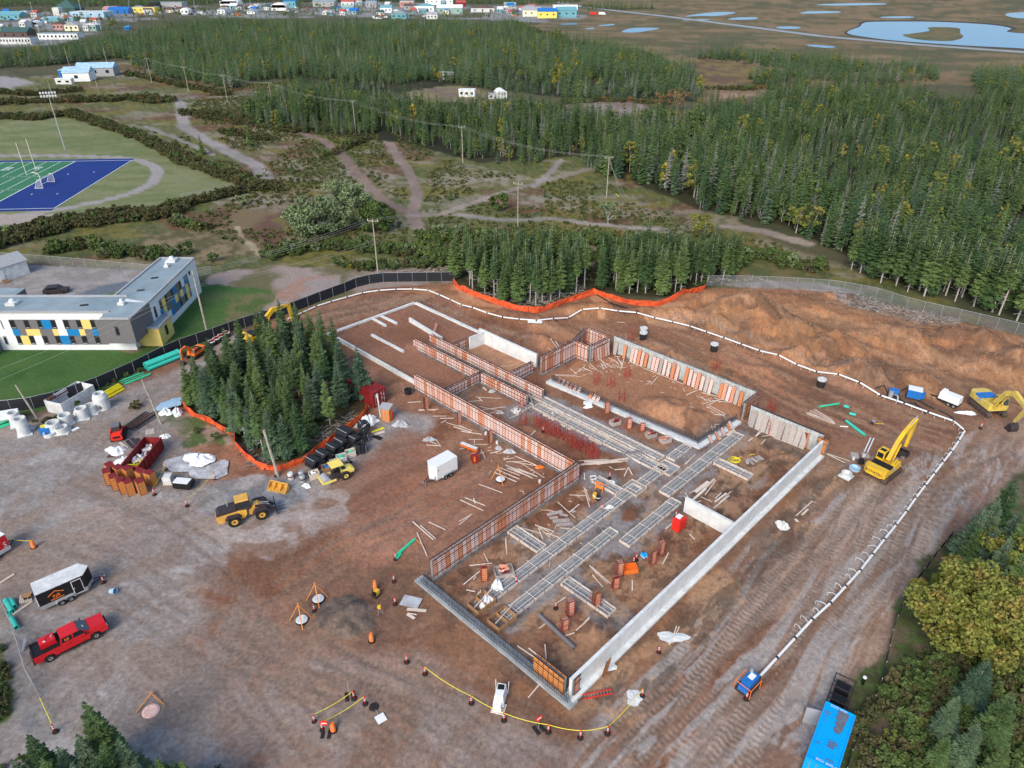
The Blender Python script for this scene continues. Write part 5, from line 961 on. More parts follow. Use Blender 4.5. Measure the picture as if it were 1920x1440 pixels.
lt = at(122,280); o = thing('floodlight_mast','tall floodlight mast with two rows of lamps behind the goal','floodlight', lt, .35); MB().cyl((0,0,0),(0,0,18.6),.22,.12,8).build('mast','galv', o)
for z in (17.6,18.7):
    MB().cyl((-2.4,0, z),(2.4,0, z),.06, n=5).build('lamp_bar','galv', o)
    for k in range(6): MB().cyl((-2.2 + k * .88,-.05, z + .25),(-2.2 + k * .88,-.5, z),.3,.34,8).build('lamp','white', o)
# ------------------------------------------------------------------ the school
def on_y(px, py, y0):
    d = ((px - 960) / FPX, cT + (720 - py) / FPX * sT, -sT + (720 - py) / FPX * cT); t_ = y0 / d[1]; return d[0] * t_, CAM_H + d[2] * t_
SH = 7.0; f1 = at(203,586, SH); yF = f1.y; bk = at(215,556, SH).y
SX = at(-140,586, SH).x
sch = thing('school_building','L-shaped two-storey school with white walls and blue, yellow and grey panels','school', (at(100,650).x, yF, 0)); ox, oy = sch.location.x, sch.location.y
def loc(p): return (p[0] - ox, p[1] - oy)
wr0, wr1 = at(279,567, SH), at(364,485, SH); wl0, wl1 = at(215,556, SH), at(301,485, SH)
def mbp(poly, z0, z1): return MB().prism([loc(p) for p in poly], z0, z1)
main = [(SX, yF),(f1.x, yF),(wr0.x, wr0.y),(wr0.x - .2, bk),(SX, bk)]
mbp([(SX, yF),(f1.x + 3, yF),(f1.x + 3, bk),(SX, bk)],-.3, SH - .05).build('wall','school_white', sch)
mbp([(wr0.x, wr0.y),(wr1.x, wr1.y),(wl1.x, wl1.y),(wl0.x, wl0.y - 1)],-.3, SH - .06).build('wing_wall','school_white', sch)
def roof(poly, z, skip=()):
    c = Vector((sum(p[0] for p in poly) / len(poly), sum(p[1] for p in poly) / len(poly)))
    r = mbp(poly, z - .05, z + .04).build('roof','roof_blue', sch); n = len(poly)
    s = MB()
    for i in range(n):
        if i in skip: continue
        a, b = loc(poly[i]), loc(poly[(i + 1) % n]); s.beam((a[0], a[1], z + .12),(b[0], b[1], z + .12),.35,.3)
    s.build('parapet','grey_light', r); return r
roof([(SX, yF),(f1.x + .2, yF),(f1.x + .2, bk),(SX, bk)], SH, (1,)); roof([(wr0.x, wr0.y),(wr1.x, wr1.y),(wl1.x, wl1.y),(wl0.x, wl0.y)], SH + .012,(3,))
gb = [at(188,599, SH), at(243,599, SH), at(279,567.5, SH), at(206,567, SH)]; gb = [(p.x, p.y) for p in gb]
mbp(gb, 2.6, SH + .03).build('grey_block','grey_paint', sch); roof(gb, SH + .06,(2,3))
y1 = [at(219,648), at(306,649), at(328,624), at(300,608), at(240,612)]; y1 = [(p.x, p.y) for p in y1]; mbp(y1,-.2,3.3).build('entrance_block','school_yellow', sch); roof(y1,3.34)
mbp([at(45,655)[:2] if False else (SX, yF - .02),(at(8,655).x, yF - .02),(at(8,655).x, yF - 3),(SX, yF - 3)],-.2,3.0).build('entrance_wing','grey_paint', sch)
CO = {'y': 'school_yellow','b': 'school_blue','g': 'grey_paint','w': 'school_white'}
x0, _ = on_y(88 / 4.8,560 + 190 / 4.8, yF); x1, _ = on_y(885 / 4.8,560 + 190 / 4.8, yF)
zs = [on_y(100,560 + k / 4.8, yF)[1] for k in (188,272,331,412)]
MB().box(((x0 + x1) / 2 + .2 - ox, -.02,(zs[0] + zs[3]) / 2),(x1 - x0 + .6,.06, zs[0] - zs[3])).build('panel_field','grey_paint', sch)
def fpanel(X0, X1, r, c):
    yy = 560 + ((230,300,370)[r]) / 4.8; a, _ = on_y(X0 / 4.8, yy, yF); b, _ = on_y(X1 / 4.8, yy, yF); zt, zb = zs[r], zs[r + 1]
    if c == 'v':
        q = MB().box(((a + b) / 2 - ox, -.05,(zt + zb) / 2),(b - a, .1,(zt - zb) * .94)).build('window','steel_dark', sch)
        MB().box(((a + b) / 2 - ox, -.105,(zt + zb) / 2 + .1),((b - a) * .74,.02,(zt - zb) * .62)).build('pane','glass', q); MB().box(((a + b) / 2 - ox, -.112, zb + (zt - zb) * .14),((b - a) * .74,.02,.12)).build('sill','grey_light', q)
    else: MB().box(((a + b) / 2 - ox, -.045,(zt + zb) / 2),(b - a, .06, zt - zb - .01)).build('panel', CO[c], sch)
for r, row in enumerate(([(92,140, 'v'),(222,266, 'v'),(342,378, 'v'),(380,462, 'b'),(464,508, 'v'),(510,574, 'w'),(578,622, 'v'),(694,736, 'v'),(738,818, 'y'),(820,858, 'v')],[(120,180, 'b'),(240,364, 'y'),(480,526, 'y'),(528,606, 'w'),(608,716, 'b'),(718,768, 'y'),(836,884, 'b')],[(156,196, 'v'),(198,270, 'y'),(272,316, 'v'),(318,390, 'w'),(392,436, 'v'),(506,548, 'v'),(550,632, 'b'),(634,678, 'v'),(742,788, 'v'),(858,902, 'v')])):
    for a in row: fpanel(a[0], a[1], r, a[2])
for X0, X1, Y0, Y1 in ((0,40,192,275),(25,85,335,415)):
    a, zt = on_y(X0 / 4.8,560 + Y0 / 4.8, yF); b, zb = on_y(X1 / 4.8,560 + Y1 / 4.8, yF); q = MB().box(((a + b) / 2 - ox, -.03,(zt + zb) / 2),(b - a, .1, zt - zb)).build('window','grey_light', sch); MB().box(((a + b) / 2 - ox, -.09,(zt + zb) / 2),((b - a) * .75,.02,(zt - zb) * .75)).build('pane','glass', q)
gy = gb[0][1]; a, zt = on_y(1028 / 4.8,560 + 250 / 4.8, gy); b, zb = on_y(1082 / 4.8,560 + 330 / 4.8, gy); q = MB().box(((a + b) / 2 - ox, gy - oy - .02,(zt + zb) / 2),(b - a, .1, zt - zb)).build('window','steel_dark', sch); MB().box(((a + b) / 2 - ox, gy - oy - .08,(zt + zb) / 2),((b - a) * .7,.02,(zt - zb) * .8)).build('pane','glass', q)
ya, yb = Vector(loc(y1[1])), Vector(loc(y1[2])); yd = (yb - ya); yr = math.atan2(yd.y, yd.x); c = (ya + yb) / 2; q = MB().box((0,-.02,1.9),(.9,.1,1.7)).build('window','steel_dark', sch, (c.x, c.y, 0), yr); MB().box((0,-.08,1.9),(.6,.02,1.4)).build('pane','glass', q)
wd_ = Vector((wr1.x - wr0.x, wr1.y - wr0.y)); WL = wd_.length; wz = math.atan2(wd_.y, wd_.x); wloc = (*loc(wr0),0)
MB().box((WL * .47,-.02,3.5),(WL * .62,.06,4.6)).build('panel_field','grey_paint', sch, wloc, wz)
WP = ['vyvgvbgvwb','byggbygyby','gvwbgbvgvy']
for r in range(3):
    for k, c in enumerate(WP[r]):
        xa = WL * (.17 + .06 * k); zc = (5.0,3.45,2.0)[r]; hh = (1.5,1.4,1.4)[r]
        if c == 'v': q = MB().box((xa, -.06, zc),(WL * .028,.08, hh)).build('window','steel_dark', sch, wloc, wz); MB().box((xa, -.105, zc + .1),(WL * .02,.02, hh * .6)).build('pane','glass', q)
        elif c != 'g': MB().box((xa, -.05, zc),(WL * .058,.07, hh - .01)).build('panel', CO[c], sch, wloc, wz)
for xa, zc in ((.83,5.4),(.9,4.0),(.06,4.6)): MB().box((WL * xa, -.03, zc),(.7,.08,.8 if xa > .5 else 2.0)).build('window','steel_dark', sch, wloc, wz)
for px, py, sz in ((24,571,1.6),(229,571,1.1),(323,490,1.8),(313,501,.8)):
    p = at(px, py, SH); q = MB().box((p.x - ox, p.y - oy, SH + .25),(sz, sz, .5)).build('roof_unit','white_dirty', sch); MB().cyl((p.x - ox, p.y - oy, SH + .5),(p.x - ox, p.y - oy, SH + 1.0), sz * .28, sz * .2,8).build('vent_cap','white', q)
for px, py in ((158,573),(290,522),(264,545)): p = at(px, py, SH); MB().box((p.x - ox, p.y - oy, SH + .1),(1.2,.5,.14),.3).build('drain','black', sch)
p0 = at(-30,560,5); o = thing('annex_building','grey flat-roofed annex behind the school at the left edge','building', (p0.x, p0.y, 0)); MB().box((1.5,2,2.5),(6.5,5,5)).build('wall','grey_paint', o); MB().box((1.5,2,5.06),(6.7,5.2,.12)).build('roof','roof_blue', o); MB().box((2,-.55,3.0),(1.2,.08,1.4)).build('window','glass', o)
p0 = at(10,520); o = thing('garden_shed','small white gabled shed with round lamp beside the gravel yard','shed', p0, R(-30)); MB().side([(-3,0),(2.2,0),(2.2,3.0),(-.4,4.3),(-3,3.0)],-4,4).build('wall','white_dirty', o)
s = MB(); s.beam((2.5,0,2.95),(-.4,0,4.42),8.5,.12); s.beam((-3.3,0,2.95),(-.4,0,4.42),8.5,.12); s.build('roof','grey_light', o); MB().box((2.24,-1.5,1.3),(.08,1.0,2.2)).build('door','white', o)
for k in range(3): MB().box((2.8 + k * .3,-1.5,.5 - k * .18),(.3,1.3,.12)).build('step','wood_brown', o)
p0 = at(107,549); o = thing('parked_car','dark blue car parked behind the school','car', p0, R(15)); MB().side([(-2.2,.3),(2.2,.3),(2.25,.8),(1.2,.95),(.5,1.5),(-1.5,1.5),(-2.2,.95)],-.9,.9).build('body','steel_dark', o); MB().box((-.4,0,1.25),(1.9,1.84,.36)).build('window','glass', o)
for x in (-1.4,1.4):
    for y in (-.85,.85): MB().cyl((x, y - .1,.33),(x, y + .1,.33),.33, n=10).build('wheel','rubber', o)
# ------------------------------------------------------------------ poles and wires
POLES = {}
def pole(key, px, pb, h, arm, label, lean=0.0, rz=0.0, r=.16):
    p = on(px, pb); o = thing('utility_pole', label, 'utility pole', p, rz); MB().cyl((0,0,-.3),(lean, 0, h), r, r * .65,7).build('pole','pole_wood', o); top = []
    if arm:
        MB().box((lean, 0, h - .35),(.12,2.4,.14)).build('crossarm','pole_wood', o)
        for y in (-1.1,0,1.1): MB().cyl((lean, y, h - .28),(lean, y, h + .05),.06,.04,5).build('insulator','white', o); top.append(Vector((p.x, p.y, p.z)) + Matrix.Rotation(rz, 3, 'Z') @ Vector((lean, y, h + .05)))
    else: top = [Vector((p.x + lean, p.y, p.z + h - .2 - k * .35)) for k in range(3)]
    POLES[key] = top
pole('a', 709,515,12.0,1, 'wooden power pole nearest the black fence corner', rz=R(75)); pole('b', 971,425,11.0,1, 'wooden power pole in the middle of the heath', rz=R(75)); pole('c', 1137,372,11.5,1, 'wooden corner pole with guy wires at the forest edge', rz=R(100)); pole('d', 868,305,11.5,1, 'wooden power pole at the lower edge of the spruce lobe', rz=R(130)); pole('e', 667,247,11.5,1, 'wooden power pole beside the sandy track fork', rz=R(130)); pole('f', 511,203,11,1, 'wooden power pole rising from the spruces left of the yellow tree', rz=R(130))
pole('g', 427,192,12,1, 'power pole on the open heath, right of three in a line', rz=R(130)); pole('h', 354,173,12,1, 'power pole on the open heath, middle of three in a line', rz=R(130)); pole('i', 285,155,12.5,1, 'power pole on the open heath, left of three in a line', rz=R(130)); pole('j', 203,127,11.5,0, 'bare pole behind the blue and white shed, right one'); pole('k', 132,130,12.5,0, 'bare pole behind the blue and white shed, left one'); pole('l', 188,184,9.5,0, 'short bare pole in the scrub below the shed'); pole('m', 102,193,10,0, 'short bare pole behind the floodlight mast')
pole('n', 390,630,12.3,0, 'yellowish wooden pole standing on the lawn by the school wing', r=.2); pole('o', 70,784,5.6,0, 'leaning wooden pole among the concrete manhole rings', -1.2); pole('p', 303,795,7.4,0, 'weathered pole by the blue metal sheets', -.9); pole('q', 522,893,7.2,0, 'twin weathered pole at the tip of the spruce clump', -.6, r=.2)
q = on(520,890); o = thing('utility_pole','thinner dark pole strapped beside the twin weathered pole','utility pole', q); MB().cyl((0,0,-.2),(-.7,.2,6.8),.12,.09,6).build('pole','pole_wood', o)
def span(a, b, sag, label, n=14, r=.013):
    o = thing('power_line', label, 'power line', (0,0,0)); o.location = a[0]; base = Vector(a[0])
    for p, q in zip(a, b):
        P = []
        for i in range(n + 1):
            t_ = i / n; w_ = p.lerp(q, t_); P.append(w_ - base - Vector((0,0, sag * 4 * t_ * (1 - t_))))
        MB().tube(P, r, 4).build('wire','wire', o)
pl = POLES; west = [Vector(at(-260,640,8)) + Vector((0, k * 1.2,0)) for k in range(3)]
span(pl['a'], pl['b'],1.6, 'three wires between the fence-corner pole and the heath pole'); span(pl['b'], pl['c'],1.4, 'three wires between the heath pole and the corner pole'); span(pl['c'], pl['d'],2, 'three wires crossing the spruces from the corner pole'); span(pl['d'], pl['e'],2, 'three wires over the spruce lobe'); span(pl['e'], pl['f'],1.8, 'three wires left of the sandy track'); span(pl['f'], pl['g'],1.2, 'three wires towards the open heath'); span(pl['g'], pl['h'],1.0, 'three wires between the right and middle heath poles'); span(pl['h'], pl['i'],1.0, 'three wires between the middle and left heath poles')
span(pl['a'], west, 2.6, 'three wires sagging over the school roof to the left edge', 22)
lw = [pl['n'][1], pl['n'][2]]; span([pl['a'][0] - Vector((0,0,4))] * 1 + [pl['a'][0] - Vector((0,0,4.6))],[p - Vector((0,0,2)) for p in lw],.8, 'two thin low wires from the fence-corner pole to the lawn pole', r=.015); span([p - Vector((0,0,2)) for p in lw],[Vector(at(-200,760,4)), Vector(at(-200,790,4))],1.0, 'two thin low wires crossing the lawn', r=.015)
o = thing('guy_wires','bundle of guy wires anchoring the corner pole','guy wire', on(1137,372)); b0 = Vector(o.location)
for k in range(4): g0 = at(1162 + k * 3,366 - k); MB().cyl(pl['c'][1] - b0 - Vector((0,0,.5 * k)), Vector((g0.x, g0.y, .05)) - b0,.03, n=4).build('wire','wire', o)
MB().cyl((2.6,.6,1.2),(3.6,.9,.2),.09, n=5).build('guard','yellow_pipe', o)
# ------------------------------------------------------------------ fences
def resample(P, step):
    P = [Vector(p) for p in P]; out = [P[0]]; acc = 0.0
    for a, b in zip(P[:-1], P[1:]):
        L = (b - a).length; d = step - acc
        while d <= L: out.append(a.lerp(b, d / L)); d += step
        acc = L - (d - step)
    if (out[-1] - P[-1]).length > step * .3: out.append(P[-1])
    return out
def fence(label, px, h, step, mt, postmt, pr=.04, rail=True, name='fence', th=.03, cat='fence', under=0.05, posts=True):
    P = resample([on(*p) for p in px], step); o = thing(name, label, cat, P[0]); b0 = P[0]
    for i, p in enumerate(P):
        q = p - b0; z = tz(p.x, p.y) - b0.z
        if posts: MB().cyl((0,0,-.2),(0,0, h + .1), pr, n=5).build('post', postmt, o, (q.x, q.y, z))
        if i + 1 < len(P):
            n = P[i + 1]; z2 = tz(n.x, n.y) - b0.z; d = n - p; rz = math.atan2(d.y, d.x); L = d.to_2d().length; s = MB(); s.add([(0,-th / 2, under),(L, -th / 2, under + z2 - z),(L, -th / 2, h + z2 - z),(0,-th / 2, h),(0, th / 2, under),(L, th / 2, under + z2 - z),(L, th / 2, h + z2 - z),(0, th / 2, h)],[(0,1,2,3),(7,6,5,4),(3,2,6,7),(0,4,5,1)]); s.build('panel', mt, o, (q.x, q.y, z), rz)
            if rail: MB().cyl((0,0, h + .03),(L, 0, h + .03 + z2 - z),.028, n=4, caps=False).build('rail', postmt, o, (q.x, q.y, z), rz)
    return o
mat('black_cloth', (.020,.023,.030),.8,.25,1.5)
fence('black cloth-covered fence between the lawn and the yard, up to the machines', [(-60,778),(50,770),(105,757),(181,731),(257,697),(304,672),(350,652),(396,637),(452,616),(500,602)],2.0,3.0, 'black_cloth','galv')
fence('black cloth-covered fence along the far edge of the works', [(500,602),(559,582),(596,567),(652,546),(670,538),(707,529),(853,527)],2.0,3.0, 'black_cloth','galv')
fence('silver chain-link fence between the spoil heaps and the forest', [(1325,536),(1388,536),(1473,539),(1563,545),(1608,553),(1653,563),(1687,575),(1733,587),(1783,598),(1847,613),(1960,640)],2.2,3.0, 'chainlink','galv', th=.01)
fence('chain-link fence around the gravel yard behind the school', [(-40,486),(32,491),(110,497),(200,505),(285,513),(380,520),(400,515)],1.9,3.0, 'chainlink','galv', th=.01)
fence('low chain-link fence at the tip of the playing field', [(340,372),(400,362),(440,355)],1.2,3.0, 'chainlink','galv', th=.01)
def net_fence(label, px, h):
    P = resample([on(*p) for p in px],1.1); o = thing('mesh_fence', label, 'mesh fence', P[0]); b0 = P[0]; s = MB(); vs = []
    for i, p in enumerate(P):
        d = (P[min(i + 1, len(P) - 1)] - P[max(i - 1,0)]).normalized(); nr_ = Vector((-d.y, d.x, 0)); hh = h * random.uniform(.72,1.08); z = tz(p.x, p.y) - b0.z
        for f, w_ in ((0, random.uniform(-.1,.1)),(.5, random.uniform(-.12,.12)),(1, random.uniform(-.18,.18))): q = p - b0 + nr_ * w_; vs.append((q.x, q.y, z + hh * f))
        if i % 2 == 0: MB().cyl((0,0,-.1),(random.uniform(-.1,.1), random.uniform(-.1,.1), h + .15),.025, n=4).build('stake','steel_dark', o, (p.x - b0.x, p.y - b0.y, z))
    n = len(P); s.add(vs, [(3 * i + k, 3 * i + 3 + k, 3 * i + 4 + k, 3 * i + 1 + k) for i in range(n - 1) for k in (0,1)]); q = s.build('netting','orange_net', o); md = q.modifiers.new('thick','SOLIDIFY'); md.thickness = .03; return o
net_fence('orange safety mesh fence in front of the tall spruces at the far edge', [(850,529),(856,540),(870,548),(905,561),(960,580),(1005,588),(1030,581),(1065,567),(1090,560),(1115,551),(1160,566),(1195,573),(1230,575),(1270,566),(1322,542)],1.25)
net_fence('orange safety mesh fence curling around the near side of the spruce clump', [(342,762),(358,779),(394,794),(417,808),(443,824),(441,838),(461,859),(487,879),(516,883),(545,878),(572,866),(621,830),(652,806),(682,783),(690,765)],1.15)
fence('black silt fence sagging along the right side of the haul road', [(1786,1003),(1768,1025),(1752,1045),(1735,1070),(1706,1105),(1674,1180),(1666,1215),(1655,1270),(1640,1310),(1620,1360),(1600,1400),(1585,1450)],.75,2.2, 'black_cloth','wood_pale', pr=.03, rail=False)
p0 = [at(-20,1100), at(12,1145), at(32,1190), at(48,1245), at(62,1275), at(78,1310)]
fence('galvanised temporary fence on cross feet at the left edge of the yard', [(-5,1115),(12,1146),(34,1195),(50,1248),(57,1275),(75,1308)],1.9,2.4, 'chainlink','galv', th=.01)
# ------------------------------------------------------------------ the far town
WC = {'w': 'white_dirty','c': 'grey_light','y': 'pale_yellow','b': 'blue_tin','t': 'teal','g': 'grey_paint','k': 'black','r': 'red_dark','e': 'post_cream'}
mat('town_green', (.05,.11,.10),.6,.1,.3); mat('town_teal', (.14,.36,.42),.6,.1,.3); mat('town_red', (.45,.10,.09),.6,.1,.3); mat('town_brown', (.12,.08,.07),.7,.15,.3); mat('town_sage', (.28,.40,.37),.6,.1,.3); mat('town_pink', (.45,.26,.24),.6,.1,.3)
def house(px, pb, wpx, h, dp, wallm, roofm, gable, label, rz=0.0, name='house', cat='building', win=3):
    p = at(px, pb); wd = dist(px - wpx / 2, pb, px + wpx / 2, pb); o = thing(name, label, cat, p, rz); MB().box((0, dp / 2, h / 2),(wd, dp, h)).build('wall', wallm, o)
    if gable == 'g':
        s = MB(); rh = min(3.0, wd * .22); s.side([(-wd / 2 - .4, h),(wd / 2 + .4, h),(0, h + rh)],-.3, dp + .3); s.build('roof', roofm, o)
    elif gable == 's':
        rh = min(3.5, dp * .25); s = MB(); s.add([(-wd / 2 - .3,-.4, h),(wd / 2 + .3,-.4, h),(wd / 2 + .3, dp + .4, h),(-wd / 2 - .3, dp + .4, h),(-wd / 2 - .3, dp / 2, h + rh),(wd / 2 + .3, dp / 2, h + rh)],[(0,1,5,4),(2,3,4,5),(1,2,5),(3,0,4),(3,2,1,0)]); s.build('roof', roofm, o)
    elif gable == 'h':
        s = MB(); s.add([(-wd / 2 - .5,-.5, h),(wd / 2 + .5,-.5, h),(wd / 2 + .5, dp + .5, h),(-wd / 2 - .5, dp + .5, h),(-.8, dp / 2, h * 2.2),(.8, dp / 2, h * 2.2)],[(0,1,5,4),(1,2,5),(2,3,4,5),(3,0,4),(3,2,1,0)]); s.build('roof', roofm, o)
    elif gable == 'a':
        s = MB(); n = 9; s.side([(wd / 2 * math.cos(math.pi * k / n), h * .5 + (h * .9) * math.sin(math.pi * k / n)) for k in range(n + 1)],0, dp); s.build('roof', roofm, o)
    else: MB().box((0, dp / 2, h + .15),(wd + .3, dp + .3,.3)).build('roof', roofm, o)
    for k in range(win): MB().box((wd * ((k + .5) / win - .5),-.05, h * .55),(min(1.8, wd / win * .45),.1, min(1.6, h * .35))).build('window','glass', o)
    return o
for a in [(250,27,1.2),(395,1,0)]: pass
H = house
H(122,28,42,7.5,24, 'town_green','town_green','h','dark green pyramid-roofed hall at the upper left', win=0); H(107,30,12,9,10, 'white_dirty','white_dirty','f','pale stepped block beside the green pyramid hall', win=0)
H(164,33,64,6,26, 'blue_tin','white_dirty','f','long pale blue shed below the green pyramid hall', win=4); H(18,37,40,5,18, 'town_teal','town_teal','s','low turquoise shed at the far upper left corner'); H(110,40,58,4,14, 'town_teal','blue_tin','f','long flat blue and white store front'); H(222,26,38,4.5,16, 'blue','blue','s','bright blue roofed building left of the yellow one'); H(205,25,24,4.5,16, 'grey_light','town_pink','s','brown-roofed house beside the bright blue roof')
H(270,24,42,6.5,18, 'pale_yellow','grey_light','f','yellow-fronted shop block with a row of windows', win=4); H(288,22,14,11,16, 'black','black','f','black cube rising in the middle of the grey shop block', win=0); H(318,20,50,10,20, 'grey_light','roof_blue','f','grey flat-roofed shop block right of the black cube', win=2); H(345,24,30,4,12, 'grey_light','town_brown','s','dark-roofed low house below the grey shop block')
H(430,12,34,7,22, 'white','white','a','big white dome tent at the top edge'); H(523,20,28,7,16, 'white','white','a','white arched storage tent right of the dome', win=1); H(544,15,22,9,14, 'town_teal','blue','s','turquoise gabled building beside the arched tent'); H(608,13,42,7,18, 'grey_light','roof_blue','s','grey metal hall near the top centre'); H(652,13,24,7,14, 'white_dirty','town_red','s','red-roofed hall at the top centre'); H(763,14,26,8,14, 'town_pink','white','f','red-fronted shop with white roof'); H(696,14,20,6,12, 'grey_light','roof_blue','s','grey-roofed house in the town centre'); H(823,9,52,8,18, 'white','white_dirty','f','long white block at the top edge', win=6)
H(797,24,34,8,14, 'white','town_teal','g','white hall with bright turquoise roof and gables'); H(843,26,48,7,16, 'town_sage','white','s','green building with a broad white roof'); H(864,13,18,6,10, 'red_dark','town_red','s','red house right of the long white block'); H(748,36,28,6,14, 'town_teal','roof_blue','g','blue-grey gabled house in front of the turquoise hall'); H(724,24,22,6,12, 'white','town_teal','s','white house with teal trim in the town centre'); H(810,36,20,5,10, 'white','grey_light','s','small white house below the turquoise hall'); H(652,22,22,5,12, 'town_teal','town_sage','s','teal-roofed cottage at the forest edge'); H(905,23,44,5,14, 'white_dirty','town_brown','g','brown-roofed white row right of the green building'); H(956,16,22,5,12, 'town_sage','town_sage','s','sage green house behind the car park'); H(997,31,34,7,18, 'post_cream','grey_light','s','cream metal warehouse by the highway'); H(1026,34,36,7,16, 'pale_yellow','blue','s','beige warehouse with dark blue roof'); H(1062,33,38,8,18, 'town_teal','town_teal','s','turquoise warehouse at the right end of the town'); H(1060,19,46,6,16, 'white','white_dirty','f','long white warehouse behind the turquoise one', win=0)
H(30,83,58,5,12, 'white_dirty','town_brown','f','maroon and white row of flats at the left edge', win=10); H(28,72,50,5,14, 'town_brown','town_green','s','dark-roofed lodge above the row of flats'); H(110,74,74,4.5,10, 'white','roof_blue','f','long blue and white row of flats by the forest', win=10); H(110,56,20,5,10, 'town_pink','town_brown','g','brown house with pale gable among trees, left one'); H(135,58,26,5,10, 'post_cream','grey_light','g','cream house with grey gable among trees, middle one'); H(172,58,18,5,10, 'town_sage','white_dirty','g','small white-trimmed house among trees, right one'); H(62,50,18,4,10, 'white','white','a','white boat shelter below the blue shed', win=0); H(238,57,9,3,5, 'blue','blue_box','g','tiny bright blue cabin in the forest', win=1)
H(145,153,46,4.5,11, 'white','blue_tin','s','white shed with pale blue metal roof at the forest edge', R(10), win=1); H(180,143,66,4.5,10, 'grey_light','blue_tin','s','long grey-roofed shed behind the white shed', R(8), win=3); H(120,148,14,4.5,8, 'blue','blue_tin','g','blue-fronted end of the shed group', R(10), win=1); H(120,158,30,2.6,3, 'white_dirty','white','f','white camper trailer parked by the shed group', win=2)
H(875,182,30,3.2,4, 'white','white','f','white motor home parked in the clearing', R(-8), win=3); H(941,185,20,3.0,7, 'white','white','a','white fabric shelter in the clearing', R(12), win=0); H(921,186,11,2.2,3, 'white_dirty','grey_light','f','small white shed beside the fabric shelter', win=1); H(841,149,20,3.4,5, 'white','white','f','pale camper at the edge of the far forest', R(20), win=2)
for i in range(75):   # the rest of the town
    px, pb = random.choice([(random.uniform(240,500), random.uniform(14,27)),(random.uniform(470,900), random.uniform(6,30)),(random.uniform(-10,220), random.uniform(24,60)),(random.uniform(600,840), random.uniform(10,34)),(random.uniform(930,1000), random.uniform(14,30))])
    wm_, rm_ = random.choice(['white','white','white_dirty','grey_light','town_teal','post_cream','town_sage']), random.choice(['white_dirty','grey_light','roof_blue','town_brown','town_red','blue','town_green','white'])
    H(px, pb, random.uniform(8,16), random.uniform(3,5), random.uniform(8,14), wm_, rm_, random.choice('ggsss'),'small far town house, ' + wm_.replace('_',' ').replace('town ','') + ' walls, ' + rm_.replace('_',' ').replace('town ','') + ' roof', random.uniform(-.3,.3), win=2)['group'] = 'small houses of the far town'
# cars and boats in the town, each a speck with a body and windows
for i in range(70):
    px, pb = random.choice([(random.uniform(255,480), random.uniform(24,30)),(random.uniform(940,985), random.uniform(22,32)),(random.uniform(20,95), random.uniform(34,44)),(random.uniform(480,700), random.uniform(15,24)),(random.uniform(700,830), random.uniform(26,36))])
    c = random.choice(['white','white','white_dirty','grey_light','red_plastic','steel_dark','blue','orange']); p = at(px, pb); o = thing('parked_car','tiny parked vehicle among the far town buildings','car', p, random.uniform(0,3),'vehicles parked in the town'); L_ = random.uniform(4,7); MB().side([(-L_ / 2,.3),(L_ / 2,.3),(L_ / 2,1.0),(L_ * .2,1.2),(L_ * .05,2.0),(-L_ / 2,2.0)],-1,1).build('body', c, o); MB().box((-L_ * .1,0,1.6),(L_ * .3,2.04,.5)).build('window','glass', o)
for px, pb, h in ((64,32,16),(155,32,18),(245,24,14),(366,18,14),(470,12,14),(158,48,10),(190,58,12),(78,78,12)):
    p = at(px, pb); o = thing('street_lamp','thin pole standing among the far town buildings','lamp post', p, 0, 'far town poles'); MB().cyl((0,0,0),(.3,0, h),.2,.12,5).build('pole','white_dirty', o); MB().box((.9,0, h),(1.6,.3,.2)).build('lamp_head','white', o)
for k, (px, pb, c, lb) in enumerate([(1112,28, 'red_plastic','red truck on the highway beside the turquoise warehouse'),(1128,28, 'white','white van on the highway beside the turquoise warehouse')]):
    o = thing('truck', lb, 'truck', at(px, pb), R(-25)); MB().box((0,0,1.9),(7,2.4,2.6)).build('box_body', c, o); MB().box((4.4,0,1.4),(1.8,2.3,1.9), top=(.7,1,-.2,0)).build('cab', c, o); [MB().cyl((x, -1.1,.5),(x, 1.1,.5),.5, n=8).build('wheel','rubber', o) for x in (-2.4,4.2)]
# ------------------------------------------------------------------ lettering
def letters(txt, size, mt, parent, M, ext=.012, name='lettering', sx=1.0):
    cu = bpy.data.curves.new('txt','FONT'); cu.body = txt; cu.size = size; cu.extrude = ext; cu.align_x = 'CENTER'; cu.align_y = 'CENTER'; cu.resolution_u = 2
    t_ = bpy.data.objects.new('txt', cu); COL.objects.link(t_); bpy.context.view_layer.update(); me = bpy.data.meshes.new_from_object(t_); bpy.data.objects.remove(t_); bpy.data.curves.remove(cu); me.materials.clear(); me.materials.append(M_[mt]); me.transform(M @ Matrix.Diagonal((sx, 1,1,1))); return link(name, me, parent)
def plane_M(loc, rz, rx=90): return Matrix.Translation(loc) @ Matrix.Rotation(rz, 4, 'Z') @ Matrix.Rotation(R(rx),4, 'X')
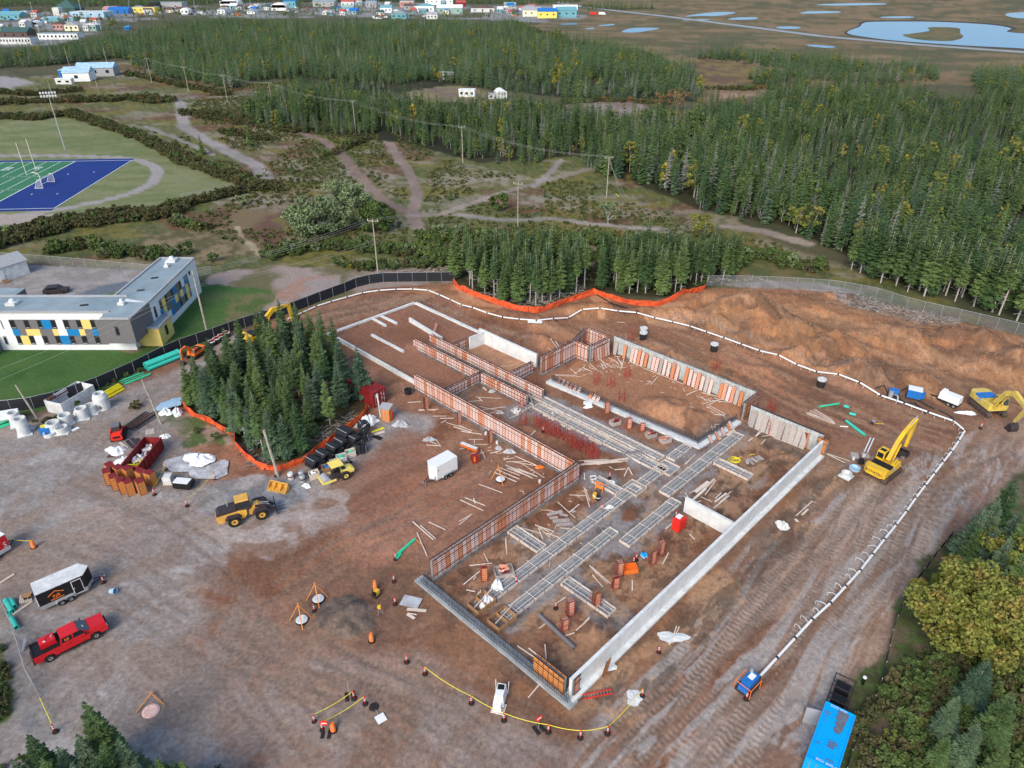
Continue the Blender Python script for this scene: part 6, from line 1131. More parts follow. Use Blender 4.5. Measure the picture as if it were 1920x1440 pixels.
# ------------------------------------------------------------------ tracked excavators (front towards +x)
def track(o, y, L, w_, h, mt='track_mud'):
    r = h / 2; prof = [(-L / 2 + r, h),(-L / 2 + r * .3, h * .85),(-L / 2, r),(-L / 2 + r * .3, h * .15),(-L / 2 + r, 0),(L / 2 - r, 0),(L / 2 - r * .3, h * .15),(L / 2, r),(L / 2 - r * .3, h * .85),(L / 2 - r, h)]
    q = MB().side(prof, y - w_ / 2, y + w_ / 2).build('track', mt, o)
    for x in np.linspace(-L / 2 + r, L / 2 - r, 12): MB().box((x, y, h + .012),(.1, w_, .04)).build('track_shoe','steel_dark', q)
    for x in np.linspace(-L / 2 + r, L / 2 - r, 6):
        for sg in (-1,1): MB().cyl((x, y + sg * w_ / 2, r * .8),(x, y + sg * (w_ / 2 + .03), r * .8), r * .45, n=8).build('roller','steel_dark', q)
    return q
def arm_seg(name, P, wd, depth, mt, o):
    """box-section arm through points (x,z) with a depth at each"""
    s = MB(); n = len(P); up, lo = [],[]
    for i in range(n):
        d = Vector((P[min(i + 1, n - 1)][0] - P[max(i - 1,0)][0], P[min(i + 1, n - 1)][1] - P[max(i - 1,0)][1])).normalized(); nn = Vector((-d.y, d.x)) * depth[i] / 2; up.append((P[i][0] + nn.x, P[i][1] + nn.y)); lo.append((P[i][0] - nn.x, P[i][1] - nn.y))
    vs = [(p[0],-wd / 2, p[1]) for p in up] + [(p[0], wd / 2, p[1]) for p in up] + [(p[0], wd / 2, p[1]) for p in lo] + [(p[0],-wd / 2, p[1]) for p in lo]; fs = []
    for i in range(n - 1):
        for k in range(4): a, b = k * n + i, ((k + 1) % 4) * n + i; fs.append((a, a + 1, b + 1, b))
    fs += [(0, n, 2 * n, 3 * n),(n - 1,4 * n - 1,3 * n - 1,2 * n - 1)]; return s.add(vs, fs).build(name, mt, o)
def excavator(px, py, rz, label, mt, boom, stick, bucket, text=None, swing=0.0, mud='track_mud', sc=1.0, hood='black'):
    p = on(px, py); o = thing('excavator', label, 'excavator', p, rz); o.scale = (sc,) * 3
    for y in (-1.2,1.2): track(o, y, 4.4,.65,.92, mud)
    MB().box((0,0,.6),(2.2,1.9,.5)).build('undercarriage','steel_dark', o); MB().cyl((0,0,.8),(0,0,1.1),.75, n=16).build('turntable','steel_dark', o)
    hb = bpy.data.objects.new('upper_body', None) if False else None
    c_, s_ = math.cos(swing), math.sin(swing)
    def B(name, mb, m, parent=o, sm=False):
        mb.v = [(x * c_ - y * s_, x * s_ + y * c_, z) for x, y, z in mb.v]; return mb.build(name, m, parent, smooth=sm)
    B('deck', MB().box((-.25,0,1.2),(4.1,2.7,.22)), mt)
    cw = MB(); cw.prism([(-2.9,-.9),(-2.55,-1.36),(-1.75,-1.38),(-1.75,1.38),(-2.55,1.36),(-2.9,.9)],1.12,2.15); q = B('counterweight', cw, mt)
    if text:
        M = Matrix.Rotation(swing, 4, 'Z') @ Matrix.Translation((-2.915,0,1.62)) @ Matrix.Rotation(R(-90),4, 'Z') @ Matrix.Rotation(R(90),4, 'X'); letters(text, .48, 'black', q, M, sx=.92)
        for y in (-1.1,1.1): B('tail_light', MB().box((-2.74, y, 1.45),(.06,.14,.1)),'red_plastic', q)
    B('engine_hood', MB().box((-1.15,-.05,2.02),(1.25,2.5,.3), top=(.9,.95,0,0)), hood); B('engine_box', MB().box((-1.15,0,1.6),(1.2,2.66,.6)), mt)
    B('side_tank', MB().box((.55,-1.0,1.65),(1.9,.66,.72), top=(.96,.9,0,0)), mt); B('side_grille', MB().box((-.6,-1.36,1.62),(.7,.03,.45)),'grey_light'); B('handrail', MB().tube([(.1,-1.2,2.0),(.1,-1.2,2.4),(1.2,-1.2,2.4),(1.2,-1.2,2.0)],.025,4),'steel_dark')
    cab = B('cab', MB().side([(.15,1.3),(1.85,1.3),(1.9,2.0),(1.55,2.95),(.2,2.95)],.38,1.36), mt); B('window', MB().side([(.28,2.0),(1.74,2.0),(1.46,2.82),(.3,2.82)],.36,1.385),'glass', cab); B('windscreen', MB().beam((1.92,.87,2.05),(1.58,.87,2.9),.8,.03),'glass', cab); B('rear_window', MB().box((.14,.87,2.4),(.03,.75,.75)),'glass', cab); B('roof_hatch', MB().box((.75,.87,2.965),(.6,.7,.04)), hood, cab)
    bm = arm_seg('boom', boom, .5,[.5] + [.78] * (len(boom) - 2) + [.42], mt, o); st = arm_seg('stick', stick, .38,[.45,.62,.34], mt, o)
    for ob in (bm, st): ob.rotation_euler.z = swing
    if text: letters(text, .42, 'black', bm, Matrix.Translation(((boom[1][0] + boom[2][0]) / 2 + .1,-.262,(boom[1][1] + boom[2][1]) / 2)) @ Matrix.Rotation(-math.atan2(boom[2][1] - boom[1][1], boom[2][0] - boom[1][0]),4, 'Y') @ Matrix.Rotation(R(90),4, 'X'), sx=.8)
    for y in (-.34,.34): B('boom_cylinder', MB().cyl((boom[0][0] + .5, y, 1.35),(boom[1][0] + .25, y, boom[1][1] - .1),.09, n=7), mt)
    B('stick_cylinder', MB().cyl((boom[1][0],0, boom[1][1] + .45),(stick[0][0],0, stick[0][1] + .3),.08, n=7),'galv'); B('bucket_cylinder', MB().cyl((stick[1][0] + .3,0, stick[1][1] + .35),(stick[2][0] + .45,0, stick[2][1] + .2),.07, n=7),'galv')
    bx_, bz_ = bucket; pr = [(.1,0.35),(.55,.1),(.75,-.4),(.6,-.85),(.1,-1.05),(-.55,-.95),(-.45,-.82),(.05,-.85),(.42,-.7),(.5,-.35),(.3,.05)]
    s = MB(); s.side([(bx_ + a, bz_ + b) for a, b in pr],-.62,.62)
    for y in (-.62,.6): s.side([(bx_ + .1, bz_ + .3),(bx_ + .6, bz_),(bx_ + .7, bz_ - .5),(bx_ + .3, bz_ - .95),(bx_ - .5, bz_ - .9)], y, y + .03)
    bk_ = B('bucket', s, 'steel_dark')
    for k in range(5): B('tooth', MB().box((bx_ - .62,-.5 + k * .25, bz_ - .9),(.2,.09,.07)),'galv', bk_)
    return o
h1 = head(1640,893,1680,862,1.0)
excavator(1653,888, h1, 'bright yellow excavator with arm raised, working outside the end wall','yellow', [(.75,1.75),(2.2,3.9),(3.3,4.8),(5.9,5.9)],[(6.1,6.1),(5.9,5.3),(5.4,1.9)],(5.2,1.15),'KOMATSU')
h2 = head(1845,750,1885,782)
excavator(1850,770, h2, 'older pale yellow excavator on the haul road at the right edge','yellow_old', [(.7,1.75),(2.3,4.4),(3.5,5.1),(6.1,4.3)],[(6.5,4.5),(6.2,3.9),(5.2,1.5)],(5.0,.9), None, hood='blue')
excavator(487,640, head(487,640,562,612),'yellow excavator hidden behind the spruce clump, only its arm showing','yellow', [(.75,1.75),(2.2,4.0),(3.4,4.9),(6.4,4.9)],[(6.6,5.1),(6.6,4.2),(6.9,1.4)],(6.6,1.0))
excavator(368,668, head(368,668,335,690),'small orange-red mini excavator by the teal pipes','orange', [(.75,1.75),(2.0,3.6),(2.9,4.2),(4.6,4.2)],[(4.7,4.3),(4.8,3.7),(5.0,1.4)],(4.9,.9), sc=.62, mud='rubber')
# ------------------------------------------------------------------ wheels
def wheel(o, x, y, r, w_, rim='galv', sub=True, name='wheel'):
    s = MB(); s.lathe([(r * .55,-w_ / 2),(r * .92,-w_ / 2),(r, -w_ * .3),(r, w_ * .3),(r * .92, w_ / 2),(r * .55, w_ / 2),(r * .55,-w_ / 2)],16); q = s.build(name, 'rubber', o, (x, y, r)); q.rotation_euler = (R(90),0,0)
    MB().cyl((0,0,-w_ * .32),(0,0, w_ * .32), r * .56, n=14).build('rim', rim, q); MB().cyl((0,0,-w_ * .4),(0,0, w_ * .4), r * .18, n=8).build('hub','steel_dark', q); return q
# wheel loader with forks
lp = on(464,971); o = thing('wheel_loader','yellow wheel loader with forks parked on the dark gravel','loader', lp, head(440,976,492,962)); Y = 'loader_yellow'
for x in (-1.45,1.65):
    for y in (-.95,.95): wheel(o, x, y, .74,.55, Y)
MB().side([(-3.2,.75),(-.2,.75),(.1,1.2),(.1,1.75),(-1.0,1.9),(-3.3,1.75)],-.75,.75).build('rear_body', Y, o); MB().side([(-3.25,1.75),(-.95,1.9),(-.95,2.35),(-2.9,2.2)],-.72,.72).build('engine_hood','steel_dark', o); MB().box((-3.28,0,1.3),(.06,1.0,.6)).build('grille','orange', o); MB().cyl((-1.8,.25,2.2),(-1.8,.25,2.95),.08, n=7).build('exhaust','galv', o)
for x, y in ((-1.45,-.98),(-1.45,.98),(1.65,-.98),(1.65,.98)): MB().side([(x - .95,1.2),(x - .6,1.62),(x + .6,1.62),(x + .95,1.2),(x + .7,1.25),(x + .45,1.5),(x - .45,1.5),(x - .7,1.25)], y - .3, y + .3).build('fender','steel_dark', o)
c = MB().side([(-.85,1.75),(.55,1.75),(.65,2.3),(.45,3.05),(-.8,3.05)],-.62,.62).build('cab','steel_dark', o); MB().side([(-.7,2.1),(.52,2.1),(.36,2.95),(-.68,2.95)],-.64,.64).build('window','glass', c); MB().box((-.18,0,3.12),(1.55,1.4,.14), top=(.93,.9,0,0)).build('cab_roof','yellow_old' if False else Y, c); MB().box((.62,0,2.55),(.03,1.1,.8)).build('windscreen','glass', c)
MB().side([(.3,.7),(2.2,.7),(2.3,1.2),(1.5,1.9),(.9,1.9),(.3,1.3)],-.45,.45).build('front_frame', Y, o)
for y in (-.5,.5): arm_seg('lift_arm', [(1.1,1.8),(2.2,1.6),(3.2,.6)],.14,[.3,.36,.28], 'steel_dark', o).location.y = y; MB().cyl((1.0, y * .4,1.9),(2.7, y * .4,1.4),.07, n=6).build('lift_cylinder','galv', o)
MB().box((3.35,0,.75),(.1,2.3,1.1)).build('fork_carriage','black', o)
for y in (-.6,.6): MB().box((4.1, y, .18),(1.4,.14,.06)).build('fork','galv', o)
bp_ = on(523,918); o = thing('loader_bucket','spare yellow bucket lying on the gravel beside the wheel loader','bucket', bp_, head(505,912,543,921)); s = MB(); s.side([(-.6,0),(.5,0),(.65,.5),(.35,1.0),(.2,.95),(.45,.5),(.35,.14),(-.6,.14)],-1.3,1.3); sh = s.build('shell','loader_yellow', o); sh.rotation_euler.z = R(90)
for y in (-1.3,-.45,.45,1.27): q = MB().side([(-.6,0),(.5,0),(.65,.5),(.35,1.0),(-.2,.5)], y, y + .05).build('rib','loader_yellow', o); q.rotation_euler.z = R(90)
# roller
rp = on(632,898); o = thing('road_roller','pale yellow single-drum roller parked by the crates','roller', rp, head(648,893,615,905)); Y = 'pale_yellow'
d = MB().cyl((1.45,-.75,.55),(1.45,.75,.55),.55, n=20).build('drum','grey_light', o); s = MB()
for y in (-.88,.88): s.box((1.2, y, .6),(1.7,.14,.26))
s.box((2.1,0,.6),(.16,1.9,.26)); s.build('drum_frame', Y, o)
for y in (-.72,.72): wheel(o, -.95, y, .6,.42, Y)
MB().side([(-2.2,.7),(-.6,.6),(-.5,1.35),(-1.9,1.35),(-2.25,1.15)],-.55,.55).build('engine_cover', Y, o); MB().box((-1.0,0,1.36),(.5,.6,.06)).build('air_grille','black', o); MB().box((0,0,.85),(1.1,1.1,.5)).build('deck','steel_dark', o); MB().box((-.3,0,1.3),(.35,.6,.6)).build('operator_seat','black', o); MB().cyl((.35,0,1.1),(.25,0,1.5),.22,.2,10).build('steering','black', o)
for x, y in ((-.6,-.6),(-.6,.6),(.45,-.6),(.45,.6)): MB().cyl((x, y, 1.0),(x, y, 2.35),.035, n=5).build('canopy_post','steel_dark', o)
MB().box((-.08,0,2.4),(1.6,1.5,.1)).build('canopy', Y, o)
# compact track loader seen from behind
sp = on(224,820); o = thing('skid_steer','red compact track loader with black cab beside the long dumpster','skid steer', sp, head(224,820,229,790))
for y in (-.75,.75): track(o, y, 2.4,.38,.75, 'rubber')
MB().side([(-1.5,.45),(.8,.45),(.8,1.3),(-1.1,1.5),(-1.55,1.35)],-.55,.55).build('body','red_plastic', o); MB().box((-1.55,0,.95),(.08,1.4,.7)).build('rear_door','red_plastic', o); MB().box((-1.6,0,1.0),(.03,.9,.3)).build('grille','black', o); c = MB().side([(-.75,1.3),(.85,1.3),(.75,2.1),(-.65,2.1)],-.52,.52).build('cab','steel_dark', o); MB().box((.05,0,2.12),(1.3,1.0,.05)).build('cab_roof','blue_tin' if False else 'grey_paint', c); MB().side([(-.5,1.45),(.65,1.45),(.6,2.0),(-.5,2.0)],-.53,.53).build('window','glass', c)
for y in (-.68,.68): arm_seg('lift_arm', [(-1.3,1.55),(.4,1.4),(1.4,.7),(1.6,.4)],.14,[.25] * 4, 'red_plastic', o).location.y = y
MB().side([(1.5,0),(2.3,0),(2.35,.08),(1.7,.15),(1.6,.7),(1.5,.7)],-.95,.95).build('bucket','steel_dark', o)
# pickup
tp = on(137,1207); o = thing('pickup_truck','bright red crew-cab pickup with a fuel tank in its bed','pickup', tp, head(72,1237,203,1172)); Y = 'red_paint'
for x in (-2.05,1.95):
    for y in (-.86,.86): wheel(o, x, y, .42,.28)
s = MB(); s.side([(-3.2,.55),(-2.55,.55),(-2.45,.85),(-2.05,.98),(-1.65,.85),(-1.55,.52),(1.45,.52),(1.55,.85),(1.95,.98),(2.35,.85),(2.45,.55),(3.05,.55),(3.15,.75),(3.12,1.08),(3.0,1.25),(1.75,1.36),(1.6,1.38),(-3.22,1.38)],-.98,.98); bd = s.build('body', Y, o)
s = MB(); s.box((-2.05,0,1.2),(2.25,1.62,.40)); s.v = s.v; s.build('bed_liner','black', bd)
cb = MB(); cb.add([(-.92,-.93,1.37),(1.62,-.93,1.37),(1.62,.93,1.37),(-.92,.93,1.37),(-.72,-.74,1.98),(.75,-.74,1.98),(.75,.74,1.98),(-.72,.74,1.98)],[(4,5,6,7),(0,1,5,4),(1,2,6,5),(2,3,7,6),(3,0,4,7)]); cb = cb.build('cab', Y, o)
MB().add([(1.64,-.84,1.42),(1.64,.84,1.42),(.80,.70,1.96),(.80,-.70,1.96)],[(0,1,2,3)]).build('windscreen','glass', cb); MB().box((1.25,-.2,1.72),(.12,.3,.01), ry=R(32)).build('dash_paper','white', cb)
for sg in (-1,1):
    for a, b in ((-.72,.15),(.25,1.2)): MB().add([(a - .05, sg * .925,1.44),(b + (.15 if b > 1 else 0), sg * .925,1.44),(b - .28 if b > 1 else b, sg * .775,1.90),(a + .06, sg * .775,1.90)],[(0,1,2,3) if sg < 0 else (3,2,1,0)]).build('window','glass', cb)
    MB().box((1.25, sg * 1.08,1.45),(.12,.22,.26)).build('mirror','black', cb); MB().box((3.1, sg * .72,.98),(.1,.42,.24)).build('headlight','white', bd); MB().box((-3.22, sg * .88,1.15),(.06,.14,.4)).build('tail_light','red_dark', bd)
    for a in (-.1,.95): MB().box((a, sg * .985,1.15),(.2,.03,.05)).build('handle','black', bd)
MB().add([(-.94,-.8,1.44),(-.94,.8,1.44),(-.75,.68,1.9),(-.75,-.68,1.9)],[(3,2,1,0)]).build('rear_window','glass', cb); MB().box((3.16,0,.68),(.16,1.9,.3)).build('bumper','steel_dark', bd); MB().box((3.12,0,1.0),(.05,1.0,.28)).build('grille','black', bd); MB().box((-3.3,0,.62),(.16,1.9,.2)).build('rear_bumper','steel_dark', bd); MB().box((1.6 + .8,0,1.345),(1.3,1.5,.06), ry=R(4.5)).build('hood', Y, bd)
for y in (-.89,.89): MB().box((-2.05, y, 1.43),(2.3,.16,.1)).build('bed_rail','black', bd)
MB().box((-3.16,0,1.43),(.1,1.9,.1)).build('tailgate_cap','black', bd); MB().box((0,-1.0,.5),(2.4,.12,.08)).build('running_board','black', bd)
letters('RJB', .3, 'orange', cb, Matrix.Translation((-.3,-.885,1.66)) @ Matrix.Rotation(R(65),4, 'X'),.004)
q = thing('fuel_tank','dark red fuel tank lying in the pickup bed','fuel tank', o.matrix_world @ Vector((0,0,0)), o.rotation_euler.z); q.location = Vector(tp) + Matrix.Rotation(o.rotation_euler.z, 3, 'Z') @ Vector((-1.75,.12,1.41)); MB().box((0,0,.28),(1.35,1.05,.56), top=(.98,.96,0,0)).build('tank','red_dark' if False else 'red_paint', q); MB().tube([(.4,0,.58),(.3,.3,.64),(0,.1,.62),(-.2,-.2,.62),(.2,-.3,.62)],.025,4).build('hose','black', q); MB().cyl((.45,0,.56),(.45,0,.72),.09, n=8).build('pump','galv', q); MB().box((-.2,-.2,.565),(.2,.2,.008), R(45)).build('hazard_label','white', q)
# enclosed trailers
def trailer(px, py, rz, L, W, H_, nose, wallm, roofm, label, stripe=None, axles=2, name='cargo_trailer'):
    p = on(px, py); o = thing(name, label, 'trailer', p, rz); z0 = .5
    poly = [(-L / 2,-W / 2),(L / 2 - nose, -W / 2),(L / 2,0),(L / 2 - nose, W / 2),(-L / 2, W / 2)] if nose else [(-L / 2,-W / 2),(L / 2,-W / 2),(L / 2, W / 2),(-L / 2, W / 2)]
    MB().prism(poly, z0, z0 + H_).build('box_body', wallm, o); big = [(x * 1.006, y * 1.02) for x, y in poly]; MB().prism(big, z0 + H_ - .02, z0 + H_ + .05).build('roof', roofm, o); low = [(x * 1.004, y * 1.012) for x, y in poly]; MB().prism(low, z0 - .08, z0 + (.42 if stripe else .1)).build('lower_trim', stripe or 'galv', o)
    for k in range(axles):
        for sg in (-1,1): wheel(o, -L * .06 + (k - (axles - 1) / 2) * .82, sg * (W / 2 + .06),.33,.2)
    for sg in (-1,1): MB().side([(-L * .06 - .95,.55),(-L * .06 - .75,.84),(-L * .06 + .75,.84),(-L * .06 + .95,.55),(-L * .06 + .9,.5),(-L * .06 + .7,.76),(-L * .06 - .7,.76),(-L * .06 - .9,.5)], sg * (W / 2 + .1) - .13, sg * (W / 2 + .1) + .13).build('fender','galv', o)
    s = MB(); s.beam((L / 2 - nose, -.6,.45),(L / 2 + 1.0,0,.45),.09,.1); s.beam((L / 2 - nose, .6,.45),(L / 2 + 1.0,0,.45),.09,.1); s.build('drawbar','steel_dark', o); MB().cyl((L / 2 + .75,.1,0),(L / 2 + .75,.1,.6),.05, n=6).build('jack','galv', o); MB().box((L / 2 + 1.02,0,.5),(.2,.14,.12)).build('coupler','galv', o); return o
hb = head(84,1149,180,1106); pc = (at(84,1149) + at(180,1106)) / 2 + Matrix.Rotation(hb + R(90),3, 'Z') @ Vector((1.05,0,0))
def pxof(v):   # ground spot -> photo pixel, to reuse on()
    x, y, z = v[0], v[1], v[2] - CAM_H; dpt = y * cT - z * sT; return 960 + FPX * x / dpt, 720 - FPX * (y * sT + z * cT) / dpt
o = trailer(*pxof(pc), hb, 5.1,2.1,2.05,.75, 'black','white_dirty','long black enclosed trailer with orange house logo, beside the red pickup','galv')
W2 = -1.05; MB().box((1.05, W2 - .012,1.45),(.95,.02,1.75)).build('door_frame','white', o); dr = MB().box((1.05, W2 - .03,1.45),(.82,.02,1.6)).build('door','black', o); MB().box((.72, W2 - .05,1.4),(.1,.04,.06)).build('handle','white', dr)
letters('RJB', .5, 'orange', o, Matrix.Translation((-.9, W2 - .02,1.5)) @ Matrix.Rotation(R(90),4, 'X'),.006); s = MB(); s.beam((-1.62, W2 - .02,1.72),(-.9, W2 - .02,2.12),.02,.09); s.beam((-.18, W2 - .02,1.72),(-.9, W2 - .02,2.12),.02,.09); s.beam((-1.5, W2 - .02,1.14),(-.3, W2 - .02,1.14),.02,.08); s.build('logo','orange', o)
for z in (1.0,1.6): MB().box((-2.6,0, z),(.06,2.0,.05)).build('rear_bar','white', o)
hw = head(857,886,816,909); pc = (at(816,909) + at(857,886)) / 2 + Matrix.Rotation(hw - R(90),3, 'Z') @ Vector((.95,0,0))
o = trailer(*pxof(pc), hw, 3.9,1.9,2.0,.55, 'white','white','white enclosed trailer standing alone on the red dirt', None); MB().box((1.35,.62,.85),(.03,1.0,.5), R(-60)).build('stone_guard','galv', o); MB().box((1.2,.96,1.9),(.2,.02,.12)).build('logo','black', o)
hr = head(-30,1065,22,1032); o = trailer(-26,1052, hr, 4.6,2.1,2.0,.0, 'red_paint','white','red and white trailer cut off by the left edge','white_dirty', 1); letters('S', .9, 'white', o, Matrix.Translation((1.9,-1.07,1.3)) @ Matrix.Rotation(R(90),4, 'X'),.006); MB().box((.9,-1.062,2.0),(.5,.02,.3)).build('logo','white', o); MB().box((1.25,-1.062,1.8),(.5,.02,.1)).build('logo_line','white', o)
# shipping containers
def container(cx, cy, rz, L, mt, label, doors=1, z=0):
    o = thing('shipping_container', label, 'container', (cx, cy, z), rz); W, H_ = 2.44,2.5; MB().box((0,0, H_ / 2 + .1),(L - .1, W - .12, H_ - .1)).build('shell', mt, o); s = MB()
    for x in (-L / 2 + .08, L / 2 - .08):
        for y in (-W / 2 + .08, W / 2 - .08): s.box((x, y, H_ / 2 + .1),(.16,.16, H_))
    for y in (-W / 2 + .06, W / 2 - .06):
        for z_ in (.16, H_ + .06): s.box((0, y, z_),(L - .3,.12,.12))
    for x in (-L / 2 + .06, L / 2 - .06):
        for z_ in (.16, H_ + .06): s.box((x, 0, z_),(.12, W - .3,.12))
    s.build('corner_frame', mt, o); n = int(L / .28)
    for sg in (-1,1): s = MB(); [s.box((-L / 2 + .25 + i * (L - .5) / n, sg * (W / 2 - .05), H_ / 2 + .1),(.13,.05, H_ - .25)) for i in range(n + 1)]; s.build('side_ribs', mt, o)
    s = MB(); [s.box((-L / 2 + .25 + i * (L - .5) / n, 0, H_ + .06),(.12, W - .3,.025)) for i in range(n + 1)]; s.build('roof_ribs', mt, o)
    for sg in (-1,1):
        d_ = MB().box((L / 2 - .02, sg * .58, H_ / 2 + .1),(.06,1.12, H_ - .3)).build('door', mt, o)
        for k in (-.25,.25): MB().cyl((L / 2 + .05, sg * .58 + k, .3),(L / 2 + .05, sg * .58 + k, H_ - .1),.025, n=5).build('lock_bar','galv', d_)
    return o
c0 = (at(1549,1314,2.6) + at(1605,1342,2.6)) / 2; c1 = (at(1511,1413,2.6) + at(1576,1440,2.6)) / 2; cz = math.atan2(c1.y - c0.y, c1.x - c0.x); cc = c0 + (c1 - c0).normalized() * 3.03
cbx = container(cc.x, cc.y, cz, 6.06, 'blue_box','bright blue shipping container at the bottom right corner')
mat('stain', (.14,.15,.19),.6,.2,3)
sr = random.Random(4)
def stain(x, y, l, w_): MB().box((x, y, 2.636),(l, w_, .004)).build('puddle','stain', cbx)
# standing water lies between the roof ribs
MB().prism([(-2.7,-.1),(-2.7,.75),(-.7,.6),(-.45,.45),(-.4,.25),(-.5,.05),(-.8,-.05),(-1.0,.15),(-1.3,-.1),(-1.6,.1),(-1.9,-.2),(-2.2,.05),(-2.4,-.15)],2.633,2.637).build('puddle','stain', cbx)
for x, y, l, w_ in ((-2.0,.8,.1,.5),(-1.75,.85,.1,.35),(-1.5,.8,.08,.1),(-1.0,.75,.08,.12),(.6,-.25,.12,.6),(.8,-.3,.12,.7),(1.0,-.2,.12,.5),(1.2,-.15,.1,.55),(1.3,.75,.08,.3),(2.35,-.45,.1,.6)): stain(x, -y, l, w_)
letters('1022 GCO', .3, 'white', cbx, Matrix.Translation((-2.85,-.1,2.64)) @ Matrix.Rotation(R(-90),4, 'Z'),.003); letters('22G1 8470 0', .3, 'white', cbx, Matrix.Translation((2.75,.25,2.64)) @ Matrix.Rotation(R(90),4, 'Z'),.003); MB().box((3.06,.6,1.9),(.02,.5,.12)).build('plate','white', cbx)
q = at(1528,1330,2.0); tag(MB().box((0,0,1.0),(.06,1.3,2.0)).build('metal_sheet','grey_light', None, (q.x, q.y, 0), cz + .3),'grey sheet leaning at the far corner of the blue container','sheet')
r0 = at(702,766); r1 = at(725,754); rz_ = math.atan2((r1 - r0).y, (r1 - r0).x); ax = Matrix.Rotation(rz_ - R(90),3, 'Z') @ Vector((1,0,0)); rc = (r0 + r1) / 2 - ax * 3.03
o = container(rc.x, rc.y, rz_ - R(90),6.06, 'red_dark','dark red shipping container behind the spruces beside the wooden hut'); MB().box((3.08,-.5,1.9),(.02,.5,.5)).build('white_sign','white', o); [MB().box((3.09, y, z_),(.02,.14,.3)).build('mark','white_dirty', o) for y, z_ in ((.3,2.0),(.75,1.7),(.4,1.2),(.8,.9),(-.3,.8))]
# site equipment racks by the blue container
o = thing('equipment_rack','black steel rack trailer behind the blue container','rack', on(1572,1312), cz); s = MB()
for x in (-1.5,0,1.5):
    for y in (-.85,.85): s.cyl((x, y, 0),(x, y, 1.5),.05, n=5)
for z in (.4,1.45): s.box((0,-.85, z),(3.0,.06,.08)); s.box((0,.85, z),(3.0,.06,.08))
for x in (-1.5,0,1.5): s.box((x, 0,1.45),(.08,1.7,.08)); s.box((x, 0,.4),(.08,1.7,.08))
s.build('frame','steel_dark', o); [MB().box((x, 0,.75),(1.0,1.2,.6)).build('tray','black', o) for x in (-.75,.75)]
# ------------------------------------------------------------------ dewatering header pipe around the dig
HP = [(540,601),(565,590),(600,574),(650,560),(690,549),(745,545),(798,545),(835,560),(890,587),(930,598),(970,607),(1000,613),(1030,608),(1062,600),(1095,590),(1130,592),(1180,597),(1216,600),(1278,609),(1309,620),(1364,639),(1413,657),(1446,669),(1491,686),(1555,710),(1631,739),(1671,751),(1749,780),(1813,802),(1791,839),(1768,869),(1719,933),(1688,977),(1653,1020),(1614,1071),(1551,1140),(1520,1167),(1469,1223),(1422,1274)]
P = [on(*p) for p in HP]; o = thing('header_pipe','long white header pipe with black couplings ringing the excavation','pipe', P[0]); b0 = P[0]
fine = resample(P, 3.4)
for i, (a, b) in enumerate(zip(fine[:-1], fine[1:])):
    a2 = Vector((a.x, a.y, tz(a.x, a.y) + .34)); b2 = Vector((b.x, b.y, tz(b.x, b.y) + .34)); d = (b2 - a2).normalized(); MB().cyl(a2 + d * .06 - b0, b2 - d * .06 - b0,.13, n=8).build('pipe_length','white', o)
    MB().cyl(b2 - d * .12 - b0, b2 + d * .12 - b0,.16, n=8).build('coupling','black', o); MB().box(a2 - b0 - Vector((0,0,.25)),(.35,.12,.2), math.atan2(d.y, d.x) + R(90)).build('block','wood_brown', o)
    if a.x > 30:   # swing joints to the wellpoints
        n_ = Vector((-d.y, d.x, 0)); n_ = n_ if n_.x < 0 else -n_
        for f in ((.2,.6) if a.y < 66 else (.3,.8)):
            q = a2.lerp(b2, f) - b0; s = MB(); e = q + n_ * (random.uniform(.7,1.1) if a.y < 66 else .45) + d * random.uniform(-.4,.4); s.tube([q, q + n_ * .25 + Vector((0,0,.16)),(q + e) / 2 + Vector((0,0,.22 if a.y < 66 else .05)), e + Vector((0,0,.05)), e - Vector((0,0,.35))],.028,4); s.build('swing_joint','white', o)
def box_unit(name, label, cat, px, py, rz, dims, mt, roofm, extra=None):
    o = thing(name, label, cat, on(px, py), rz); L, W, H_ = dims; MB().box((0,0, H_ / 2 + .2),(L, W, H_)).build('housing', mt, o); MB().box((0,0, H_ + .23),(L + .06, W + .06,.06)).build('roof', roofm, o); MB().box((0,0,.1),(L + .2, W + .1,.2)).build('skid','steel_dark', o); s = MB()
    for k in (-.3,0,.3): s.box((k * L, -W / 2 - .01, H_ * .55 + .2),(L * .2,.03, H_ * .5))
    s.build('louvre', extra or mt, o); return o
box_unit('pump_unit','blue wellpoint pump housing with white roof on the right bank','pump', 1712,745, R(-28),(1.9,1.5,1.3),'blue','white'); MB().cyl((1.1,0,.2),(1.1,0,1.2),.35, n=12).build('tank','blue', COL.objects[-1].parent)
o = thing('pump_unit','blue and steel vacuum pump beside the header pipe','pump', on(1673,745), R(-30)); MB().box((0,.2,1.0),(1.3,.9,.6)).build('engine_cover','blue', o); MB().cyl((-.3,-.5,.3),(-.3,-.5,1.2),.35, n=12).build('vacuum_tank','galv', o); MB().box((0,0,.3),(1.7,1.3,.3)).build('skid','steel_dark', o); MB().tube([(.2,-.5,.8),(.6,-.8,.9),(.8,-1.2,.4),(.5,-1.6,.3)],.12,6).build('suction_hose','galv', o)
o = thing('pump_unit','blue pump with orange handrail at the lower end of the header pipe','pump', on(1402,1290), head(1402,1290,1440,1250)); MB().box((.1,0,1.0),(1.6,.9,.7)).build('engine_cover','blue', o); MB().box((0,0,.3),(2.2,1.5,.3)).build('skid','steel_dark', o); MB().cyl((.7,.3,1.3),(.7,.3,1.7),.15, n=8).build('exhaust','galv', o); MB().box((.3,0,1.37),(.7,.5,.04)).build('label_plate','white', o)
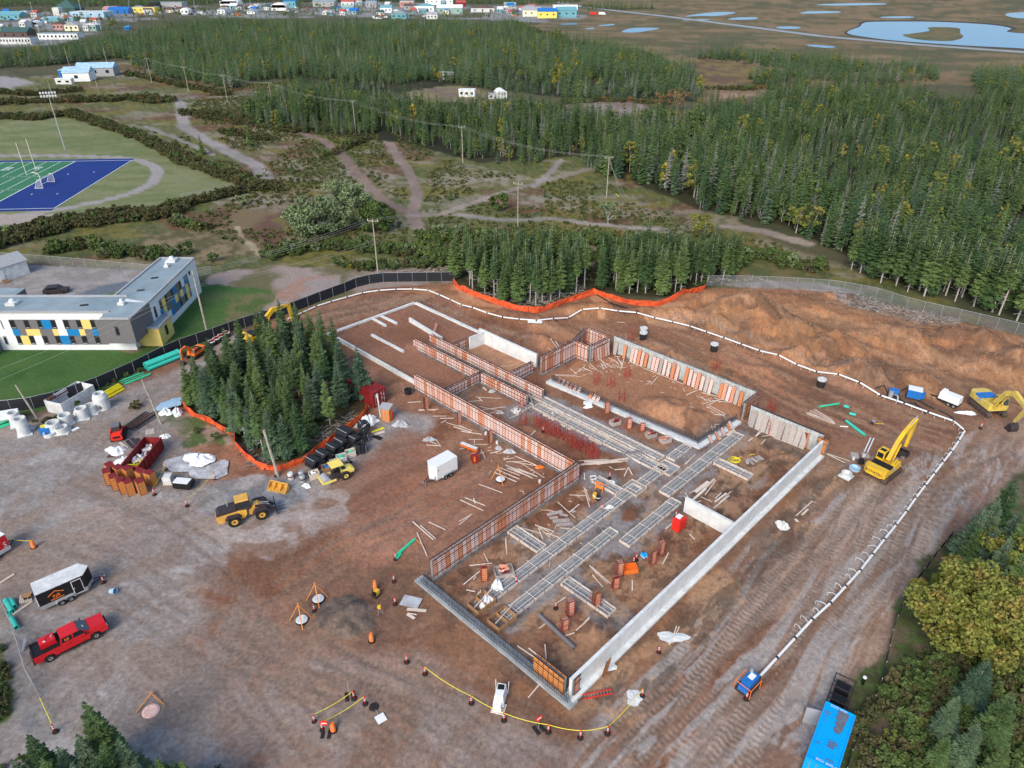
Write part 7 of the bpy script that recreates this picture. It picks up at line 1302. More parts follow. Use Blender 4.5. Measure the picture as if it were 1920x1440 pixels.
for y in (-.8,.8): MB().tube([(-1.1, y, .2),(-1.1, y, 1.3),(.6, y, 1.3),(.6, y, .2)],.04,5).build('handrail','orange', o)
MB().tube([(-1.1,-.8,1.3),(-1.1,.8,1.3)],.04,5).build('handrail','orange', o); MB().box((-.8,0,.7),(.6,.9,.5)).build('battery_box','blue', o)
o = thing('light_tower','white towable generator trailer beside the blue pump','generator', on(1778,758), head(1750,748,1800,768)); MB().box((0,0,1.25),(2.9,1.35,1.1), top=(.97,.92,0,0)).build('canopy','white', o); MB().box((0,0,.6),(3.0,1.4,.2)).build('chassis','black', o); MB().beam((-1.5,0,.55),(-2.7,0,.45),.15,.12).build('drawbar','black', o); MB().box((-1.0,0,1.95),(.6,.8,.3)).build('air_intake','white', o)
for x in (.2,.95):
    for y in (-.72,.72): wheel(o, x, y, .34,.2)
for px, lb in (([(1640,735),(1655,733),(1665,742)], 'black hose from the header pipe to the vacuum pump'),([(1680,745),(1695,755),(1715,757),(1730,770),(1735,777)], 'black hose snaking below the blue pump'),([(1722,752),(1740,762),(1752,768)], 'black hose from the pump housing to the generator'),([(1690,735),(1705,732)], 'short hose joining the two blue pumps'),([(1760,770),(1780,780),(1792,792)], 'black hose below the generator trailer'),([(1118,553),(1150,575),(1197,594)], 'black pipe running down the sandy bank at the footpath')):
    Q = [on(*p, .12) for p in px]; tag(MB().tube(Q, .1,6).build('black_hose','black_plastic'), lb, 'hose')
# ------------------------------------------------------------------ manholes and concrete rings
def ring(px, py, r, h, label, mt='concrete', base=False, hole=.6, group=None, cone=False):
    o = thing('manhole_ring', label, 'manhole ring', on(px, py), random.uniform(0,3), group); s = MB(); rt = r * (.72 if cone else 1); s.lathe([(r, 0),(r, h * .75 if cone else h),(rt, h),(rt * hole / .8 if cone else r * .8, h),(r * .8 * (.7 if cone else 1), h * .35),(.01, h * .3)],20); s.build('ring', mt, o)
    if base: MB().box((0,0,.06),(r * 2.3, r * 2.3,.12)).build('base_slab','concrete', o)
    return o
for a in [(33,797,.75,2.2, 'tall concrete ring at the left end of the row'),(47,813,.8,2.6, 'tallest concrete ring, with a dark hole, in the row'),(104,808,.9,1.5, 'concrete ring behind the blue bin'),(126,795,.85,1.6, 'concrete ring right of the blue bin'),(157,783,.8,1.7, 'concrete ring behind the white sack'),(173,773,.85,1.3, 'wide low concrete ring in front of the white panel box')]: ring(*a, base=True)
o = ring(194,765,1.05,2.6, 'largest concrete manhole with a round side opening', cone=True); MB().cyl((-.2,-1.02,.7),(-.2,-1.1,.7),.35, n=14).build('side_opening','concrete_wet', o); o.rotation_euler.z = .3
ring(94,817,.75,.55, 'low flat concrete ring at the front of the row'); ring(117,810,.85,.9, 'low concrete ring on a slab at the front of the row', base=True); ring(56,806,.5,.7, 'small concrete ring between the two tall rings', base=True)
for a in [(1206,628, 'upper of two black manhole pipes behind the hall'),(1205,641, 'lower of two black manhole pipes behind the hall'),(1338,658, 'single black manhole pipe in the middle of the back track'),(1538,725, 'black manhole pipe nearest the end wall')]:
    o = thing('manhole_pipe', a[2], 'manhole pipe', on(a[0], a[1])); MB().cyl((0,0,0),(0,0,1.25),.62, n=18, caps=False).build('pipe','black_plastic', o); s = MB(); s.lathe([(.68,1.2),(.68,1.45),(.38,1.45),(.36,1.1),(.01,.7)],18); s.build('concrete_collar','concrete', o)
ring(1586,893,.65,.6, 'concrete ring on a slab behind the yellow excavator', base=True)
o = ring(1602,880,.7,.35, 'blue-grey ring with coiled hose behind the yellow excavator','blue_tin'); ring(1614,868,.4,.5, 'black bucket-like drum beside the yellow excavator','black_plastic')
# ------------------------------------------------------------------ pipes in bundles
def pipe_between(name, label, a, b, r, mt, parent=None, z=None, group=None, hollow=True):
    """a, b: photo spots of the ends"""
    A, B = on(*a), on(*b); d = (B - A); L = d.length; rz = math.atan2(d.y, d.x); z0 = (r if z is None else z)
    s = MB(); s.cyl((0,0,0),(L, 0,0), r, n=10, caps=False); s.cyl((L, 0,0),(0,0,0), r * .86, n=10, caps=False)
    for x in (0, L):
        n = 10; vs = [(x, rr * math.cos(6.2832 * i / n), rr * math.sin(6.2832 * i / n)) for rr in (r, r * .86) for i in range(n)]; s.add(vs, [(i, (i + 1) % n, n + (i + 1) % n, n + i) for i in range(n)])
    q = s.build(name, mt, parent, A + Vector((0,0, z0)), rz)
    if not parent: tag(q, label, 'pipe', group)
    return q
A, B = on(275,694), on(330,672); d = (B - A).normalized(); nn = Vector((-d.y, d.x, 0))
for k, (off, z) in enumerate(((-.5,.33),(.18,.33),(.86,.33),(-.16,.9),(.5,.9))):
    Lp = 6.0; s = MB(); s.cyl((0,0,0),(Lp, 0,0),.32, n=12, caps=False); s.cyl((Lp, 0,0),(0,0,0),.28, n=12, caps=False); s.cyl((Lp - .35,0,0),(Lp, 0,0),.36, n=12, caps=False); tag(s.build('pvc_pipe','teal', None, A + nn * off + Vector((0,0, z)), math.atan2(d.y, d.x)),'thick teal pipe in the bundle beside the mini excavator','pipe','teal pipe bundle')
for k, (a, b, r) in enumerate((((224,716),(270,699),.07),((228,718),(272,702),.07),((234,722),(282,703),.16),((230,713),(262,700),.07))): pipe_between('pvc_pipe','thin green pipe lying along the black fence beyond the yellow pipes', a, b, r, 'green_pvc', None, None, 'thin green pipes')
for k in range(7): pipe_between('gas_pipe','yellow pipe in the stack along the black fence', (192 + (k % 4) * 3,742 + (k % 4) * 2.2),(224 + (k % 4) * 3,724 + (k % 4) * 2.2),.14, 'yellow_pipe', None, .14 + .26 * (k // 4),'yellow pipe stack')
for k, (a, b, r, lb) in enumerate((((742,1045),(777,1014),.17, 'green pipe lying by the boards left of the formwork'),((743,1050),(752,1040),.15, 'short green pipe stub beside the cone'),((1586,791),(1621,818),.2, 'long teal pipe outside the end wall'),((1535,764),(1573,758),.14, 'green pipe with tapered end on the back track'),((1592,777),(1604,780),.2, 'short teal pipe piece on the back track'),((1582,763),(1591,766),.2, 'short teal pipe fitting on the back track'),((1620,848),(1632,822),.09, 'white pipe beside the excavator, left one'),((1626,849),(1638,823),.09, 'white pipe beside the excavator, right one'),((1575,800),(1590,801),.08, 'short white pipe end outside the end wall'),((12,1128),(25,1150),.26, 'teal pipe piece at the left edge, longest'),((22,1126),(29,1140),.22, 'teal pipe piece at the left edge, right one'),((22,1160),(33,1180),.24, 'teal pipe piece at the left edge, nearest'))): pipe_between('pvc_pipe', lb, a, b, r, 'green_pvc' if 'green' in lb else ('white' if 'white' in lb else 'teal'))
ring(19,1151,.3,.3, 'teal pipe elbow at the left edge','teal')
for k in range(5): pipe_between('pvc_pipe','green pipe in the pile under the white wrapped bundles', (-20,812 - k * 1.5),(23 - k % 2 * 4,795 - k * 1.5),.12, 'green_pvc', None, .12 + .2 * (k // 3),'green pipes at the left edge')
o = thing('wrapped_bundle','stack of white wrapped bundles at the left edge by the lawn','bundle', on(2,792), R(20))
for k in range(3): MB().box((-.6 + k * .25,.5 - k * .35,.5 + k * .35),(5.2,1.4,.7), rx=.05 * k).build('bale','white_tarp', o)
for k, (a, b) in enumerate((((600,893),(598,893)),)): pass
def coil(px, py, r, w_, axis, label, z=0.0, tilt=0.0):
    """roll of corrugated drain pipe: wound turns"""
    o = thing('pipe_coil', label, 'pipe coil', on(px, py), axis); s = MB(); turns = 8
    for lay in range(2):
        for k in range(turns):
            rr = r - .16 - lay * .24; Pp = [(w_ * ((k + .5) / turns - .5), rr * math.cos(6.2832 * i / 20), rr * math.sin(6.2832 * i / 20)) for i in range(21)]; s.tube(Pp, w_ / turns * .52,6)
    q = s.build('winding','black_plastic', o, (0,0, r + z)); q.rotation_euler = (0, tilt, 0); s = MB()
    for a_ in (0,2.1,4.2): s.box((0,(r + .02) * math.cos(a_),(r + .02) * math.sin(a_)),(w_ * 1.02,.06,.02), rx=a_ + R(90))
    m_ = s.build('strap','grey_light', o, (0,0, r + z)); m_.rotation_euler = (0, tilt, 0); return o
ca_ = head(572,878,650,820) + R(90) if False else head(580,875,605,885)
for a in [(590,878,.95,1.7, 'black pipe coil at the near end of the row'),(608,866,.95,1.7, 'black pipe coil, second from the near end of the row'),(627,853,.95,1.6, 'black pipe coil, third from the near end of the row'),(642,842,.95,1.6, 'black pipe coil, fourth in the row behind the crates'),(650,828,1.15,2.0, 'largest black pipe coil at the far end of the row'),(667,836,.9,1.3, 'black pipe coil in the heap behind the upright coil')]: coil(a[0], a[1], a[2], a[3], R(-38), a[4])
coil(678,848,.85,1.2,0, 'black pipe coil lying flat in front of the heap', 0, R(90)); coil(684,815,.95,.9, R(-60),'black pipe coil standing on end at the top of the heap', .5); coil(682,828,.9,.9,0, 'tangled black pipe coil under the standing one', 0, R(80)); coil(766,738,.75,.7,0, 'black pipe coil lying by the concrete wall', -.3, R(88)); coil(655,872,.45,.6, R(-30),'small black coil behind the roller')
for k in range(2): MB
# crates
def crate(px, py, rz, mt, fill, label, L=1.2, W=1.0, H_=.9):
    o = thing('crate', label, 'crate', on(px, py), rz); n = 4
    for k in range(n):
        z = .15 + (H_ - .15) * (k + .5) / n
        for sg in (-1,1): MB().box((0, sg * W / 2, z),(L, .04,(H_ - .15) / n * .8)).build('slat', mt, o); MB().box((sg * L / 2,0, z),(.04, W - .05,(H_ - .15) / n * .8)).build('slat', mt, o)
    MB().box((0,0,.1),(L, W, .1)).build('pallet','wood_pale', o)
    if fill:
        rr = random.Random(px)
        for k in range(6): MB().cyl((rr.uniform(-.35,.35), rr.uniform(-.3,.3), H_ * .6),(rr.uniform(-.35,.35), rr.uniform(-.3,.3), H_ * .95),.12, n=8).build('fitting', fill, o)
    return o
for a in [(658,855,.5, 'wood_pale','green_pvc','wooden crate of green fittings farthest behind the roller'),(641,864,.5, 'white_dirty','green_pvc','pale crate of green fittings in the middle of the row'),(629,874,.5, 'wood_pale','teal','open crate of teal fittings behind the roller'),(614,883,.5, 'wood_brown','blue','crate of blue fittings left of the roller canopy'),(590,895,.5, 'wood_pale','white_tarp','crate of white bags in front of the coils')]: crate(*a)
for px, py, lb in ((566,895, 'steel keg standing by the twin pole, upper'),(568,903, 'grey bagged bundle by the twin pole'),(546,898, 'white bucket with red label by the twin pole')):
    o = thing('drum', lb, 'drum', on(px, py)); MB().lathe([(.01,0),(.36,0),(.38,.1),(.36,.5),(.38,.9),(.3,1.0),(.01,1.0)],14).build('shell','white_dirty' if 'white' in lb else 'galv', o); MB().lathe([(.395,.42),(.395,.58)],14).build('band','red_dark' if 'red' in lb else 'steel_dark', o)
# ------------------------------------------------------------------ the waste dumpster and the stacked form boxes
da, db = on(258,895), on(312,843); o = thing('waste_dumpster','long dark red open dumpster heaped with rubbish','dumpster', (on(272,868)), head(262,893,305,838)); L, W, H_ = 6.4,2.3,1.7
for sg in (-1,1):
    MB().box((0, sg * W / 2, H_ / 2 + .2),(L, .08, H_)).build('side_wall','red_dark', o)
    for k in range(7): MB().box((-L / 2 + .4 + k * (L - .8) / 6, sg * (W / 2 + .08), H_ / 2 + .2),(.12,.1, H_)).build('rib','red_dark', o)
    MB().box((0, sg * W / 2, H_ + .22),(L + .1,.16,.1)).build('top_rail','red_dark', o)
for sg in (-1,1): MB().box((sg * L / 2,0, H_ / 2 + .2),(.08, W, H_)).build('end_wall','red_dark', o)
MB().box((0,0,.2),(L, W, .1)).build('floor','steel_brown', o)
t_ = thing('rubbish_heap','pale and yellow rubbish heaped inside the dumpster','rubbish', o.location, o.rotation_euler.z); rr = random.Random(5); 
for k in range(60):
    m_ = 'yellow_pipe' if k < 8 else rr.choice(('white_tarp','grey_light','white_dirty','wood_pale','tarp_grey')); x = (-1.6 if k < 8 else rr.uniform(-2.2,2.4)); MB().box((x + rr.gauss(0,.3), rr.uniform(-.85,.85),.5 + rr.uniform(0,.75)),(rr.uniform(.2,.9), rr.uniform(.15,.6), rr.uniform(.05,.3)), rr.uniform(0,3), rx=rr.uniform(-.6,.6)).build('scrap', m_, t_)
BXM = None
def form_box(px, py, rz, label, h=1.9):
    """upright gang of orange form panels strapped together"""
    o = thing('form_stack', label, 'form stack', on(px, py), rz, 'orange form stacks'); L, W = 1.15,.85
    for y in (-W / 2, W / 2): k = link('panel', panel_mesh(h, 'wood_orange', L), o, (0, y, .05))
    for x in (-L / 2, L / 2): k = link('panel', panel_mesh(h, 'wood_orange', W), o, (x, 0,.05), R(90))
    for y in (-.25,0,.25): link('panel', panel_mesh(h, 'panel_face', L * .9), o, (0, y, .02))
    MB().box((0,0, h + .06),(L, W, .05)).build('top','red_dark', o)
for k, (px, py) in enumerate(((207,905),(219,915),(233,922),(246,925),(268,924),(212,893),(228,898),(245,900),(270,905),(286,908))): form_box(px, py, R(-60 + k * 4),['orange form stack at the left end of the front row','orange form stack, second in the front row','orange form stack, third in the front row','orange form stack, fourth in the front row','orange form stack at the right end of the front row','orange form stack at the left end of the back row','orange form stack, second in the back row','orange form stack, third in the back row','orange form stack, fourth in the back row','orange form stack leaning on the dumpster'][k])
# ------------------------------------------------------------------ cloths, sheets, bags
def blob(name, label, cat, px, py, rx, ry, h, mt, seed, rz=0.0, n=22, loc=None):
    """crumpled sheet or bag: an uneven low dome"""
    rs = np.random.RandomState(seed); s = MB(); vs = [(0,0, h)]; m_ = 6
    ph = rs.uniform(0,6.28,6); 
    for j in range(1, m_ + 1):
        f = j / m_
        for i in range(n):
            a_ = 6.2832 * i / n; k = 1 + .22 * math.sin(2 * a_ + ph[0]) + .15 * math.sin(3 * a_ + ph[1]) + .08 * math.sin(7 * a_ + ph[2]); z = h * max(0,(1 - f ** 2.2)) * (1 + .5 * math.sin(5 * a_ + ph[3] + f * 4)) + rs.uniform(-.5,1) * h * .16; vs.append((rx * f * k * math.cos(a_), ry * f * k * math.sin(a_), max(.015, z)))
    fs = [(0,1 + i, 1 + (i + 1) % n) for i in range(n)]
    for j in range(m_ - 1):
        for i in range(n): a_, b_ = 1 + j * n + i, 1 + j * n + (i + 1) % n; fs.append((a_, a_ + n, b_ + n, b_))
    s.add(vs, fs); p = on(px, py) if loc is None else loc; q = s.build(name, mt, None, (p[0], p[1], p[2] + .02), rz); q.modifiers.new('thick','SOLIDIFY').thickness = -.012; tag(q, label, cat); return q
blob('tarp','wide grey groundsheet spread behind the black tank','tarp', 375,873,3.9,2.9,.12, 'tarp_grey', 1); blob('tarp','white sheet heaped on the grey groundsheet','tarp', 375,867,2.0,1.5,.55, 'white_tarp', 2, loc=on(375,867,.15))
for k, a in enumerate([(218,846,1.5,1.0,.45, 'white torn bag left of the dumpster, upper one'),(235,864,1.3,1.1,.4, 'white bag left of the dumpster, lower one'),(312,776,.8,.8,.7, 'white sack by the blue sheets, left one'),(333,776,.8,.8,.7, 'white sack by the blue sheets, right one'),(310,820,.8,.45,.35, 'small white bag above the dumpster'),(691,793,1.3,.9,.9, 'white covered pile next to the orange fence end'),(751,797,1.0,.9,.5, 'grey tied bag by the wooden hut'),(676,802,.8,.6,.5, 'grey bag at the orange fence end'),(933,1100,.8,.75,.6, 'white sack by the cone, upper one'),(914,1130,.85,.85,.6, 'white sack with a dark opening, lower one'),(1466,987,.8,.75,.5, 'cream sack outside the long right wall'),(1146,905,.45,.3,.25, 'small white bag beside the bagged cone'),(1143,953,.65,.4,.3, 'white bag beside the lower cone of the front bay'),(938,775,.5,.4,.3, 'grey plastic scrap in the bay below the corridor'),(923,735,.5,.4,.3, 'clear plastic sheet on wet ground'),(935,842,.5,.4,.35, 'grey plastic heap at the foot of the long formwork wall'),(955,848,1.0,.4,.35, 'blue-grey plastic sheeting at the foot of the long formwork wall'),(1103,763,.7,.5,.3, 'white bag beside the rebar footing'),(1812,775,1.3,.6,.25, 'white sheet on the ground below the generator'),(575,912,.6,.4,.3, 'white bag in front of the crates'),(148,778,.7,.6,.7, 'white sack between the concrete rings'),(700,1335,.1,.1,.05, 'pebble')][:-1]): blob('bag', a[5], 'bag', a[0], a[1], a[2], a[3], a[4], 'tarp_grey' if 'grey' in a[5] or 'clear' in a[5] else ('white_dirty' if 'cream' in a[5] else 'white_tarp'),20 + k)
for k, a in enumerate([(1261,1195,1.3,.75, 'pale concrete spill outside the long right wall'),(1190,1308,.9,.7, 'grey concrete puddle beside the rope end'),(1147,1252,.5,.4, 'concrete splash at the foot of the near corner'),(1490,822,1.5,.2, 'tan patch')][:3]): blob('concrete_spill', a[4], 'spill', a[0], a[1], a[2], a[3],.05, 'concrete', 60 + k)
o = thing('metal_sheets','fanned stack of pale blue metal sheets by the weathered pole','metal sheets', on(319,763), R(15))
for k in range(9): q = MB(); [q.box((-.42 + j * .12,0,.02 + .015 * (j % 2)),(.11,2.3,.02)) for j in range(8)]; q.build('sheet','blue_tin', o, (-1.3 + k * .32, random.uniform(-.2,.2),.25 + .06 * k), R(-20 + k * 3))
s_ = on(265,790); o = thing('rebar_pile','dark pile of steel bars and pipes on the gravel left of the pole','steel pile', s_, R(70))
for k in range(16): MB().cyl((-2.2 + random.uniform(-.4,.4),-1.2 + k * .16,.1 + .08 * (k % 3)),(2.2 + random.uniform(-.5,.5),-1.2 + k * .16 + random.uniform(-.2,.2),.1 + .08 * (k % 3)),.05, n=5).build('bar', random.choice(('steel_dark','rebar','steel_brown')), o)
def pallet(px, py, rz, label, mt='wood_pale', z=0.0):
    o = thing('pallet', label, 'pallet', on(px, py, z), rz)
    for k in range(7): MB().box((-.5 + k * .167,0,.12),(.1,1.2,.025)).build('slat', mt, o)
    for y in (-.55,0,.55): MB().box((0, y, .05),(1.1,.09,.1)).build('runner', mt, o)
    return o
pallet(282,810, R(25),'bare wooden pallet above the dumpster'); pallet(49,1122, R(28),'pallet with a cart behind the black trailer')
o = thing('hand_cart','small brown hand cart on the pallet behind the trailer','cart', on(53,1122,.15), R(20)); MB().box((0,0,.3),(.7,.45,.25), top=(1.2,1.1,0,0)).build('tray','wood_brown', o); [MB().cyl((x, -.28,.12),(x, .28,.12),.13, n=8).build('wheel','rubber', o) for x in (-.2,.25)]; MB().tube([(.3,0,.35),(.8,0,.6)],.03,4).build('handle','steel_dark', o)
boards(0,980,4.8,[(105,840,300,705,.3)], 'long pale plank behind the black trailer', None); boards(0,980,4.8,[(0,550,135,465,.3)], 'long pale plank at the left edge by the red trailer', None)
boards(180,700,5.053,[(295,640,360,710,.5),(340,620,400,690,.5),(385,620,440,680,.5)], 'dark sheet lying between the pallet and the white bags','dark sheets','steel_dark'); boards(180,700,5.053,[(105,790,190,785,.7)], 'dark brown tray left of the dumpster', None, 'steel_brown'); boards(180,700,5.053,[(220,660,270,700),(235,660,300,705)], 'pale stick across the white torn bag','sticks on the white bag')
o = thing('ibc_tote','white caged liquid tote beside the black tank','tote', on(317,905), R(5)); MB().box((0,0,.65),(1.0,1.0,.95)).build('tank','white_dirty', o); MB().box((0,0,.08),(1.1,1.1,.16)).build('pallet','wood_pale', o); s = MB()
for k in range(5):
    z = .2 + k * .25
    for sg in (-1,1): s.cyl((-.53, sg * .53, z),(.53, sg * .53, z),.02, n=4); s.cyl((sg * .53,-.53, z),(sg * .53,.53, z),.02, n=4)
s.build('cage','galv', o)
o = thing('trough_tank','black trough tank with a white lid on the gravel','tank', on(346,913), R(-8)); MB().side([(-1.15,.1),(.95,.1),(1.25,.5),(1.3,.95),(-1.15,.95)],-.6,.6).build('trough','black', o); MB().box((-.1,0,.98),(2.0,1.1,.06)).build('lid','white', o); [MB().box((x, 0,.05),(.12,1.1,.1)).build('skid','steel_dark', o) for x in (-.7,.6)]
o = thing('wooden_hut','narrow wooden hut with a grey roof beside the red container','hut', on(727,787), R(-15)); MB().box((0,0,1.1),(1.2,1.2,2.2)).build('wall','wood_orange', o)
for k in range(5): MB().box((-.48 + k * .24,-.61,1.1),(.21,.03,2.1)).build('plank','panel_face' if k % 2 else 'wood_orange', o)
MB().box((-.1,0,2.3),(1.7,1.5,.06), rx=R(8)).build('roof','grey_light', o)
q = on(714,783); o = thing('utility_pole','white post in front of the red container','utility pole', q); MB().cyl((0,0,0),(-.2,.1,4.0),.12,.1,7).build('pole','white_dirty', o)
o = thing('hut_heater','red gas bottle behind the wooden hut','gas bottle', on(736,785)); MB().lathe([(.01,0),(.2,0),(.2,1.0),(.08,1.2),(.01,1.2)],10).build('bottle','red_plastic', o); MB().cyl((0,0,1.2),(0,0,1.32),.05, n=6).build('valve','galv', o)
boards(540,760,5.333,[(840,270,955,230,.45)], 'yellow plank on top of the boards by the coils', None, 'yellow_pipe'); boards(540,760,5.333,[(860,300,970,265,.5)], 'white board beside the yellow plank', None); boards(540,760,5.333,[(760,170,870,110,.8),(800,200,900,150,.9)], 'white foam board stacked by the orange fence end','foam boards','white_tarp'); boards(540,760,5.333,[(860,310,930,340,.7)], 'black crate lid by the coils', None, 'black')
# white open-topped panel box by the fence
o = thing('panel_box','roofless white panel enclosure full of scrap by the black fence','enclosure', on(137,757), head(122,778,181,742)); L, W, H_ = 5.8,3.2,2.0
for x, y, a, b, nm in ((0,-W / 2, L, .1, 'front_wall'),(0, W / 2, L, .1, 'back_wall'),(-L / 2,0,.1, W, 'left_wall'),(L / 2,0,.1, W, 'right_wall')): MB().box((x, y, H_ / 2),(a, b, H_)).build(nm, 'white_dirty', o)
MB().box((0, W / 2 - .07,1.5),(3.0,.04,.18)).build('stripe','red_dark', o); MB().box((.2, W / 2 - .07,1.1),(2.6,.04,.2)).build('vent_strip','grey_light', o); MB().box((.9, W / 2 - .08,.7),(.4,.04,.7)).build('doorway','black', o); MB().box((-2.0, W / 2 - .3,1.9),(1.2,.6,.3)).build('vent_box','steel_brown', o); MB().box((0,0,.1),(L - .1, W - .1,.06)).build('floor','grey_light', o)
o = thing('waste_bin','blue wheeled bin with yellow and white bags among the concrete rings','bin', on(88,813), R(15)); MB().box((0,0,.6),(1.2,.9,1.0), top=(1.12,1.12,0,0)).build('bin','blue', o); MB().box((-.2,.1,1.2),(.6,.5,.25),.4).build('bag','yellow_pipe', o); MB().box((.35,-.1,1.2),(.4,.5,.3),.2).build('bag','white_tarp', o)
boards(0,560,4.8,[(655,1190,705,1165,.6)], 'white sheet on the ground in front of the rings', None, 'white_tarp')
o = thing('red_barrier_stack','row of black bins with red and white barrier by the mini excavator','barrier', on(412,640), head(385,655,420,634))
for k in range(4): MB().lathe([(.01,0),(.55,0),(.62,.9),(.55,.9),(.5,.2),(.01,.2)],12,(-1.8 + k * 1.2,0,0)).build('bin','black_plastic', o); MB().lathe([(.63,.82),(.63,.96),(.5,.96)],12,(-1.8 + k * 1.2,0,0)).build('rim','white', o)
MB().box((0,-.2,1.1),(4.6,.12,.16)).build('rail','red_plastic', o)
# ------------------------------------------------------------------ traffic delineators, drums, signs, ropes
def dl_mesh():
    a = MB(); a.lathe([(.01,1.08),(.05,1.08),(.055,.95),(.075,.12),(.01,.12)],10); b = MB(); b.lathe([(.082,.62),(.084,.52)],10); b.lathe([(.074,.86),(.076,.74)],10); c = MB(); c.lathe([(.01,.14),(.2,.12),(.26,.02),(.26,0),(.01,0)],12)
    return a.mesh('post','red_plastic', True), b.mesh('band','white'), c.mesh('base','rubber')
DA, DB_, DC = dl_mesh()
def delin(px, py, label, group=None, sc=1.0, rz=0):
    o = thing('delineator', label, 'traffic post', on(px, py), rz, group); [setattr(link(n, m, o),'scale', (sc * 1.1, sc * 1.1, sc)) for n, m in (('post', DA),('band', DB_),('base', DC))]; return o
for px, py, lb in [(763,1242, 'red traffic post standing alone above the roped line'),(797,1264, 'red traffic post at the left start of the long yellow rope'),(884,1319, 'red traffic post, second along the long yellow rope'),(945,1351, 'red traffic post right below the white machine'),(1028,1373, 'red traffic post right of the small red sign'),(1088,1384, 'red traffic post at the lowest bend of the rope'),(1139,1376, 'red traffic post, last but one along the rope'),(1204,1305, 'red traffic post at the right end of the rope'),(1235,1224, 'red traffic post by the concrete spill outside the long wall'),(664,1310, 'red traffic post beside the grey sign stand'),(685,1320, 'red traffic post at the upper end of the lower short rope'),(590,1354, 'red traffic post at the left end of the upper short rope'),(605,1369, 'red traffic post with white bag by the orange drum'),(742,1049, 'red traffic post at the end of the green pipe'),(739,1091, 'red traffic post, second below the green pipe'),(741,1133, 'red traffic post beside the dull green sheet'),(590,1147, 'red traffic post between the two orange tripods'),(290,928, 'red traffic post right of the orange form stacks'),(351,949, 'red traffic post near the loader'),(313,881, 'red traffic post beside the dumpster'),(404,898, 'red traffic post at the edge of the groundsheet'),(518,893, 'red traffic post at the foot of the twin pole'),(968,1093, 'red traffic post beside the box of scrap'),(1042,1141, 'red traffic post in front of the upright pink panels'),(1188,1057, 'red traffic post by the blue jugs, left one'),(1193,1050, 'red traffic post by the blue jugs, right one'),(1267,970, 'red traffic post behind the bright red box'),(1143,897, 'red traffic post with a white bag on top'),(1129,957, 'red traffic post beside the white bag in the front bay'),(1018,817, 'red traffic post at the corridor end'),(1399,1311, 'red traffic post beside the lower blue pump'),(195,1093, 'red traffic post at the black trailer drawbar'),(1838,804, 'red traffic post on the haul road by the old excavator'),(104,1372, 'red traffic post at the end of the yellow strap')]: delin(px, py, lb)
def drum(px, py, label, h=1.05):
    o = thing('traffic_drum', label, 'traffic drum', on(px, py)); s = MB(); s.lathe([(.24,.08),(.25,.3),(.22,.32),(.225,.55),(.2,.57),(.2,.8),(.17,.82),(.16, h),(.08, h),(.08, h - .1),(.01, h - .1)],14); s.build('body','orange', o, None, None, True); MB().lathe([(.01,.1),(.34,.1),(.38,.0),(.01,0)],14).build('base','rubber', o); [MB().lathe([(r_, z),(r_, z + .1)],14).build('band','panel_face', o) for r_, z in ((.232,.36),(.212,.62))]
for a in ((697,1202, 'orange traffic drum below the dark gravel heap'),(625,1370, 'orange traffic drum beside the two short ropes'),(704,1106, 'tall orange tube behind the yellow compactor', 1.3),(64,1027, 'orange drum with a blue cap near the red trailer')): drum(*a)
def rope(px, label, z=1.05, r=.03):
    Q = [on(*p, z) for p in px]; out = []
    for a, b in zip(Q[:-1], Q[1:]):
        for i in range(8): t_ = i / 8; out.append(a.lerp(b, t_) - Vector((0,0,.35 * 4 * t_ * (1 - t_) * min(1,(b - a).length / 6))))
    out.append(Q[-1]); tag(MB().tube(out, r, 4).build('rope','yellow_pipe'), label, 'rope')
rope([(797,1264),(884,1319),(945,1351),(1028,1373),(1088,1384),(1139,1376),(1204,1305)], 'long yellow rope strung on red posts in front of the foundations'); rope([(590,1354),(664,1310)], 'upper short yellow rope at the front'); rope([(605,1369),(685,1320)], 'lower short yellow rope at the front'); rope([(290,928),(313,881)], 'yellow rope beside the dumpster'); rope([(351,949),(404,898)], 'yellow rope across the loader yard'); rope([(-20,1012),(64,1027)], 'yellow rope from the red trailer to the drum'); rope([(78,1315),(104,1372)], 'yellow strap continuing the temporary fence', .5); rope([(1365,868),(1385,858),(1410,852),(1470,848)], 'yellow hose trailing from its coil', .05,.04)
bm_ = MB()
for k in range(5): bm_.tube([(math.cos(6.2832 * i / 16) * (.3 + .12 * k) + .1 * math.sin(k), math.sin(6.2832 * i / 16) * (.3 + .1 * k),.05 + .03 * k) for i in range(17)],.03,4)
tag(bm_.build('hose_coil','yellow_pipe', None, on(1378,864)),'tangled coil of yellow hose beside the fanned planks','hose')
def sign(px, py, label, mt, shape, fallen=False, rz=0.0):
    o = thing('road_sign', label, 'sign', on(px, py), rz)
    if fallen: MB().cyl((0,0,.1),(1.0,0,.08),.03, n=5).build('pole','galv', o); MB().box((1.4,0,.08),(.85,.85,.03)).build('plate', mt, o); MB().lathe([(.01,.15),(.4,.12),(.45,0)],12).build('base','rubber', o)
    else:
        MB().box((-.28,0,.05),(.3,.9,.1)).build('base','rubber', o); MB().box((.28,0,.05),(.3,.9,.1)).build('base','rubber', o); MB().cyl((0,0,.05),(0,0,1.5),.03, n=5).build('pole','galv', o)
        if shape == 'o': q = MB().cyl((0,-.03,1.5),(0,.0,1.5),.36, n=8).build('plate', mt, o); MB().box((0,-.04,1.5),(.45,.02,.12)).build('stripe','white', o)
        else: MB().box((0,0,1.5),(.06,.5,.6)).build('plate', mt, o)
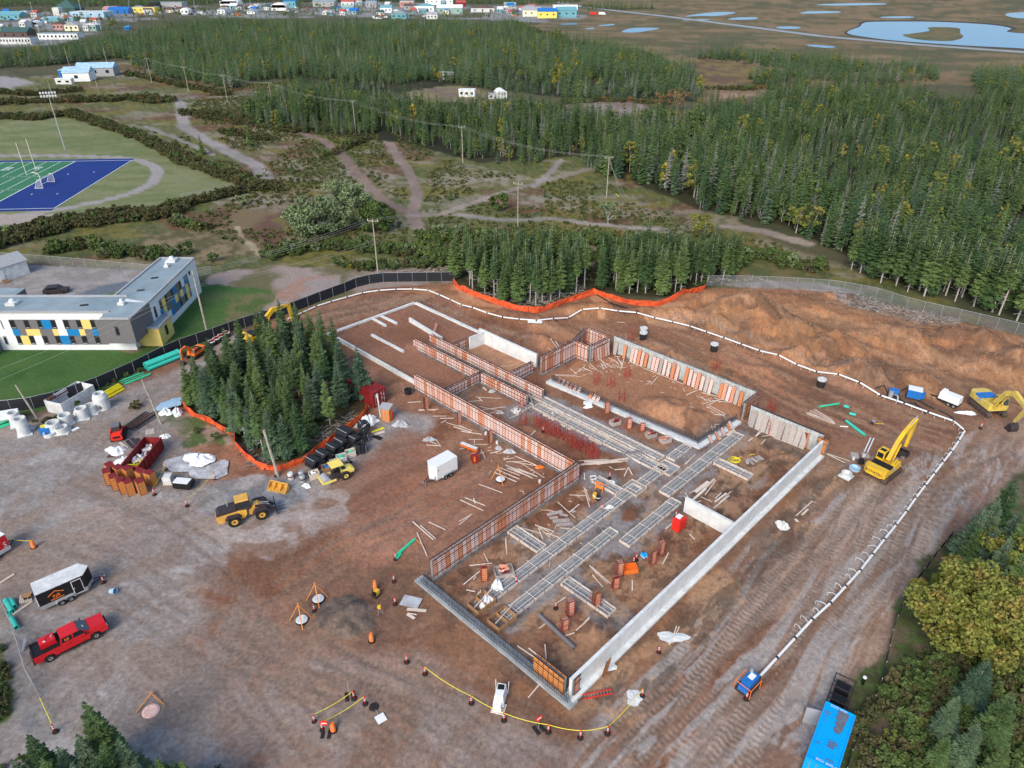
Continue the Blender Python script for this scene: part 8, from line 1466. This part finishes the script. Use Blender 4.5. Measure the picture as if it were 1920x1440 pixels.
sign(612,1376, 'red octagonal sign on twin rubber feet beside the orange drum','red_plastic','o'); sign(1010,1367, 'small red sign on a black base along the rope','red_plastic','o', rz=.6); sign(656,1306, 'grey sign seen edge-on beside the traffic posts','galv','s', rz=.3); sign(701,1326, 'white square sign lying on its back','white','s', True, R(-55))
def tripod(px, py, label, lid='concrete', legs=3):
    o = thing('tripod_marker', label, 'tripod', on(px, py)); ap = Vector((-.15,.35,1.9))
    for k in range(legs):
        f = ((-1.15,-.1,0),(1.05,.25,0),(.45,-1.25,0))[k]; MB().beam(f, ap + (ap - Vector(f)) * .06,.1,.05).build('leg','wood_orange', o)
    m_ = thing('manhole','round concrete lid under the ' + label, 'manhole', on(px, py),0); MB().cyl((.1,-.1,0),(.1,-.1,.25),.62, n=18).build('collar','black', m_); MB().cyl((.1,-.1,.25),(.1,-.1,.30),.6,.55,18).build('cover', lid, m_)
tripod(596,1124, 'orange timber tripod beside the gravel heap, right one'); tripod(565,1163, 'orange timber tripod beside the gravel heap, left one'); tripod(937,900, 'orange timber tripod among the boards','white')
m_ = thing('manhole','concrete lid with orange paint near the lower left spruces','manhole', on(283,1333)); MB().lathe([(.01,.12),(.55,.12),(.75,.02),(.75,0)],18).build('cover','panel_pale', m_); o = thing('marker_boards','pair of crossed orange boards at the painted lid','boards', on(277,1318)); MB().beam((-.55,-1.0,.05),(.1,.9,.35),.1,.05).build('board','wood_orange', o); MB().beam((-.1,.85,.3),(1.6,-.2,.05),.1,.05).build('board','wood_orange', o)
m_ = thing('manhole','white tank lid in the bay below the corridor','manhole', on(970,772)); MB().lathe([(.01,.3),(.55,.3),(.65,.1),(.65,0)],18).build('cover','white', m_); MB().cyl((.15,.1,.28),(.15,.1,.42),.14, n=10).build('cap','steel_dark', m_)
# yellow plate compactor and small gear
o = thing('plate_compactor','yellow and black plate compactor by the dark gravel heap','compactor', on(706,1118), R(60)); MB().box((0,0,.12),(.9,.6,.12)).build('plate','steel_dark', o); MB().box((.1,0,.5),(.5,.45,.5)).build('engine','yellow', o); MB().box((-.2,0,.55),(.35,.4,.35)).build('tank','black', o); MB().tube([(-.3,-.2,.5),(-.9,-.2,1.0),(-.9,.2,1.0),(-.3,.2,.5)],.03,5).build('handle','black', o)
o = thing('laser_level','small yellow survey instrument standing right of the gravel heap','survey tool', on(713,1152)); [MB().cyl((math.cos(a_) * .35, math.sin(a_) * .35,0),(0,0,.8),.02, n=4).build('leg','galv', o) for a_ in (0,2.1,4.2)]; MB().box((0,0,.95),(.3,.3,.3)).build('head','yellow', o); MB().box((-.17,0,1.0),(.06,.12,.12)).build('knob','yellow', o)
boards(400,1000,4.8,[(1690,600,1870,640,1.4)], 'dull green sheet lying by the front footing', None, 'tarp_grey')
# white machine on its pallet
pallet(935,1330, R(75),'pallet under the white tarped machine'); o = thing('tarped_machine','white tarp-wrapped machine on a pallet by the rope','machine', on(938,1312), R(78)); MB().box((0,0,.75),(1.6,1.0,1.1), top=(.8,.75,.1,0)).build('wrap','white', o); MB().box((.35,0,1.32),(.5,.6,.06),.1).build('opening','black', o); MB().box((-1.0,0,.45),(.7,.8,.7), top=(.8,.8,0,0)).build('hopper','white', o)
for y in (-.55,.55): MB().cyl((.7, y, .2),(.9, y * 1.1,1.5),.035, n=5).build('strut','white_dirty', o)
# ladders
def ladder(px0, py0, px1, py1, mt, label, z=.1):
    a, b = on(px0, py0, z), on(px1, py1, z); d = b - a; L = d.length; o = thing('ladder', label, 'ladder', a, math.atan2(d.y, d.x))
    for y in (-.22,.22): MB().box((L / 2, y, 0),(L, .06,.1)).build('rail', mt, o)
    for x in np.arange(.2, L, .3): MB().cyl((x, -.22,0),(x, .22,0),.022, n=5).build('rung','galv', o)
ladder(1093,1308,1148,1297, 'red_plastic','red extension ladder lying beside the near corner'); ladder(812,636,819,612, 'red_plastic','red and white ladder leaning by the low beam', .6)
o = thing('step_ladder','aluminium step ladder behind the red pickup','ladder', on(52,1215), head(72,1237,203,1172)); 
for k in range(4): MB().box((-.3 + k * .12,0,.25 + k * .25),(.25,.5,.04)).build('step','galv', o)
for y in (-.26,.26): MB().beam((-.5, y, 0),(.2, y, 1.2),.05,.05).build('rail','galv', o); MB().beam((.7, y, 0),(.2, y, 1.2),.05,.05).build('rear_leg','galv', o)
o = thing('step_stool','white step stool in the front left bay','stool', on(1112,900), R(10)); [MB().box((0,-.2 + k * .25,.3 + k * .3),(.7,.22,.04)).build('step','white', o) for k in range(2)]; [MB().beam((x, -.4,0),(x, .15,.65),.04,.04).build('rail','white', o) for x in (-.35,.35)]; [MB().beam((x, .35,0),(x, .15,.65),.04,.04).build('rear_leg','white', o) for x in (-.35,.35)]
# red tank, jugs, compactor group, misc
o = thing('job_box','bright red double-door job box above the long right wall','job box', on(1272,990), BA); MB().box((-.4,0,.85),(.75,1.0,1.6)).build('cabinet','red_plastic', o); MB().box((.4,0,.75),(.75,1.0,1.4)).build('cabinet','red_plastic', o); [MB().box((x, -.52,.8),(.6,.03,1.2)).build('door','red_plastic', o) for x in (-.4,.4)]; MB().box((0,.1,1.72),(.7,.6,.12)).build('white_lid','white', o)
for k in range(5): o = thing('water_jug','blue and white jug in the cluster by the racks','jug', on(1203 + k * 2.2,1042 + (k % 3) * 2),0, 'blue jugs'); MB().lathe([(.01,0),(.16,0),(.16,.34),(.06,.46),(.06,.5),(.01,.5)],10).build('body','blue_box', o); MB().lathe([(.165,.1),(.165,.22)],10).build('label','white', o)
o = thing('work_table','orange folding sawhorse in the front left bay','sawhorse', on(1124,918), R(60))
for y in (-.5,.5):
    for sg in (-1,1): MB().beam((sg * .3, y, 0),(0, y * .9,1.0),.08,.06).build('leg','orange', o)
MB().box((0,0,1.0),(.2,1.3,.12)).build('beam','orange', o); MB().box((-.2,0,.55),(.04,1.0,.35), ry=.28).build('panel','orange', o)
for px, py, m1, lb in ((1115,933, 'yellow','yellow drum beside the orange sawhorse'),(1121,937, 'black_plastic','black drum with a white band beside the orange sawhorse')): o = thing('drum', lb, 'drum', on(px, py)); MB().lathe([(.01,0),(.26,0),(.3,.35),(.26,.7),(.01,.7)],14).build('shell', m1, o); MB().lathe([(.305,.38),(.3,.5)],14).build('band','white', o)
o = thing('form_cart','orange-framed bench stacked with white planks on the red dirt','bench', on(880,845), head(862,836,898,850)); MB().box((0,0,.85),(2.6,.45,.12)).build('plank_stack','white_dirty', o); MB().box((0,0,.5),(2.7,.5,.08)).build('beam','orange', o)
for x in (-1.1,0,1.1): MB().box((x, -.22,.4),(.08,.06,.8)).build('leg','orange', o); MB().box((x, .22,.4),(.08,.06,.8)).build('leg','orange', o)
o = thing('mesh_cage','dark red wire cage with an orange jacket on it','cage', on(891,865), R(20)); s = MB()
for k in range(5):
    s.cyl((-.5 + k * .25,-.4,0),(-.5 + k * .25,-.4,1.2),.025, n=4); s.cyl((-.5 + k * .25,.4,0),(-.5 + k * .25,.4,1.2),.025, n=4); s.cyl((-.5,-.4, k * .3),(.5,-.4, k * .3),.025, n=4); s.cyl((-.5,.4, k * .3),(.5,.4, k * .3),.025, n=4)
s.build('wire','steel_red', o); MB().box((0,0,.5),(.9,.7,.9)).build('load','red_dark', o); MB().box((-.2,-.43,.7),(.3,.05,.8), top=(.6,1,0,0)).build('jacket','orange', o)
blob('bag','orange cloth dropped by the scattered boards','cloth', 1011,877,.5,.35,.25, 'orange', 90)
pipe_between('drain_strip','dark', (1010,1155),(1077,1218),.22, 'grey_paint'); tag(COL.objects[-1], 'long dark grey drain strip in the front right bay','strip')
blob('bucket_tipped','grey wheelbarrow tray tipped over by the pale sticks','wheelbarrow', 805,825,.8,.5,.35, 'grey_light', 91); boards(540,760,5.333,[(1355,335,1490,395),(1480,345,1530,420),(1375,400,1535,412)], 'orange-tipped stick beside the tipped wheelbarrow','sticks by the wheelbarrow')
o = thing('bucket','blue-grey bucket lying in front of the black trailer','bucket', on(209,1112), R(-10)); q = MB(); q.lathe([(.01,0),(.26,0),(.34,.6),(.31,.6),(.24,.04)],14); q = q.build('pail','blue_tin', o, (0,0,.32)); q.rotation_euler = (0, R(80),0); MB().tube([(.5,-.3,.3),(.6,0,.05),(.5,.3,.3)],.015,4).build('handle','galv', o)
for px, py, lb in ((911,815, 'white bucket against the long formwork wall, upper'),(932,832, 'white bucket against the long formwork wall, lower'),(1012,905, 'white bucket at the foot of the front formwork wall'),(1036,778, 'white bucket on the footing form'),(1600,862, 'white bucket on the steel plate behind the excavator'),(1619,857, 'white ball-shaped float by the excavator')): o = thing('bucket', lb, 'bucket', on(px, py)); MB().lathe([(.01,0),(.15,0),(.18,.4),(.16,.4),(.13,.05)],12).build('pail','white', o); MB().lathe([(.01,.41),(.19,.41),(.19,.37)],12).build('lid','white_dirty', o)
boards(1500,760,4.571,[(425,425,510,440,1.4),(530,430,590,440,1.2)], 'grey steel plate behind the yellow excavator','steel plates','ply_grey')
o = thing('boundary_post','white-capped black vent pipe near the blue container','vent pipe', on(1617,1283)); MB().cyl((0,0,0),(0,0,.9),.14, n=10).build('pipe','black', o); MB().cyl((0,0,.9),(0,0,1.0),.17, n=10).build('cap','white', o)
o = thing('survey_rod','yellow tool with wheels on the back track by the teal pipe','tool', on(1640,797), R(-60)); MB().cyl((0,0,.3),(1.2,0,.9),.07, n=6).build('shaft','yellow', o); [MB().cyl((-.3, y, .25),(-.3, y + .1,.25),.25, n=10).build('wheel','steel_dark', o) for y in (-.3,.25)]; MB().box((-.3,0,.4),(.4,.4,.3)).build('motor','galv', o)
for a in ((1003,613, 'white wrapped pipe end at the bend of the header pipe', 2.6),(1102,758, 'white plywood sheet by the rebar footing', 1.3)): p = on(a[0], a[1],.1); tag(MB().box((0,0,.12),(a[3],.8,.12), R(-5)).build('white_sheet','white', None, p), a[2], 'sheet')
pipe_between('steel_prop','x', (1560,725),(1500,712),.06, 'steel_brown'); tag(COL.objects[-1], 'rusty rod by the manhole pipe nearest the end wall','rod')
boards(900,1160,4.8,[(440,710,655,450,.12)], 'long pale prop leaning at the near corner formwork', None); boards(900,1160,4.8,[(585,245,600,425,.12)], 'pale stick inside the near corner', None); boards(900,1160,4.8,[(335,250,560,400),(430,265,548,360)], 'thin form batten along the front footing rebar','battens along the front footing')
# stones, clods and brush on the bare ground: nobody could count them
V, F = [],[]
def stones(poly, n, r0, r1, seed):
    Pq = pts(poly); rs = np.random.RandomState(seed); x0, y0 = Pq.min(0); x1, y1 = Pq.max(0); X = rs.uniform(x0, x1, n * 3); Y = rs.uniform(y0, y1, n * 3); k = inside(X, Y, Pq); X, Y = X[k][:n], Y[k][:n]; Z = terr(X, Y); Rr = rs.uniform(r0, r1, len(X)) * rs.uniform(.4,1, len(X))
    for x, y, z, r in zip(X, Y, Z, Rr):
        a = rs.uniform(0,6.28); b = len(V); e = rs.uniform(.6,1.4,5)
        for i in range(4): V.append((x + r * e[i] * math.cos(a + i * 1.57), y + r * e[i] * math.sin(a + i * 1.57), z - .03))
        V.append((x + r * .2, y, z + r * .7 * e[4])); F.extend([(b, b + 1, b + 4),(b + 1, b + 2, b + 4),(b + 2, b + 3, b + 4),(b + 3, b, b + 4)])
stones([(1300,548),(1500,548),(1780,602),(1920,660),(1900,740),(1650,720),(1430,660),(1200,600)],5200,.06,.26,1); stones([(560,600),(800,560),(1000,620),(1300,640),(1600,760),(1780,850),(1400,1300),(1100,1440),(500,1440),(300,1200),(600,950),(900,900)],9000,.03,.12,2); stones([(0,800),(340,700),(340,900),(600,900),(300,1440),(0,1440)],4200,.025,.09,3)
q = link('clods', to_mesh('clods', V, F, 'clod') if mat('clod', (.20,.125,.085),.95,.3,.4, c2=(.30,.19,.12)) else None); tag(q, 'loose clods and stones strewn over the bare soil','clods', kind='stuff')
V, F = [],[]; rs = random.Random(9)
def brush(poly, n, seed):
    for x, y in scatter(poly, n, seed):
        for k in range(5):
            a = rs.uniform(0,6.28); l = rs.uniform(.4,1.6); z = tz(x, y) if rs.random() < .2 else 0.0; b = len(V); dx, dy = math.cos(a) * l, math.sin(a) * l; ox_, oy_ = rs.uniform(-.5,.5), rs.uniform(-.5,.5); V.extend([(x + ox_, y + oy_, z + .05),(x + ox_ + dx, y + oy_ + dy, z + rs.uniform(.05,.5)),(x + ox_ + dx * .98 - dy * .04, y + oy_ + dy * .98 + dx * .04, z + rs.uniform(.05,.5)),(x + ox_ - .05, y + oy_ + .05, z + .12)]); F.append((b, b + 1, b + 2, b + 3))
brush([(1530,548),(1610,555),(1690,577),(1800,602),(1780,612),(1690,598),(1600,575)],.9,1); brush([(445,832),(470,852),(520,876),(480,874)],.5,2); brush([(560,820),(640,790),(680,770),(600,835)],1.0,3); brush([(870,545),(1000,582),(1100,550),(1090,535),(990,560)],1.1,4); brush([(680,505),(800,490),(850,510),(760,515)],1.4,5); brush([(1330,535),(1440,525),(1420,518),(1340,525)],1.4,6)
tag(link('brushwood', to_mesh('brushwood', V, F, 'bark')),'grey brushwood and dead branches along the cleared edges','brushwood', kind='stuff')

# look-alikes that share a label: say which one, counted from the left of the view
bpy.context.view_layer.update(); same = {}
for ob in COL.objects:
    if ob.parent is None and ob.get('label') and ob.get('group'): same.setdefault(ob['label'],[]).append(ob)
for lb, obs in same.items():
    if len(obs) > 1 and len(lb.split()) <= 13:
        for i, ob in enumerate(sorted(obs, key=lambda q: pxof(q.matrix_world.translation)[0])): ob['label'] = lb + ', %s from left' % ordn(i + 1)
